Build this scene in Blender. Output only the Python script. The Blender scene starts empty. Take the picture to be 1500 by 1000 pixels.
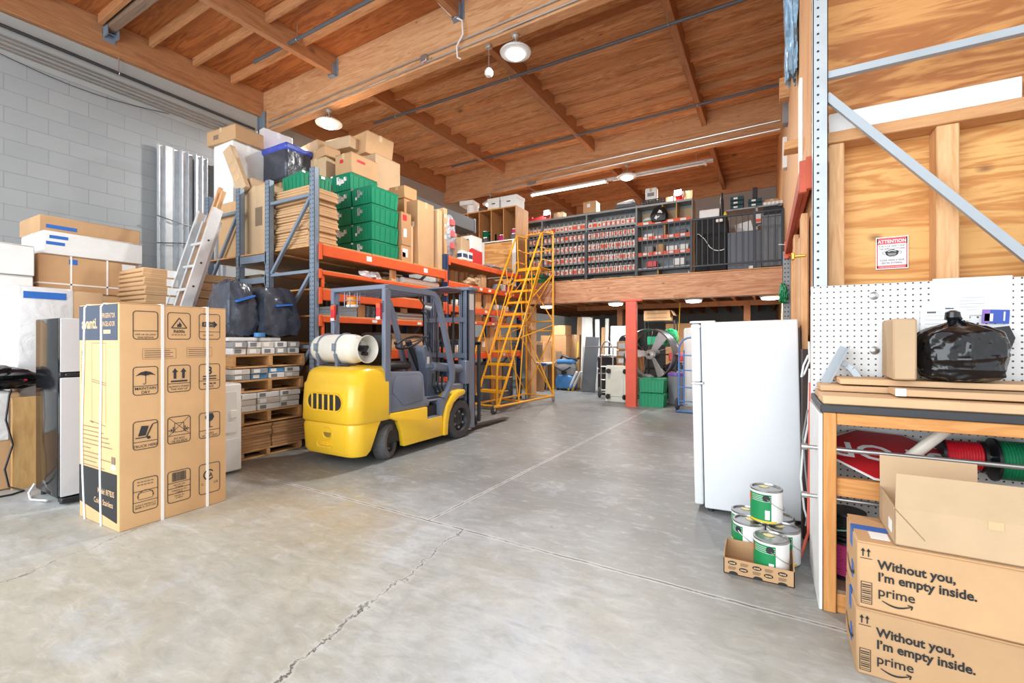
import bpy, bmesh, math, random
from mathutils import Vector, Matrix, Euler
random.seed(7)
SC = bpy.context.scene
COL = SC.collection
R = math.radians
# ------------------------------------------------------------------ camera
YAW = R(29.36); FPX = 663.0; EYE = Vector((0, 0, 1.3))
cd = bpy.data.cameras.new('camera'); cam = bpy.data.objects.new('camera', cd); COL.objects.link(cam)
cam.location = EYE; cam.rotation_euler = (R(90), 0, YAW)
cd.sensor_fit = 'HORIZONTAL'; cd.sensor_width = 36.0; cd.lens = 36.0 * FPX / 1500.0; cd.shift_y = -2 / 1500.0
cd.clip_start = 0.05; cd.clip_end = 200
SC.camera = cam
# ------------------------------------------------------------------ world, daylight through the open front, exposure
w = bpy.data.worlds.new('sky'); SC.world = w; w.use_nodes = True
w.node_tree.nodes['Background'].inputs[0].default_value = (0.93, 0.97, 1.0, 1); w.node_tree.nodes['Background'].inputs[1].default_value = 1.25
SC.view_settings.view_transform = 'Standard'; SC.view_settings.look = 'None'; SC.view_settings.gamma = 1.0
SC.view_settings.use_curve_mapping = False; SC.view_settings.exposure = 0.32
def area_light(name, loc, rot, sx, sy, power, col=(1, 1, 1), shape='RECTANGLE', parent=None):
    l = bpy.data.lights.new(name, 'AREA'); l.shape = shape; l.size = sx; l.size_y = sy; l.energy = power; l.color = col
    o = bpy.data.objects.new(name, l); COL.objects.link(o); o.location = loc; o.rotation_euler = rot
    if parent: o.parent = parent
    return o
area_light('doorway_daylight', (-3.6, -3.4, 2.7), (R(84), 0, 0), 9.0, 4.6, 520, (0.88, 0.95, 1.0))
# ------------------------------------------------------------------ measuring helpers: a sight line met with a plane of the building
_f = Vector((-math.sin(YAW), math.cos(YAW), 0)); _r = Vector((math.cos(YAW), math.sin(YAW), 0)); _u = Vector((0, 0, 1))
def ray(u, v): return _f + _r * ((u - 750) / FPX) + _u * ((498 - v) / FPX)
def onx(u, v, X): d = ray(u, v); return EYE + d * (X / d.x)
def ony(u, v, Y): d = ray(u, v); return EYE + d * (Y / d.y)
def onz(u, v, Z=0.0): d = ray(u, v); return EYE + d * ((Z - EYE.z) / d.z)
# ------------------------------------------------------------------ materials
def lin(c):
    f = lambda x: x / 12.92 if x <= 0.04045 else ((x + 0.055) / 1.055) ** 2.4
    return tuple(f(v / 255.0) for v in c[:3]) + (1.0,)
MATS = {}
class N:
    """small node graph builder"""
    def __init__(s, name):
        s.m = bpy.data.materials.new(name); s.m.use_nodes = True; s.t = s.m.node_tree
        s.b = s.t.nodes['Principled BSDF']; s.tc = None
    def n(s, typ, **kw):
        x = s.t.nodes.new(typ)
        for k, v in kw.items():
            if k.startswith('i_'): x.inputs[k[2:].replace('_', ' ')].default_value = v
            else: setattr(x, k, v)
        return x
    def l(s, a, b): s.t.links.new(a, b)
    def obj(s):
        if not s.tc: s.tc = s.n('ShaderNodeTexCoord')
        return s.tc.outputs['Object']
    def map(s, scale=(1, 1, 1), loc=(0, 0, 0), rot=(0, 0, 0), src=None):
        m = s.n('ShaderNodeMapping'); m.inputs['Scale'].default_value = scale; m.inputs['Location'].default_value = loc; m.inputs['Rotation'].default_value = rot
        s.l(src or s.obj(), m.inputs['Vector']); return m.outputs[0]
    def noise(s, vec, scale, detail=4, rough=0.55, dist=0.0):
        x = s.n('ShaderNodeTexNoise'); x.inputs['Scale'].default_value = scale; x.inputs['Detail'].default_value = detail
        x.inputs['Roughness'].default_value = rough; x.inputs['Distortion'].default_value = dist
        s.l(vec, x.inputs['Vector']); return x.outputs['Fac']
    def ramp(s, fac, stops, interp='LINEAR'):
        x = s.n('ShaderNodeValToRGB'); x.color_ramp.interpolation = interp; e = x.color_ramp.elements
        while len(e) < len(stops): e.new(0.5)
        for i, (p, c) in enumerate(stops): e[i].position = p; e[i].color = c if len(c) == 4 else tuple(c) + (1,)
        s.l(fac, x.inputs[0]); return x.outputs[0]
    def mix(s, fac, a, b, mode='MIX'):
        x = s.n('ShaderNodeMix', data_type='RGBA', blend_type=mode)
        for sock, v in ((x.inputs[0], fac), (x.inputs[6], a), (x.inputs[7], b)):
            if hasattr(v, 'links'): s.l(v, sock)
            else: sock.default_value = v
        return x.outputs[2]
    def math(s, op, a, b=None, c=None):
        x = s.n('ShaderNodeMath', operation=op)
        for i, v in enumerate((a, b, c)):
            if v is None: continue
            if hasattr(v, 'links'): s.l(v, x.inputs[i])
            else: x.inputs[i].default_value = v
        return x.outputs[0]
    def sep(s, vec=None):
        x = s.n('ShaderNodeSeparateXYZ'); s.l(vec or s.obj(), x.inputs[0]); return x.outputs
    def comb(s, x=0, y=0, z=0):
        c = s.n('ShaderNodeCombineXYZ')
        for i, v in enumerate((x, y, z)):
            if hasattr(v, 'links'): s.l(v, c.inputs[i])
            else: c.inputs[i].default_value = v
        return c.outputs[0]
    def bump(s, h, strength=0.3, dist=0.01):
        x = s.n('ShaderNodeBump'); x.inputs['Strength'].default_value = strength; x.inputs['Distance'].default_value = dist
        s.l(h, x.inputs['Height']); s.l(x.outputs[0], s.b.inputs['Normal'])
    def col(s, c):
        if hasattr(c, 'links'): s.l(c, s.b.inputs['Base Color'])
        else: s.b.inputs['Base Color'].default_value = c
    def done(s, rough=0.5, metal=0.0, key=None):
        if hasattr(rough, 'links'): s.l(rough, s.b.inputs['Roughness'])
        else: s.b.inputs['Roughness'].default_value = rough
        s.b.inputs['Metallic'].default_value = metal
        MATS[key or s.m.name] = s.m; return s.m
def paint(name, c, rough=0.45, metal=0.0, var=0.06, scale=6.0, emit=0.0, coat=0.0):
    """painted / plastic / metal surface with a little mottling"""
    g = N(name); k = lin(c)
    f = g.noise(g.map(), scale, 5, 0.6)
    lo = tuple(max(0, x * (1 - var * 1.6)) for x in k[:3]) + (1,); hi = tuple(min(1, x * (1 + var)) for x in k[:3]) + (1,)
    g.col(g.ramp(f, [(0.25, lo), (0.75, hi)]))
    if coat: g.b.inputs['Coat Weight'].default_value = coat
    if emit:
        g.b.inputs['Emission Color'].default_value = k; g.b.inputs['Emission Strength'].default_value = emit
    return g.done(rough, metal)
def wood(name, c1, c2, c3=None, axis=2, scale=1.0, knots=True, rough=0.65, vary=0.25, rings=5.0, band_w=0.07, kn=1.0):
    """grain runs along AXIS of the object; c1 light, c2 grain, c3 knot"""
    g = N(name); sc = [9.0 * scale] * 3; sc[axis] = 0.9 * scale
    oi = g.n('ShaderNodeObjectInfo')
    off = g.math('MULTIPLY', oi.outputs['Random'], 37.0)
    v = g.n('ShaderNodeVectorMath', operation='ADD'); g.l(g.obj(), v.inputs[0]); g.l(g.comb(off, off, off), v.inputs[1])
    base = v.outputs[0]
    vec = g.map(tuple(sc), src=base)
    a = g.noise(vec, 1.1, 5, 0.55, 1.0)
    band = g.math('SINE', g.math('MULTIPLY', a, rings * 6.0))
    fine = g.noise(g.map(tuple(x * 5 for x in sc), src=base), 1.5, 3, 0.6)
    f = g.math('ADD', g.math('MULTIPLY', band, band_w), g.math('ADD', g.math('MULTIPLY', a, 0.5), g.math('MULTIPLY', fine, 0.38)))
    c = g.ramp(f, [(0.24, lin(c2)), (0.62, lin(c1))])
    if knots:
        ks = [2.6 * scale * kn] * 3; ks[axis] = 1.5 * scale * kn
        vo = g.n('ShaderNodeTexVoronoi'); vo.inputs['Scale'].default_value = 1.0; g.l(g.map(tuple(ks), src=base), vo.inputs['Vector'])
        d = g.math('ADD', vo.outputs['Distance'], g.math('MULTIPLY', g.math('SUBTRACT', fine, 0.5), 0.05))
        kf = g.ramp(d, [(0.03, (1, 1, 1, 1)), (0.12, (0, 0, 0, 1))])
        keep = g.math('GREATER_THAN', g.sep(vo.outputs['Color'])[0], 0.45)
        c = g.mix(g.math('MULTIPLY', g.math('MULTIPLY', kf, keep), 0.75), c, lin(c3 or tuple(x * 0.55 for x in c2)))
    val = g.n('ShaderNodeHueSaturation'); g.l(c, val.inputs['Color'])
    g.l(g.math('ADD', g.math('MULTIPLY', oi.outputs['Random'], vary), 1.0 - vary / 2), val.inputs['Value'])
    g.col(val.outputs[0]); g.bump(f, 0.15, 0.004)
    return g.done(rough)
def board(name, c, vary=0.16, rough=0.8):
    """corrugated cardboard: fine flute lines, faint scuffs, a tint of its own per box"""
    g = N(name); k = lin(c); oi = g.n('ShaderNodeObjectInfo')
    f = g.noise(g.map(), 3.0, 6, 0.65); x = g.sep()
    fl = g.math('SINE', g.math('MULTIPLY', g.math('ADD', x[0], x[1]), 420.0))
    c0 = g.ramp(f, [(0.3, tuple(v * 0.90 for v in k[:3]) + (1,)), (0.7, tuple(min(1, v * 1.05) for v in k[:3]) + (1,))])
    hs = g.n('ShaderNodeHueSaturation'); g.l(c0, hs.inputs['Color'])
    g.l(g.math('ADD', g.math('MULTIPLY', oi.outputs['Random'], vary), 1.0 - vary / 2), hs.inputs['Value'])
    hs.inputs['Saturation'].default_value = 1.0
    g.col(hs.outputs[0]); g.bump(g.math('ADD', g.math('MULTIPLY', fl, 0.04), f), 0.12, 0.004)
    return g.done(rough)
def film(name, c, rough=0.18, bump=0.9, scale=7.0, alpha=1.0, var=0.2):
    """crinkled plastic film"""
    g = N(name); k = lin(c)
    v = g.map()
    a = g.noise(v, scale, 3, 0.5, 1.5); vo = g.n('ShaderNodeTexVoronoi', feature='DISTANCE_TO_EDGE'); vo.inputs['Scale'].default_value = scale * 1.3; g.l(v, vo.inputs['Vector'])
    g.col(g.ramp(a, [(0.3, tuple(x * (1 - var) for x in k[:3]) + (1,)), (0.7, tuple(min(1, x * (1 + var * 0.7)) for x in k[:3]) + (1,))]))
    g.bump(g.math('ADD', a, g.math('MULTIPLY', vo.outputs['Distance'], 0.8)), bump, 0.03)
    if alpha < 1: g.b.inputs['Alpha'].default_value = alpha
    return g.done(rough)
def perf(name, c, cols, pitch, r, plane='xz', rough=0.45, metal=0.3, dark=(40, 44, 50)):
    """steel with punched holes: COLS are hole columns across, PITCH up the post"""
    g = N(name); s = g.sep(); acr = s[0] if plane[0] == 'x' else s[1]
    fz = g.math('SUBTRACT', g.math('FRACT', g.math('DIVIDE', s[2], pitch)), 0.5)
    zz = g.math('MULTIPLY', fz, pitch); hole = None
    for cc in cols:
        dx = g.math('SUBTRACT', acr, cc)
        d = g.math('SQRT', g.math('ADD', g.math('MULTIPLY', dx, dx), g.math('MULTIPLY', zz, zz)))
        h = g.math('LESS_THAN', d, r); hole = h if hole is None else g.math('MAXIMUM', hole, h)
    k = lin(c); f = g.noise(g.map(), 5, 5, 0.6)
    base = g.ramp(f, [(0.3, tuple(v * 0.85 for v in k[:3]) + (1,)), (0.7, tuple(min(1, v * 1.08) for v in k[:3]) + (1,))])
    geo = g.n('ShaderNodeNewGeometry'); nn = g.sep(geo.outputs['Normal'])
    return_face = g.math('GREATER_THAN', g.math('ABSOLUTE', nn[1] if plane[0] == 'x' else nn[0]), 0.7)
    g.col(g.mix(g.math('MULTIPLY', hole, return_face), base, lin(dark)))
    return g.done(rough, metal)
# ------------------------------------------------------------------ mesh helpers
class B:
    def __init__(s): s.bm = bmesh.new(); s.mi = 0
    def _mark(s, n0):
        s.bm.faces.ensure_lookup_table()
        for f in s.bm.faces[n0:]: f.material_index = s.mi
    def box(s, x0, x1, y0, y1, z0, z1, bev=0.0, M=None, seg=1):
        n0 = len(s.bm.faces)
        if bev:
            t = bmesh.new(); vs = [t.verts.new((x, y, z)) for x in (x0, x1) for y in (y0, y1) for z in (z0, z1)]
            for q in ((0, 1, 3, 2), (4, 6, 7, 5), (0, 4, 5, 1), (2, 3, 7, 6), (0, 2, 6, 4), (1, 5, 7, 3)): t.faces.new([vs[i] for i in q])
            bmesh.ops.bevel(t, geom=t.edges[:], offset=bev, segments=seg, affect='EDGES', profile=0.5)
            mp = {v: s.bm.verts.new(M @ v.co if M else v.co) for v in t.verts}
            for f in t.faces: s.bm.faces.new([mp[v] for v in f.verts])
            t.free()
        else:
            vs = [s.bm.verts.new((M @ Vector((x, y, z))) if M else (x, y, z)) for x in (x0, x1) for y in (y0, y1) for z in (z0, z1)]
            for q in ((0, 1, 3, 2), (4, 6, 7, 5), (0, 4, 5, 1), (2, 3, 7, 6), (0, 2, 6, 4), (1, 5, 7, 3)): s.bm.faces.new([vs[i] for i in q])
        s._mark(n0); return s
    def loft(s, rings, cap=True, closed=True):
        n0 = len(s.bm.faces); rr = [[s.bm.verts.new(p) for p in r] for r in rings]; n = len(rr[0])
        for a, b in zip(rr, rr[1:]):
            for i in range(n if closed else n - 1):
                j = (i + 1) % n; s.bm.faces.new((a[i], a[j], b[j], b[i]))
        if cap and closed: s.bm.faces.new(rr[0][::-1]); s.bm.faces.new(rr[-1])
        s._mark(n0); return s
    def cyl(s, p0, p1, r, r2=None, n=14):
        p0 = Vector(p0); p1 = Vector(p1); d = (p1 - p0).normalized(); q = d.to_track_quat('Z', 'Y').to_matrix()
        ring = lambda p, rad: [p + q @ Vector((math.cos(2 * math.pi * i / n) * rad, math.sin(2 * math.pi * i / n) * rad, 0)) for i in range(n)]
        return s.loft([ring(p0, r), ring(p1, r if r2 is None else r2)])
    def tube(s, pts, r, n=8, closed=False):
        pts = [Vector(p) for p in pts]; rings = []; m = len(pts); up = None
        for i, p in enumerate(pts):
            a = pts[(i - 1) % m] if (i or closed) else p; b = pts[(i + 1) % m] if (i < m - 1 or closed) else p
            d = (b - a).normalized()
            if up is None: up = d.orthogonal().normalized()
            up = (up - d * up.dot(d)).normalized(); sd = d.cross(up)
            rings.append([p + (up * math.cos(2 * math.pi * k / n) + sd * math.sin(2 * math.pi * k / n)) * r for k in range(n)])
        if closed: rings.append(rings[0]); return s.loft(rings, cap=False)
        return s.loft(rings)
    def lathe(s, prof, n=28, M=None, cap=True):
        M = M or Matrix.Identity(4)
        return s.loft([[M @ Vector((math.cos(2 * math.pi * i / n) * r, math.sin(2 * math.pi * i / n) * r, z)) for i in range(n)] for r, z in prof], cap=cap)
    def prism(s, pts, d0, d1, plane='yz', bev=0.0, M=None):
        """polygon PTS in PLANE, pushed along the third axis from d0 to d1"""
        f = {'yz': lambda a, b, d: Vector((d, a, b)), 'xz': lambda a, b, d: Vector((a, d, b)), 'xy': lambda a, b, d: Vector((a, b, d))}[plane]
        t = bmesh.new(); A = [t.verts.new(f(a, b, d0)) for a, b in pts]; Bv = [t.verts.new(f(a, b, d1)) for a, b in pts]; n = len(pts)
        t.faces.new(A); t.faces.new(Bv[::-1])
        for i in range(n): t.faces.new((A[(i + 1) % n], A[i], Bv[i], Bv[(i + 1) % n]))
        bmesh.ops.recalc_face_normals(t, faces=t.faces[:])
        if bev: bmesh.ops.bevel(t, geom=t.edges[:], offset=bev, segments=2, affect='EDGES', profile=0.5)
        n0 = len(s.bm.faces); mp = {v: s.bm.verts.new(M @ v.co if M else v.co) for v in t.verts}
        for q in t.faces: s.bm.faces.new([mp[v] for v in q.verts])
        t.free(); s._mark(n0); return s
    def bar(s, p0, p1, wx, wy, up=(0, 0, 1), bev=0.0):
        """rectangular bar from p0 to p1; WX across, WY along UP"""
        p0 = Vector(p0); p1 = Vector(p1); d = p1 - p0; L = d.length; d.normalize(); upv = Vector(up)
        if abs(d.dot(upv)) > 0.99: upv = Vector((0, 1, 0))
        sx = d.cross(upv).normalized(); uy = sx.cross(d).normalized()
        M = Matrix.Translation(p0) @ Matrix((sx, d, uy)).transposed().to_4x4()
        return s.box(-wx / 2, wx / 2, 0, L, -wy / 2, wy / 2, bev, M)
    def ico(s, c, rx, ry=None, rz=None, sub=2, jit=0.0):
        n0 = len(s.bm.faces); g = bmesh.ops.create_icosphere(s.bm, subdivisions=sub, radius=1.0)
        for v in g['verts']:
            j = 1 + random.uniform(-jit, jit); v.co = Vector((v.co.x * rx * j, v.co.y * (ry or rx) * j, v.co.z * (rz or rx) * j)) + Vector(c)
        s._mark(n0); return s
    def o(s, name, mats, parent=None, loc=(0, 0, 0), rot=(0, 0, 0), ang=40, flat=False):
        bmesh.ops.recalc_face_normals(s.bm, faces=s.bm.faces[:])
        me = bpy.data.meshes.new(name); s.bm.to_mesh(me); s.bm.free()
        for m in (mats if isinstance(mats, (list, tuple)) else [mats]): me.materials.append(m)
        if not flat: me.shade_smooth(); me.set_sharp_from_angle(angle=R(ang))
        o = bpy.data.objects.new(name, me); COL.objects.link(o); o.location = loc; o.rotation_euler = rot
        if parent: o.parent = parent
        return o
def tag(o, label, cat, group=None, kind=None):
    if label: o['label'] = label
    if cat: o['category'] = cat
    if group: o['group'] = group
    if kind: o['kind'] = kind
    return o
def struct(o): o['kind'] = 'structure'; return o
def thing(name, label, cat, loc=(0, 0, 0), rot=(0, 0, 0), group=None):
    o = bpy.data.objects.new(name, None); COL.objects.link(o); o.empty_display_size = 0.1
    o.location = loc; o.rotation_euler = rot if isinstance(rot, (tuple, list)) else (0, 0, rot)
    return tag(o, label, cat, group)
def dup(root, loc=None, rot=None, label=None, group=None):
    r = root.copy(); COL.objects.link(r)
    if loc is not None: r.location = loc
    if rot is not None: r.rotation_euler = rot if isinstance(rot, (tuple, list)) else (0, 0, rot)
    if label: r['label'] = label
    if group: r['group'] = group
    for ch in list(root.children):
        c = ch.copy(); COL.objects.link(c); c.parent = r
        for gch in list(ch.children):
            d = gch.copy(); COL.objects.link(d); d.parent = c
    return r
def text(name, s, size, mat, M, parent=None, bold=0.0, sx=1.0, align='LEFT', shear=0.0, space=1.0, line=1.0):
    """printed lettering as a mesh lying in the XY plane of M"""
    c = bpy.data.curves.new('t', 'FONT'); c.body = s; c.size = size; c.align_x = align; c.offset = bold * size; c.shear = shear; c.space_character = space; c.space_line = line
    c.fill_mode = 'BOTH'; c.resolution_u = 3
    t = bpy.data.objects.new('t', c); COL.objects.link(t); bpy.context.view_layer.update()
    dg = bpy.context.evaluated_depsgraph_get(); me = bpy.data.meshes.new_from_object(t.evaluated_get(dg))
    bpy.data.objects.remove(t); bpy.data.curves.remove(c)
    me.transform(M @ Matrix.Diagonal((sx, 1, 1, 1))); me.materials.clear(); me.materials.append(mat); me.name = name
    o = bpy.data.objects.new(name, me); COL.objects.link(o)
    if parent: o.parent = parent
    return o
def face_M(side, x, y, z, off=0.003):
    """text frame on a vertical face: '-y' reads from -Y side, '+x' from +X side, '-x' from -X side"""
    if side == '-y': return Matrix.Translation((x, y - off, z)) @ Matrix(((1, 0, 0, 0), (0, 0, -1, 0), (0, 1, 0, 0), (0, 0, 0, 1)))
    if side == '+x': return Matrix.Translation((x + off, y, z)) @ Matrix(((0, 0, 1, 0), (1, 0, 0, 0), (0, 1, 0, 0), (0, 0, 0, 1)))
    if side == '-x': return Matrix.Translation((x - off, y, z)) @ Matrix(((0, 0, -1, 0), (-1, 0, 0, 0), (0, 1, 0, 0), (0, 0, 0, 1)))
def ordn(i): return ['first', 'second', 'third', 'fourth', 'fifth', 'sixth', 'seventh', 'eighth', 'ninth', 'tenth', 'eleventh', 'twelfth', 'thirteenth', 'fourteenth'][i]
# ------------------------------------------------------------------ palette
KRAFT = board('kraft', (196, 157, 115)); KRAFT_L = board('kraft_light', (208, 172, 132)); KRAFT_D = board('kraft_dark', (182, 138, 96))
KRAFT_BOX = board('kraft_print', (216, 173, 124), vary=0.0); KRAFT_PALE = board('kraft_pale', (192, 164, 130))
WHITEB = board('white_board', (228, 228, 226), vary=0.06)
TAPE = paint('packing_tape', (206, 178, 138), 0.25); TAPE_W = paint('white_tape', (240, 238, 232), 0.4); BLUETAPE = paint('blue_tape', (40, 105, 190), 0.5)
PAPER = paint('paper', (240, 240, 238), 0.7, var=0.02); STRAP = paint('strap', (238, 238, 236), 0.4, var=0.02)
INK = paint('ink', (52, 54, 58), 0.7, var=0.02); INKBLUE = paint('ink_blue', (66, 74, 92), 0.6, var=0.03); INKGREY = paint('ink_grey', (128, 108, 88), 0.8, var=0.02)
INKRED = paint('ink_red', (205, 60, 60), 0.6); INKDARK = paint('ink_dark', (35, 35, 37), 0.6, var=0.02)
STUD = wood('stud_wood', (226, 182, 134), (196, 140, 88), axis=2, knots=True, vary=0.1)
BENCHW = wood('bench_wood', (218, 158, 92), (186, 118, 58), axis=2, vary=0.08); BENCHX = wood('bench_wood_x', (218, 158, 92), (186, 118, 58), axis=0, vary=0.08)
STUDX = wood('stud_wood_x', (214, 166, 116), (180, 122, 74), axis=0, vary=0.12)
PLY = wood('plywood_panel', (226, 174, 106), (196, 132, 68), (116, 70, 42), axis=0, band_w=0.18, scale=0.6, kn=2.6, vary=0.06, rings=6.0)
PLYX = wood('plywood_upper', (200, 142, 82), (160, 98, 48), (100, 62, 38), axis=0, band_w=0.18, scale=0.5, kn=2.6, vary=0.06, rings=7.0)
DECK1 = wood('ceiling_plywood_near', (176, 106, 52), (138, 74, 32), (88, 44, 22), axis=0, band_w=0.15, scale=0.6, kn=2.2, vary=0.1); DECK = wood('ceiling_plywood', (212, 164, 118), (166, 112, 70), (104, 62, 40), axis=0, band_w=0.16, scale=0.7, kn=2.2, vary=0.16, rings=7.0)
PURLIN = wood('purlin_wood', (182, 130, 88), (148, 96, 60), axis=1, scale=0.8, vary=0.18)
SUBP = wood('subpurlin_wood', (204, 148, 100), (162, 104, 62), axis=0, scale=0.8, vary=0.3)
GLULAM = wood('glulam', (212, 164, 120), (180, 124, 80), (110, 66, 40), band_w=0.1, kn=2.5, axis=0, scale=0.9, vary=0.06)
PALLETW = wood('pallet_wood', (218, 174, 122), (184, 134, 84), axis=1, vary=0.2); PALLETX = wood('pallet_wood_x', (214, 168, 114), (178, 126, 76), axis=0, vary=0.2)
SHELFW = wood('shelf_wood', (206, 160, 108), (172, 122, 74), axis=1, scale=0.8, vary=0.15)
MEZW = wood('mezzanine_wood', (204, 156, 120), (172, 118, 84), (110, 64, 42), axis=0, scale=0.8, kn=2.5, band_w=0.14, vary=0.04, rings=7)
CUBBY = wood('cubby_wood', (176, 124, 78), (142, 94, 56), axis=2, scale=0.6, vary=0.06)
CRATEW = wood('tan_wood', (214, 172, 112), (188, 142, 86), axis=2, vary=0.1)
STEEL = paint('rack_steel', (128, 142, 158), 0.45, 0.25, scale=3); STEEL_L = paint('rack_steel_light', (166, 174, 180), 0.42, 0.25, scale=3)
ORANGE = paint('rack_orange', (226, 92, 44), 0.45, var=0.08); ORANGE_R = paint('faded_orange', (196, 84, 54), 0.55, var=0.12)
GALV = paint('galvanised', (206, 211, 216), 0.34, 0.4, var=0.08, scale=9); CONDUIT = paint('conduit', (190, 190, 188), 0.3, 0.8); BLACKPIPE = paint('black_pipe', (56, 58, 62), 0.5, 0.2)
ALU = paint('aluminium', (216, 218, 220), 0.35, 0.35, var=0.08)
YEL = paint('forklift_yellow', (246, 200, 48), 0.32, var=0.05, scale=2, coat=0.3); FGREY = paint('forklift_grey', (116, 126, 144), 0.42, 0.1, var=0.06, scale=3)
FDARK = paint('forklift_dark', (44, 46, 50), 0.5, var=0.1); RUB = paint('rubber', (66, 66, 68), 0.85, var=0.12, scale=18); RUBL = paint('worn_rubber', (92, 92, 94), 0.9, var=0.12, scale=18)
CREAM = paint('tank_cream', (226, 222, 210), 0.35, var=0.05); LADYEL = paint('ladder_yellow', (240, 172, 34), 0.4, var=0.05)
GREEN = paint('tote_green', (18, 132, 96), 0.38, var=0.07, scale=3); GREEN2 = paint('tote_green_bright', (24, 150, 104), 0.38, var=0.07, scale=3)
WHITE = paint('appliance_white', (226, 229, 232), 0.3, var=0.015, scale=2); WHITEP = paint('white_plastic', (230, 231, 230), 0.4, var=0.03); OFFW = paint('dryer_white', (222, 226, 230), 0.35, var=0.03)
BLACKG = paint('black_gloss', (26, 27, 30), 0.12, var=0.3, scale=5); SILVER = paint('silver_door', (206, 208, 213), 0.35, 0.1, var=0.02); BLACK = paint('black_plastic', (30, 31, 34), 0.4, var=0.1)
BAG = film('black_bag', (20, 21, 24), 0.17, 0.14, 4); BAGG = film('grey_wrap', (62, 68, 80), 0.25, 0.4, 4); CLEAR = film('stretch_wrap', (216, 216, 216), 0.25, 0.35, 5, var=0.04); GREYBAG = film('grey_bag', (150, 152, 158), 0.35, 0.6, 9)
RECESSY = paint('recess_shade_yellow', (150, 122, 52), 0.5); REDP = paint('red_plastic', (206, 44, 48), 0.4); REDW = paint('red_wire', (214, 30, 46), 0.45, var=0.12, scale=30); GREENW = paint('green_wire', (24, 132, 86), 0.45, var=0.12, scale=30); PINK = paint('pink_wire', (204, 64, 130), 0.5)
BLUEP = paint('blue_plastic', (70, 130, 190), 0.4, var=0.08); BLUED = paint('blue_dark', (42, 66, 104), 0.45); TRUCKBLUE = paint('truck_blue', (82, 132, 200), 0.4, var=0.06)
TEAL = paint('dark_teal', (40, 72, 76), 0.5); GREYP = paint('grey_plastic', (128, 130, 134), 0.45); GREYD = paint('grey_dark', (84, 88, 94), 0.5, 0.1); BINM = paint('bin_board', (226, 224, 218), 0.7, var=0.06); SHELFG = paint('shelf_grey', (150, 155, 158), 0.5, 0.2)
LABELO = paint('label_orange', (236, 88, 44), 0.55); CHARC = paint('charcoal', (42, 45, 52), 0.5); LOCK = paint('locker_grey', (88, 93, 102), 0.45, 0.1); LOCK2 = paint('container_grey', (112, 117, 122), 0.5, 0.05)
COLRED = paint('column_red', (226, 94, 70), 0.45, var=0.08); PVC = paint('pvc', (214, 206, 192), 0.4); YELP = paint('yellow', (236, 200, 50), 0.4); BEIGE = paint('beige_panel', (214, 198, 168), 0.6)
STOPRED = paint('sign_red', (190, 34, 40), 0.4, var=0.05); LENS = paint('lamp_lens', (255, 252, 246), 0.4, emit=9.0, var=0.0); LENSB = paint('flood_lens', (255, 252, 244), 0.4, emit=14.0, var=0.0); TUBEL = paint('lit_tube', (255, 250, 225), 0.4, emit=4.0, var=0.0)
LAMPW = paint('lamp_body', (196, 198, 198), 0.4); PAINTG = paint('can_green', (28, 140, 82), 0.35, var=0.05); CANM = paint('can_metal', (176, 176, 176), 0.25, 0.85)
# concrete block wall, along Y
def make_cmu(name, swap):
    g = N(name); s = g.sep(); a = s[1] if swap else s[0]
    vec = g.comb(a, s[2], 0.0)
    br = g.n('ShaderNodeTexBrick'); br.offset = 0.5
    for k, v in (('Scale', 1.0), ('Mortar Size', 0.0055), ('Mortar Smooth', 0.25), ('Bias', 0.0), ('Brick Width', 0.436), ('Row Height', 0.2183)): br.inputs[k].default_value = v
    br.inputs['Color1'].default_value = lin((152, 156, 158)); br.inputs['Color2'].default_value = lin((158, 162, 163)); br.inputs['Mortar'].default_value = lin((138, 142, 145))
    mp = g.n('ShaderNodeMapping'); mp.inputs['Location'].default_value = (0.235, -0.0718, 0); g.l(vec, mp.inputs['Vector']); g.l(mp.outputs[0], br.inputs['Vector'])
    plain = g.math('GREATER_THAN', s[2], 5.1)
    n1 = g.noise(g.map(), 1.3, 6, 0.65); n2 = g.noise(g.map(), 60, 2, 0.6)
    c = g.mix(plain, br.outputs['Color'], lin((168, 170, 168)))
    c = g.mix(g.math('MULTIPLY', n1, 0.5), c, lin((136, 140, 142)))
    g.col(c)
    h = g.math('ADD', g.math('MULTIPLY', g.math('MULTIPLY', br.outputs['Fac'], g.math('SUBTRACT', 1.0, plain)), -1.0), g.math('MULTIPLY', n2, 0.35))
    g.bump(h, 0.5, 0.006); return g.done(0.85)
CMU = make_cmu('block_wall', True); CMUX = make_cmu('block_wall_x', False)
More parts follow.
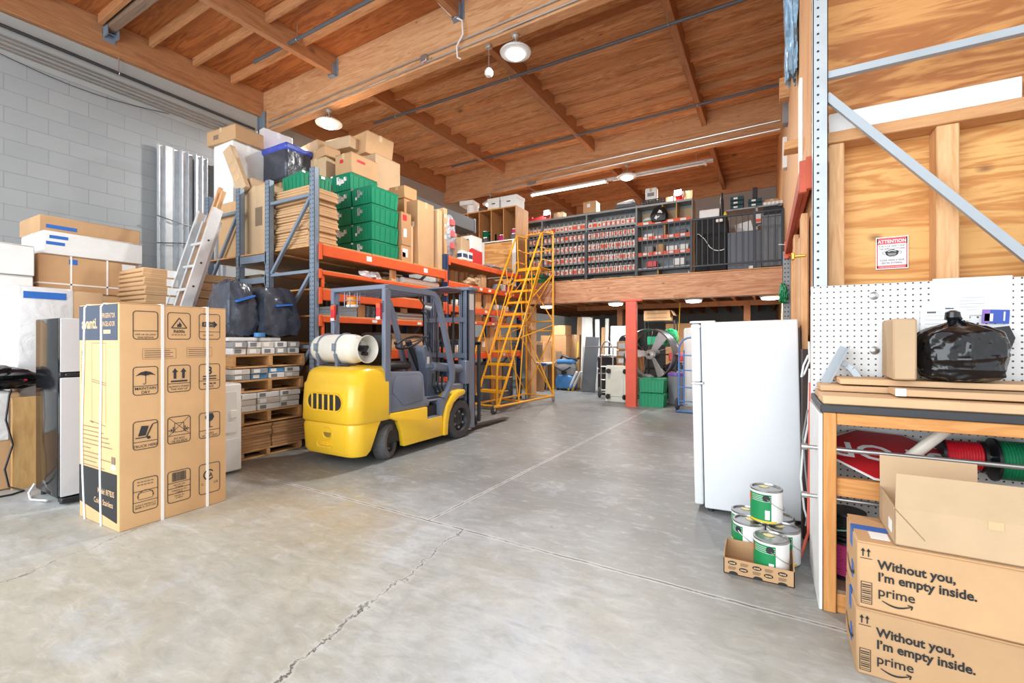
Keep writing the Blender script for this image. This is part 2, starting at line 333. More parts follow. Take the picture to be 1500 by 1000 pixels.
def make_floor():
    g = N('concrete_floor'); p = g.obj(); s = g.sep()
    big = g.noise(p, 0.55, 6, 0.6, 0.6); mid = g.noise(p, 2.1, 7, 0.7, 0.4); fine = g.noise(p, 30, 3, 0.6); sw = g.noise(g.map((0.35, 1.6, 1), rot=(0, 0, R(-35))), 2.0, 6, 0.65, 0.5)
    c = g.ramp(mid, [(0.25, lin((146, 151, 154))), (0.5, lin((176, 181, 183))), (0.75, lin((202, 206, 208)))])
    c = g.mix(g.ramp(big, [(0.40, (0, 0, 0, 1)), (0.64, (0.85, 0.85, 0.85, 1))]), c, lin((166, 160, 140)))
    c = g.mix(g.ramp(sw, [(0.52, (0, 0, 0, 1)), (0.72, (0.7, 0.7, 0.7, 1))]), c, lin((204, 209, 212)))
    # door daylight painted into the colour: floor lighter near the door, darker beyond
    door_falloff = g.math('ADD', s[1], g.math('MULTIPLY', g.math('SUBTRACT', big, 0.5), 2.2))
    c = g.mix(g.ramp(g.math('DIVIDE', door_falloff, 10.0), [(0.20, (0, 0, 0, 1)), (0.32, (0.72, 0.72, 0.72, 1)), (0.9, (0.8, 0.8, 0.8, 1))]), c, lin((106, 111, 115)))
    # ochre stain just this side of the joint
    dx = g.math('MULTIPLY', g.math('ADD', s[0], 3.0), 0.9); dy = g.math('MULTIPLY', g.math('SUBTRACT', s[1], 2.2), 1.9)
    d = g.math('ADD', g.math('SQRT', g.math('ADD', g.math('MULTIPLY', dx, dx), g.math('MULTIPLY', dy, dy))), g.math('MULTIPLY', g.math('SUBTRACT', mid, 0.5), 2.6))
    c = g.mix(g.ramp(d, [(0.1, (0.6, 0.6, 0.6, 1)), (1.1, (0, 0, 0, 1))]), c, lin((176, 156, 122)))
    # blue-grey scuffed paint
    sc = g.noise(g.map((1, 1, 1), (4, 2, 0)), 1.1, 8, 0.75, 0.2)
    c = g.mix(g.ramp(sc, [(0.56, (0, 0, 0, 1)), (0.64, (0.5, 0.5, 0.5, 1))]), c, lin((172, 180, 190)))
    tex = g.noise(g.map((1, 2.2, 1), rot=(0, 0, R(-30))), 6.5, 9, 0.72, 0.6)
    c = g.mix(g.ramp(tex, [(0.36, (0.3, 0.3, 0.3, 1)), (0.5, (0, 0, 0, 1))]), c, lin((124, 125, 122)))
    c = g.mix(g.ramp(tex, [(0.54, (0, 0, 0, 1)), (0.72, (0.4, 0.4, 0.4, 1))]), c, lin((212, 214, 214)))
    # joint across, joint away, wandering cracks
    wob = g.math('MULTIPLY', g.math('SUBTRACT', g.noise(p, 5, 5, 0.7), 0.5), 0.03); wob2 = g.math('MULTIPLY', g.math('SUBTRACT', g.noise(p, 2.2, 6, 0.75), 0.5), 0.32)
    def line(coord, at, wd, wobble, lo=None, hi=None, gate=None):
        dd = g.math('ABSOLUTE', g.math('SUBTRACT', g.math('ADD', coord, wobble), at)); m = g.math('LESS_THAN', dd, wd); h = g.math('LESS_THAN', dd, wd * 3.2)
        if lo is not None: k = g.math('GREATER_THAN', gate, lo); m = g.math('MULTIPLY', m, k); h = g.math('MULTIPLY', h, k)
        if hi is not None: k = g.math('LESS_THAN', gate, hi); m = g.math('MULTIPLY', m, k); h = g.math('MULTIPLY', h, k)
        return m, h
    skew = g.math('ADD', s[0], g.math('MULTIPLY', s[1], -0.03))
    j1 = line(g.math('ADD', s[1], g.math('MULTIPLY', s[0], 0.023)), 2.50, 0.006, wob); j2 = line(skew, -2.20, 0.006, wob, lo=2.55, gate=s[1])
    c1 = line(g.math('SUBTRACT', s[0], g.math('MULTIPLY', s[1], -0.13)), -1.50, 0.006, wob2, hi=2.55, gate=s[1]); c2 = line(g.math('ADD', s[0], g.math('MULTIPLY', s[1], 0.3)), -3.34, 0.003, wob2, hi=1.6, gate=s[1])
    halo = g.math('MAXIMUM', j1[1], j2[1]); dark = g.math('MAXIMUM', g.math('MAXIMUM', j1[0], j2[0]), g.math('MAXIMUM', c1[0], c2[0]))
    broken = g.ramp(g.noise(p, 9, 4, 0.7), [(0.38, (0.2, 0.2, 0.2, 1)), (0.55, (0.9, 0.9, 0.9, 1))])
    c = g.mix(g.math('MULTIPLY', g.math('MAXIMUM', halo, g.math('MULTIPLY', c1[1], 0.5)), 0.5), c, lin((206, 209, 211)))
    c = g.mix(g.math('MULTIPLY', dark, broken), c, lin((92, 88, 82)))
    spk = g.n('ShaderNodeTexVoronoi'); spk.inputs['Scale'].default_value = 2.6; g.l(p, spk.inputs['Vector'])
    c = g.mix(g.math('MULTIPLY', g.math('LESS_THAN', spk.outputs['Distance'], 0.022), 0.7), c, lin((96, 92, 88)))
    g.col(c); g.bump(g.math('SUBTRACT', g.math('ADD', g.math('MULTIPLY', fine, 0.3), mid), g.math('MULTIPLY', dark, 1.5)), 0.12, 0.006)
    return g.done(g.ramp(mid, [(0.3, (0.36, 0.36, 0.36, 1)), (0.7, (0.55, 0.55, 0.55, 1))]))
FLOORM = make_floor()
def make_peg():
    g = N('pegboard'); s = g.sep(); P = 0.0316
    fx = g.math('MULTIPLY', g.math('SUBTRACT', g.math('FRACT', g.math('DIVIDE', s[0], P)), 0.5), P); fz = g.math('MULTIPLY', g.math('SUBTRACT', g.math('FRACT', g.math('DIVIDE', s[2], P)), 0.5), P)
    d = g.math('SQRT', g.math('ADD', g.math('MULTIPLY', fx, fx), g.math('MULTIPLY', fz, fz))); h = g.math('LESS_THAN', d, 0.0047)
    f = g.noise(g.map(), 2.0, 5, 0.6); base = g.ramp(f, [(0.3, lin((214, 216, 217))), (0.7, lin((228, 229, 229)))])
    g.col(g.mix(h, base, lin((74, 66, 58)))); return g.done(0.5)
PEG = make_peg()
def make_corr(name, c, pitch, axis=2):
    """flutes seen on the cut edges of stacked sheet goods"""
    g = N(name); s = g.sep(); k = lin(c)
    w = g.math('FRACT', g.math('DIVIDE', s[axis], pitch)); g.col(g.mix(g.math('LESS_THAN', w, 0.16), k, tuple(x * 0.35 for x in k[:3]) + (1,)))
    return g.done(0.8)
POSTM = perf('post_steel', (128, 142, 158), [-0.022, 0.022], 0.055, 0.0085, 'xz')
POSTN = perf('post_steel_near', (178, 184, 188), [-0.012], 0.0514, 0.0068, 'xz')
# ------------------------------------------------------------------ the building
def RS(x, y): return 0.022 * (x + 8.9) + 0.03 * (y - 5.56)      # the roof climbs gently
def roofed(b):
    for v in b.bm.verts: v.co.z += RS(v.co.x, v.co.y)
    return b
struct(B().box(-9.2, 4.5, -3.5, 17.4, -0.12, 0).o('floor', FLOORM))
struct(B().box(-9.1, -8.9, -3.5, 17.4, 0, 7.0).o('wall_left', CMU))
struct(B().box(-9.1, 4.5, 17.2, 17.4, 0, 7.2).o('wall_back', CMUX))
b = B(); b.box(0.27, 0.40, 3.50, 17.2, 0, 7.0)
struct(b.o('wall_right', wood('side_plywood', (214, 166, 116), (182, 126, 78), axis=2, scale=0.6, vary=0.02)))
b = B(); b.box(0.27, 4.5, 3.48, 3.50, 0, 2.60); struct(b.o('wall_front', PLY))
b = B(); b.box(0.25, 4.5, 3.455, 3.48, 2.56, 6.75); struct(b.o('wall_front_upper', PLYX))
struct(roofed(B().box(-9.1, 4.5, 5.56, 17.3, 6.27, 6.31)).o('ceiling', DECK)); struct(roofed(B().box(-9.1, 4.5, -1.6, 5.56, 6.27, 6.31)).o('ceiling_near', DECK1))
# plywood sheets of the roof read as separate boards between the subpurlins: purlins, subpurlins, glulams, ledger
PX = [-6.7, -3.98, -1.27, 1.45, 4.1]
GY = [(-1.6, 5.47), (5.65, 11.4), (11.58, 17.2)]
for y0, y1 in ((5.47, 5.65), (11.4, 11.58)):
    struct(roofed(B().box(-8.9, 4.5, y0, y1, 5.46, 6.27, 0.008)).o('glulam_beam', GLULAM))
for px in PX:
    for y0, y1 in GY:
        struct(roofed(B().box(px - 0.055, px + 0.055, y0, y1, 5.95, 6.27, 0.006)).o('purlin_beam', PURLIN))
struct(roofed(B().box(-8.9, -8.80, -1.6, 17.2, 5.78, 6.27, 0.006)).o('ledger_beam', PURLIN))
struct(roofed(B().box(-8.9, 4.5, 17.1, 17.2, 5.80, 6.27, 0.006)).o('ledger_beam', GLULAM))
xs = [-8.8] + PX
for y0, y1 in GY:
    n = int(round((y1 - y0) / 0.66)); st = (y1 - y0) / n
    for k in range(1, n):
        y = y1 - k * st
        for a, c in zip(xs, xs[1:]):
            if y0 > 11 and a > 1: continue
            struct(roofed(B().box(a + 0.055, c - 0.055, y - 0.026, y + 0.026, 6.13, 6.27)).o('subpurlin_beam', SUBP))
# weathered cross tie with its steel bracket, and the joist hangers
t = thing('cross_tie', 'grey weathered timber tie running from a steel wall bracket across the ceiling', 'tie beam', (-8.8, 3.02, 6.0 + RS(-8.8, 3.02)))
B().box(0.02, 2.05, -0.055, 0.055, 0.09, 0.25, 0.006).o('timber', wood('grey_wood', (150, 122, 100), (112, 92, 78), axis=0, vary=0.02), t)
b = B(); b.box(0, 0.16, -0.075, -0.06, -0.02, 0.12); b.box(0, 0.16, 0.06, 0.075, -0.02, 0.12); b.box(0, 0.012, -0.075, 0.075, -0.06, 0.16); b.cyl((0.06, -0.085, 0.05), (0.06, 0.085, 0.05), 0.012)
b.o('bracket', STEEL, t)
def hanger(x, y, lab):
    z = 5.93 + RS(x, y); t = thing('joist_hanger', lab, 'joist hanger', (x, y, z))
    b = B(); b.box(-0.07, -0.058, -0.09, 0, -0.01, 0.2); b.box(0.058, 0.07, -0.09, 0, -0.01, 0.2); b.box(-0.07, 0.07, -0.09, 0, -0.012, 0.0); b.box(-0.10, 0.10, -0.008, 0.0, -0.01, 0.3)
    b.o('saddle', STEEL, t)
    b = B(); [b.cyl((s * 0.085, -0.02, zz), (s * 0.085, 0, zz), 0.012, n=6) for s in (-1, 1) for zz in (0.06, 0.2)]; b.o('bolt_heads', CONDUIT, t)
hanger(-6.7, 5.468, 'steel joist hanger on the big beam above the hanging lamp over the boxes')
hanger(-3.98, 5.468, 'steel joist hanger on the big beam where the white cable comes down')
t = thing('beam_bracket', 'grey steel seat bolted to the block wall under the big beam end', 'bracket', (-8.9, 5.56, 5.36))
b = B(); b.box(0, 0.14, -0.13, 0.13, 0.02, 0.09); b.box(0, 0.012, -0.16, 0.16, -0.35, 0.62); b.box(0.012, 0.2, -0.125, -0.105, 0.05, 0.5); b.o('plate', STEEL, t)
b = B(); [b.cyl((0.01, y, z), (0.035, y, z), 0.018, n=6) for y in (-0.09, 0.09) for z in (-0.2, -0.05)]; b.o('bolt_heads', CONDUIT, t)
# ------------------------------------------------------------------ pipes and conduits
def pipe(name, label, cat, pts, r, m, hang=(), hm=None, group=None, n=8):
    p0 = Vector(pts[0]); t = thing(name, label, cat, p0, 0, group)
    B().tube([Vector(p) - p0 for p in pts], r, n).o('pipe_run' if 'pipe' in name else 'run', m, t)
    for (h, L) in hang:
        q = Vector(h) - p0; bb = B(); bb.cyl(q + Vector((0, 0, r)), q + Vector((0, 0, L)), 0.008, n=6)
        bb.tube([q + Vector((0, math.cos(a) * (r + 0.006), math.sin(a) * (r + 0.006))) if abs((Vector(pts[1]) - p0).normalized().x) > 0.5 else q + Vector((math.cos(a) * (r + 0.006), 0, math.sin(a) * (r + 0.006))) for a in [k * math.pi / 5 for k in range(10)]], 0.005, 5, True)
        bb.o('hanger', hm or CONDUIT, t)
    return t
zb = onx(59, 60, -8.82).z
pipe('sprinkler_pipe', 'black sprinkler pipe along the top of the grey block wall', 'pipe', [(-8.82, 0.4, zb), (-8.82, 5.3, zb)], 0.024, BLACKPIPE,
     [((-8.82, 3.15, zb), 0.42), ((-8.82, 1.2, zb), 0.36)])
zc = onx(0, 51, -8.87).z
for k, (dz, lab) in enumerate(((0.0, 'topmost'), (-0.055, 'second from the top'), (-0.115, 'third from the top'), (-0.165, 'lowest'))):
    pipe('wall_conduit', 'thin steel conduit below the black wall pipe, %s of four' % lab, 'conduit', [(-8.875, 0.4, zc + dz), (-8.875, 4.9, zc + dz)], 0.012, CONDUIT, group='conduits on the block wall', n=6)
pw = onx(325, 185, -8.8)
pipe('drop_pipe', 'short black pipe bending down beside the boxes near the far wall corner', 'pipe', [(-8.8, 5.2, pw.z + 0.02), (-8.8, 4.75, pw.z + 0.02), (-8.8, 4.72, pw.z - 0.55)], 0.02, BLACKPIPE)
wc = [(-8.86, 1.6 + i * 0.25, zc - 0.2 - 0.13 * math.sin(math.pi * i / 9)) for i in range(10)]
pipe('wall_cable', 'thin dark cable sagging below the conduits on the block wall', 'cable', wc, 0.005, FDARK, n=5)
p0 = ony(372, 91, 4.55); p1 = ony(560, -5, 4.05); p1.z = p0.z + 0.12
pipe('sprinkler_pipe', 'black sprinkler pipe with capped end under the ceiling nearest the block wall', 'pipe', [p0, (p0.x + 9.5, p0.y - 0.02, p0.z + 0.12)], 0.026, GREYD, [((p0.x + 1.15, p0.y, p0.z + 0.01), 0.3)])
a0 = ony(548, 181, 7.0)
pipe('sprinkler_pipe', 'steel sprinkler pipe crossing the ceiling just behind the nearer hanging lamps', 'pipe', [a0, (0.25, 7.0, a0.z + 0.06)], 0.026, GREYD, [((-6.7, 7.0, a0.z), 0.25), ((-3.98, 7.0, a0.z + 0.03), 0.25), ((-1.27, 7.0, a0.z + 0.05), 0.25)])
a0 = ony(662, 244, 10.2)
pipe('sprinkler_pipe', 'steel sprinkler pipe crossing the ceiling in front of the farther big beam', 'pipe', [a0, (0.25, 10.2, a0.z + 0.12)], 0.026, GREYD, [((-6.7, 10.2, a0.z), 0.5), ((-3.98, 10.2, a0.z + 0.05), 0.45), ((-1.27, 10.2, a0.z + 0.09), 0.42)])
for (dz, lab) in ((0.15, 'upper'), (0.04, 'lower')):
    pipe('beam_conduit', 'steel conduit along the near face of the nearer big beam, the %s one' % lab, 'conduit', [(-8.6, 5.45, 5.46 + dz + RS(-8.6, 5.45)), (3.2, 5.45, 5.46 + dz + RS(3.2, 5.45))], 0.014, CONDUIT, n=6)
for (dz, lab) in ((0.22, 'upper'), (0.03, 'lower')):
    pipe('beam_conduit', 'steel conduit along the near face of the farther big beam, the %s one' % lab, 'conduit', [(-7.0, 11.38, 5.46 + dz + RS(-7, 11.38)), (0.26, 11.38, 5.46 + dz + RS(0.26, 11.38))], 0.016, CONDUIT, n=6)
t = thing('junction_box', 'small grey junction box on the lower conduit of the nearer big beam', 'junction box', (-4.62, 5.44, 5.56 + RS(-4.62, 5.44)))
B().box(-0.06, 0.06, -0.03, 0.03, -0.06, 0.06, 0.008).o('box_body', CONDUIT, t); B().tube([(0.03, -0.02, -0.05), (0.05, -0.03, -0.09), (0.02, -0.03, -0.08)], 0.006).o('lead', REDP, t)
t = thing('junction_box', 'small grey junction box on the lower conduit of the farther big beam', 'junction box', (-5.75, 11.37, 5.46 + RS(-5.75, 11.4)))
B().box(-0.14, 0.14, -0.03, 0.03, -0.05, 0.05, 0.008).o('box_body', CONDUIT, t); B().cyl((-0.08, 0, -0.05), (-0.08, 0, -0.08), 0.015).o('knockout', CONDUIT, t)
cpts = [ony(640, 2, 5.40), ony(660, 22, 5.40), ony(677, 30, 5.40), ony(678, 50, 5.40), ony(669, 68, 5.40), ony(670, 84, 5.40), ony(675, 86, 5.40)]
pipe('white_cable', 'white cable looping down over the nearer big beam beside a joist hanger', 'cable', cpts, 0.012, WHITEP, n=6)
# ------------------------------------------------------------------ lamps
def ufo(label, top, drop, r, power):
    t = thing('high_bay_lamp', label, 'lamp', top, 0, 'round hanging lamps')
    b = B(); b.lathe([(0.001, 0.0), (0.05, 0.0), (0.055, -0.03), (0.03, -0.06), (0.001, -0.06)], 16); b.o('ceiling_box', CONDUIT, t)
    B().cyl((0, 0, -0.05), (0, 0, -drop + 0.06), 0.012, n=8).o('stem', CONDUIT, t)
    b = B(); b.lathe([(0.02, -drop + 0.09), (0.06, -drop + 0.075), (r * 0.55, -drop + 0.045), (r * 0.95, -drop + 0.012), (r, -drop), (r * 0.97, -drop - 0.018), (r * 0.62, -drop - 0.03), (0.02, -drop - 0.03)], 36)
    h = b.o('housing', LAMPW, t)
    b = B()
    for k in range(20):
        a = 2 * math.pi * k / 20; M = Matrix.Rotation(a, 4, 'Z'); b.box(0.06, r * 0.6, -0.004, 0.004, -drop + 0.03, -drop + 0.078, 0, M)
    b.o('cooling_fins', LAMPW, h)
    b = B(); b.lathe([(0.01, -drop - 0.02), (r * 0.58, -drop - 0.02), (r * 0.56, -drop - 0.05), (r * 0.40, -drop - 0.075), (0.01, -drop - 0.085)], 32); b.o('lens', LENS, t)
    area_light('lamp_light', (0, 0, -drop - 0.1), (0, 0, 0), r * 1.1, r * 1.1, power, (1, 0.97, 0.92), 'DISK', t)
    return t
LP = 165
p = onz(482, 165, 5.46 + RS(-6.96, 5.56)); ufo('round hanging lamp on a short stem above the piled boxes by the block wall', Vector((-6.96, 5.56, 5.46 + RS(-6.96, 5.56))), 0.25, 0.235, LP)
ufo('large bright round lamp under the nearer big beam beside a small white sensor', Vector((-3.07, 5.56, 5.46 + RS(-3.07, 5.56))), 0.25, 0.22, LP)
ufo('round hanging lamp under the farther big beam in front of the fluorescent strip', Vector((-3.10, 11.49, 5.46 + RS(-3.1, 11.49))), 0.30, 0.25, LP)
ufo('glaring round lamp under the farther big beam above the wooden cubby cabinet', Vector((-7.2, 11.49, 5.46 + RS(-7.2, 11.49))), 0.30, 0.25, LP)
ufo('round lamp', Vector((0.9, 5.56, 5.46 + RS(0.9, 5.56))), 0.25, 0.22, LP)['label'] = 'round hanging lamp at the beam end above the bench, out of the picture'
for k, (u, v, lab) in enumerate(((801, 455, 'seen through the yellow ladder frame'), (902, 452, 'just beside the red column'), (1016, 447, 'above the blue hand truck'), (1134, 445, 'behind the tall white fridge'))):
    d = ray(u, v); q = EYE + d * ((10.5) / d.y); q.z = 2.175; q.x = min(q.x, 0.06)
    t = thing('flush_lamp', 'round flush lamp under the mezzanine, ' + lab, 'lamp', q, 0, 'flush lamps under the mezzanine')
    b = B(); b.lathe([(0.01, 0.06), (0.18, 0.06), (0.19, 0.0), (0.16, -0.02), (0.01, -0.02)], 28); b.o('pan', LAMPW, t)
    b = B(); b.lathe([(0.01, -0.02), (0.16, -0.02), (0.15, -0.05), (0.08, -0.065), (0.01, -0.07)], 28); b.o('lens', LENS, t)
    area_light('lamp_light', (0, 0, -0.12), (0, 0, 0), 0.3, 0.3, 30, (1, 0.98, 0.95), 'DISK', t)
fa = ony(778, 287, 12.3); fb = ony(1045, 238, 12.3); fz = (fa.z + fb.z) / 2
t = thing('fluorescent_strip', 'long fluorescent strip hung over the mezzanine with its left half lit', 'lamp', (fa.x, 12.3, fa.z)); L = fb.x - fa.x; dz = fb.z - fa.z
SL = Matrix.Shear('XY', 4, (0, 0)) if False else Matrix.Rotation(-math.atan2(dz, L), 4, 'Y')
B().box(0, L, -0.07, 0.07, 0.03, 0.09, 0.01, SL).o('fixture_body', LAMPW, t)
B().cyl(SL @ Vector((0.02, -0.03, 0.0)), SL @ Vector((L * 0.46, -0.03, 0.0)), 0.03).o('lit_tube', TUBEL, t)
B().cyl(SL @ Vector((L * 0.5, -0.03, 0.0)), SL @ Vector((L * 0.97, -0.03, 0.0)), 0.02).o('unlit_tube', WHITEP, t)
b = B(); [b.box(x, x + 0.05, -0.07, 0.07, -0.03, 0.09, 0.005, SL) for x in (0, L * 0.46, L * 0.96)]; b.o('tube_sockets', WHITEP, t)
b = B(); [b.cyl(SL @ Vector((x, 0, 0.09)), SL @ Vector((x, 0, 0.93)), 0.006, n=6) for x in (0.4, L * 0.5, L - 0.4)]; b.o('hanging_wires', CONDUIT, t)
area_light('tube_light', (L * 0.23, -0.05, -0.08), (R(180) * 0, 0, 0), L * 0.44, 0.08, 70, (1, 0.98, 0.88), 'RECTANGLE', t)
q = Vector((-3.3, 5.56, 5.46 + RS(-3.4, 5.56))); q = ony(716, 80, 5.56); q.z = 5.46 + RS(q.x, 5.56)
t = thing('motion_sensor', 'small white sensor hanging on a thin rod from the nearer big beam', 'sensor', q)
B().box(-0.04, 0.04, -0.04, 0.04, -0.05, 0.0, 0.008).o('mount', CONDUIT, t); B().cyl((0, 0, -0.05), (0, 0, -0.36), 0.008, n=6).o('rod', CONDUIT, t)
b = B(); b.lathe([(0.01, -0.33), (0.035, -0.34), (0.06, -0.38), (0.062, -0.42), (0.04, -0.45), (0.01, -0.455)], 20); b.o('sensor_body', WHITEP, t)
# ------------------------------------------------------------------ cartons, totes, flattened cartons, pallets
def carton(label, x0, x1, y0, y1, z0, z1, m=None, rot=(0, 0, 0), tape='y', stickers=(), straps=(), cat='box', name='cardboard_box', group=None, tm=None, seam=True):
    """closed carton: body with top flaps meeting at a seam, packing tape, stickers on its faces"""
    m = m or KRAFT; cx, cy = (x0 + x1) / 2, (y0 + y1) / 2; a, c, h = (x1 - x0) / 2, (y1 - y0) / 2, z1 - z0
    rot = rot if isinstance(rot, (tuple, list)) else (0, 0, rot)
    t = thing(name, label, cat, (cx, cy, z0), rot, group)
    b = B(); b.box(-a, a, -c, c, 0, h - 0.006, min(0.008, h * 0.1))
    if seam:
        g = 0.002
        if tape == 'x': b.box(-a + 0.002, a - 0.002, -c + 0.002, -g, h - 0.006, h, 0.0015); b.box(-a + 0.002, a - 0.002, g, c - 0.002, h - 0.006, h, 0.0015)
        else: b.box(-a + 0.002, -g, -c + 0.002, c - 0.002, h - 0.006, h, 0.0015); b.box(g, a - 0.002, -c + 0.002, c - 0.002, h - 0.006, h, 0.0015)
    b.o('box_body', m, t)
    if tape:
        w = min(0.028, min(a, c) * 0.3); d = min(0.10, h * 0.3); b = B(); e = 0.0015
        if tape == 'x': b.box(-a - e, a + e, -w, w, h, h + e); b.box(-a - e, -a, -w, w, h - d, h); b.box(a, a + e, -w, w, h - d, h)
        else: b.box(-w, w, -c - e, c + e, h, h + e); b.box(-w, w, -c - e, -c, h - d, h); b.box(-w, w, c, c + e, h - d, h)
        b.o('packing_tape', tm or TAPE, t)
    for st in stickers:
        side, u0, u1, v0, v1, sm = st[:6]; nm = st[6] if len(st) > 6 else 'shipping_label'; b = B(); e = 0.003
        if side == '-y': b.box(-a + 2 * a * u0, -a + 2 * a * u1, -c - e, -c, h * v0, h * v1)
        elif side == '+x': b.box(a, a + e, -c + 2 * c * u0, -c + 2 * c * u1, h * v0, h * v1)
        elif side == '-x': b.box(-a - e, -a, -c + 2 * c * u0, -c + 2 * c * u1, h * v0, h * v1)
        b.o(nm, sm, t)
    for ax, f in straps:
        b = B(); e = 0.004; w = 0.008
        if ax == 'z':  # band over the top, seen on the +x face
            y = -c + 2 * c * f; b.box(a, a + e, y - w, y + w, 0, h + e); b.box(-a, a, y - w, y + w, h, h + e)
        else:
            z = h * f; b.box(a, a + e, -c, c, z - w, z + w); b.box(-a, a, -c - e, -c, z - w, z + w)
        b.o('strap_band', STRAP, t)
    return t
def tote_meshes(L, W, H, m):
    """attached-lid container, L along x, W along y"""
    t = thing('plastic_tote', 'x', 'tote')
    b = B(); s = 0.93
    ring = lambda k, z: [(-L / 2 * k, -W / 2 * k, z), (L / 2 * k, -W / 2 * k, z), (L / 2 * k, W / 2 * k, z), (-L / 2 * k, W / 2 * k, z)]
    b.loft([ring(s, 0), ring(s, 0.01), ring(0.98, H * 0.80), ring(0.98, H * 0.88)])
    for n, half, dim in ((7, L, 'x'), (5, W, 'y')):
        for k in range(n):
            f = (k + 0.5) / n - 0.5
            for sg in (-1, 1):
                if dim == 'x': b.bar((f * half * 0.9, sg * W / 2 * s, 0.01), (f * half * 0.95, sg * W / 2 * 0.985, H * 0.78), 0.010, 0.012, (0, sg, 0))
                else: b.bar((sg * L / 2 * s, f * half * 0.9, 0.01), (sg * L / 2 * 0.985, f * half * 0.95, H * 0.78), 0.010, 0.012, (sg, 0, 0))
    b.o('tote_body', m, t)
    b = B(); b.box(-L / 2, L / 2, -W / 2, W / 2, H * 0.82, H * 0.90, 0.006); b.o('rim', m, t)
    b = B(); b.box(-L / 2 * 0.97, -0.004, -W / 2 * 0.97, W / 2 * 0.97, H * 0.90, H * 0.955, 0.006); b.o('lid', m, t)
    b = B(); b.box(0.004, L / 2 * 0.97, -W / 2 * 0.97, W / 2 * 0.97, H * 0.90, H * 0.955, 0.006); b.o('lid', m, t)
    return t
def flat_meshes(L, W, H, m, curl=0.01):
    """a bundle-flat carton: two layers of board joined by a rounded fold, flap edges showing"""
    t = thing('flattened_carton', 'x', 'flattened carton')
    b = B(); h = H * 0.46
    b.box(-L / 2, L / 2, -W / 2, W / 2, 0, h, h * 0.25); b.box(-L / 2 + 0.012, L / 2 - 0.004, -W / 2 + 0.01, W / 2 - 0.02, H - h, H, h * 0.25)
    b.box(L / 2 - 0.03, L / 2 - 0.006, -W / 2 + 0.012, W / 2 - 0.022, h * 0.8, H - h * 0.8)
    b.o('board_layers', m, t)
    return t
def pallet(label, x0, x1, y0, y1, z0, h=0.14, group=None):
    """stringers run along x; deck boards along y"""
    t = thing('wooden_pallet', label, 'pallet', ((x0 + x1) / 2, (y0 + y1) / 2, z0), 0, group); a = (x1 - x0) / 2; c = (y1 - y0) / 2
    for k in (-1, 0, 1):
        b = B(); y = k * (c - 0.025); b.box(-a, a, y - 0.022, y + 0.022, 0.018, h - 0.02, 0.003); b.o('stringer', PALLETX, t)
    for k in range(7):
        f = k / 6; x = -a + 0.05 + f * (2 * a - 0.1); B().box(x - 0.045, x + 0.045, -c, c, h - 0.02, h, 0.003).o('deck_board', PALLETW, t)
    for k in range(3):
        f = k / 2; x = -a + 0.06 + f * (2 * a - 0.12); B().box(x - 0.045, x + 0.045, -c, c, 0, 0.018, 0.003).o('bottom_board', PALLETW, t)
    return t
# ------------------------------------------------------------------ the pallet rack along the left
RX, RY0, RY1, RY2 = -4.75, 3.6, 6.16, 8.80           # front face, first frame, middle frame, end frame
def upright(label, xf, xb, y, H, m=None, group='rack upright frames'):
    t = thing('rack_upright', label, 'rack upright', (xf, y, 0), 0, group); D = xf - xb
    for x, nm in ((0, 'front_post'), (-D, 'rear_post')):
        b = B(); b.box(-0.045, 0.045, -0.035, -0.031, 0, H); b.box(-0.045, -0.041, -0.035, 0.035, 0, H); b.box(0.041, 0.045, -0.035, 0.035, 0, H); b.box(-0.045, -0.02, 0.031, 0.035, 0, H); b.box(0.02, 0.045, 0.031, 0.035, 0, H)
        b.o(nm, m or POSTM, t, (x, 0, 0))
        B().box(-0.07, 0.07, -0.06, 0.06, 0, 0.01).o('foot_plate', STEEL, t, (x, 0, 0))
    z = 0.2
    k = 0
    zs = [0.25, 1.2, 2.12, min(3.05, H - 0.08)]
    for a in zs: B().box(-D + 0.045, -0.045, -0.018, 0.018, a, a + 0.04, 0.003).o('strut', STEEL, t)
    for a, c in zip(zs, zs[1:]): B().bar((-D + 0.04, 0, a + 0.03), (-0.04, 0, c + 0.02), 0.036, 0.036, (0, 1, 0)).o('diagonal_brace', STEEL, t)
    return t
upright('grey rack frame with two slotted posts at the near end, beside the flattened cartons', RX - 0.02, -5.66, RY0, 3.38)
upright('grey rack frame behind the leaning aluminium ladder', -6.32, -7.1, RY0, 3.38)
upright('grey rack frame between the two bays, behind the forklift mast', RX - 0.02, -5.66, RY1, 2.76, BLUED)
upright('dark blue rack frame at the far end, behind the yellow ladder', RX - 0.02, -5.66, RY2, 2.76, BLUED)
def beam(label, y0, y1, z0, z1, x=RX, m=None, tags=(), group=None, w=0.045, step=True):
    t = thing('rack_beam', label, 'rack beam', (x, (y0 + y1) / 2, z0), 0, group); h = z1 - z0; L = (y1 - y0) / 2
    b = B(); b.box(0, w, -L + 0.04, L - 0.04, 0, h, 0.004)
    if step: b.box(-0.02, 0.0, -L + 0.04, L - 0.04, 0, h * 0.72, 0.002)
    b.o('beam_body', m or ORANGE, t)
    for s in (-1, 1): B().box(-0.002, w + 0.004, s * L - 0.03 if s > 0 else -L - 0.01, s * L + 0.01 if s > 0 else -L + 0.03, -0.05, h + 0.02, 0.003).o('end_connector', m or ORANGE, t)
    for f in tags:
        y = -L + 2 * L * f; B().box(w, w + 0.003, y - 0.045, y + 0.045, h * 0.28, h * 0.80).o('price_label', PAPER, t)
    return t
b1 = [(2.33, 2.46, (0.31, 0.78)), (2.10, 2.145, ()), (1.79, 1.92, (0.8,)), (1.52, 1.59, (0.35, 0.5, 0.72, 0.85)), (1.03, 1.16, ()), (0.55, 0.66, ())]
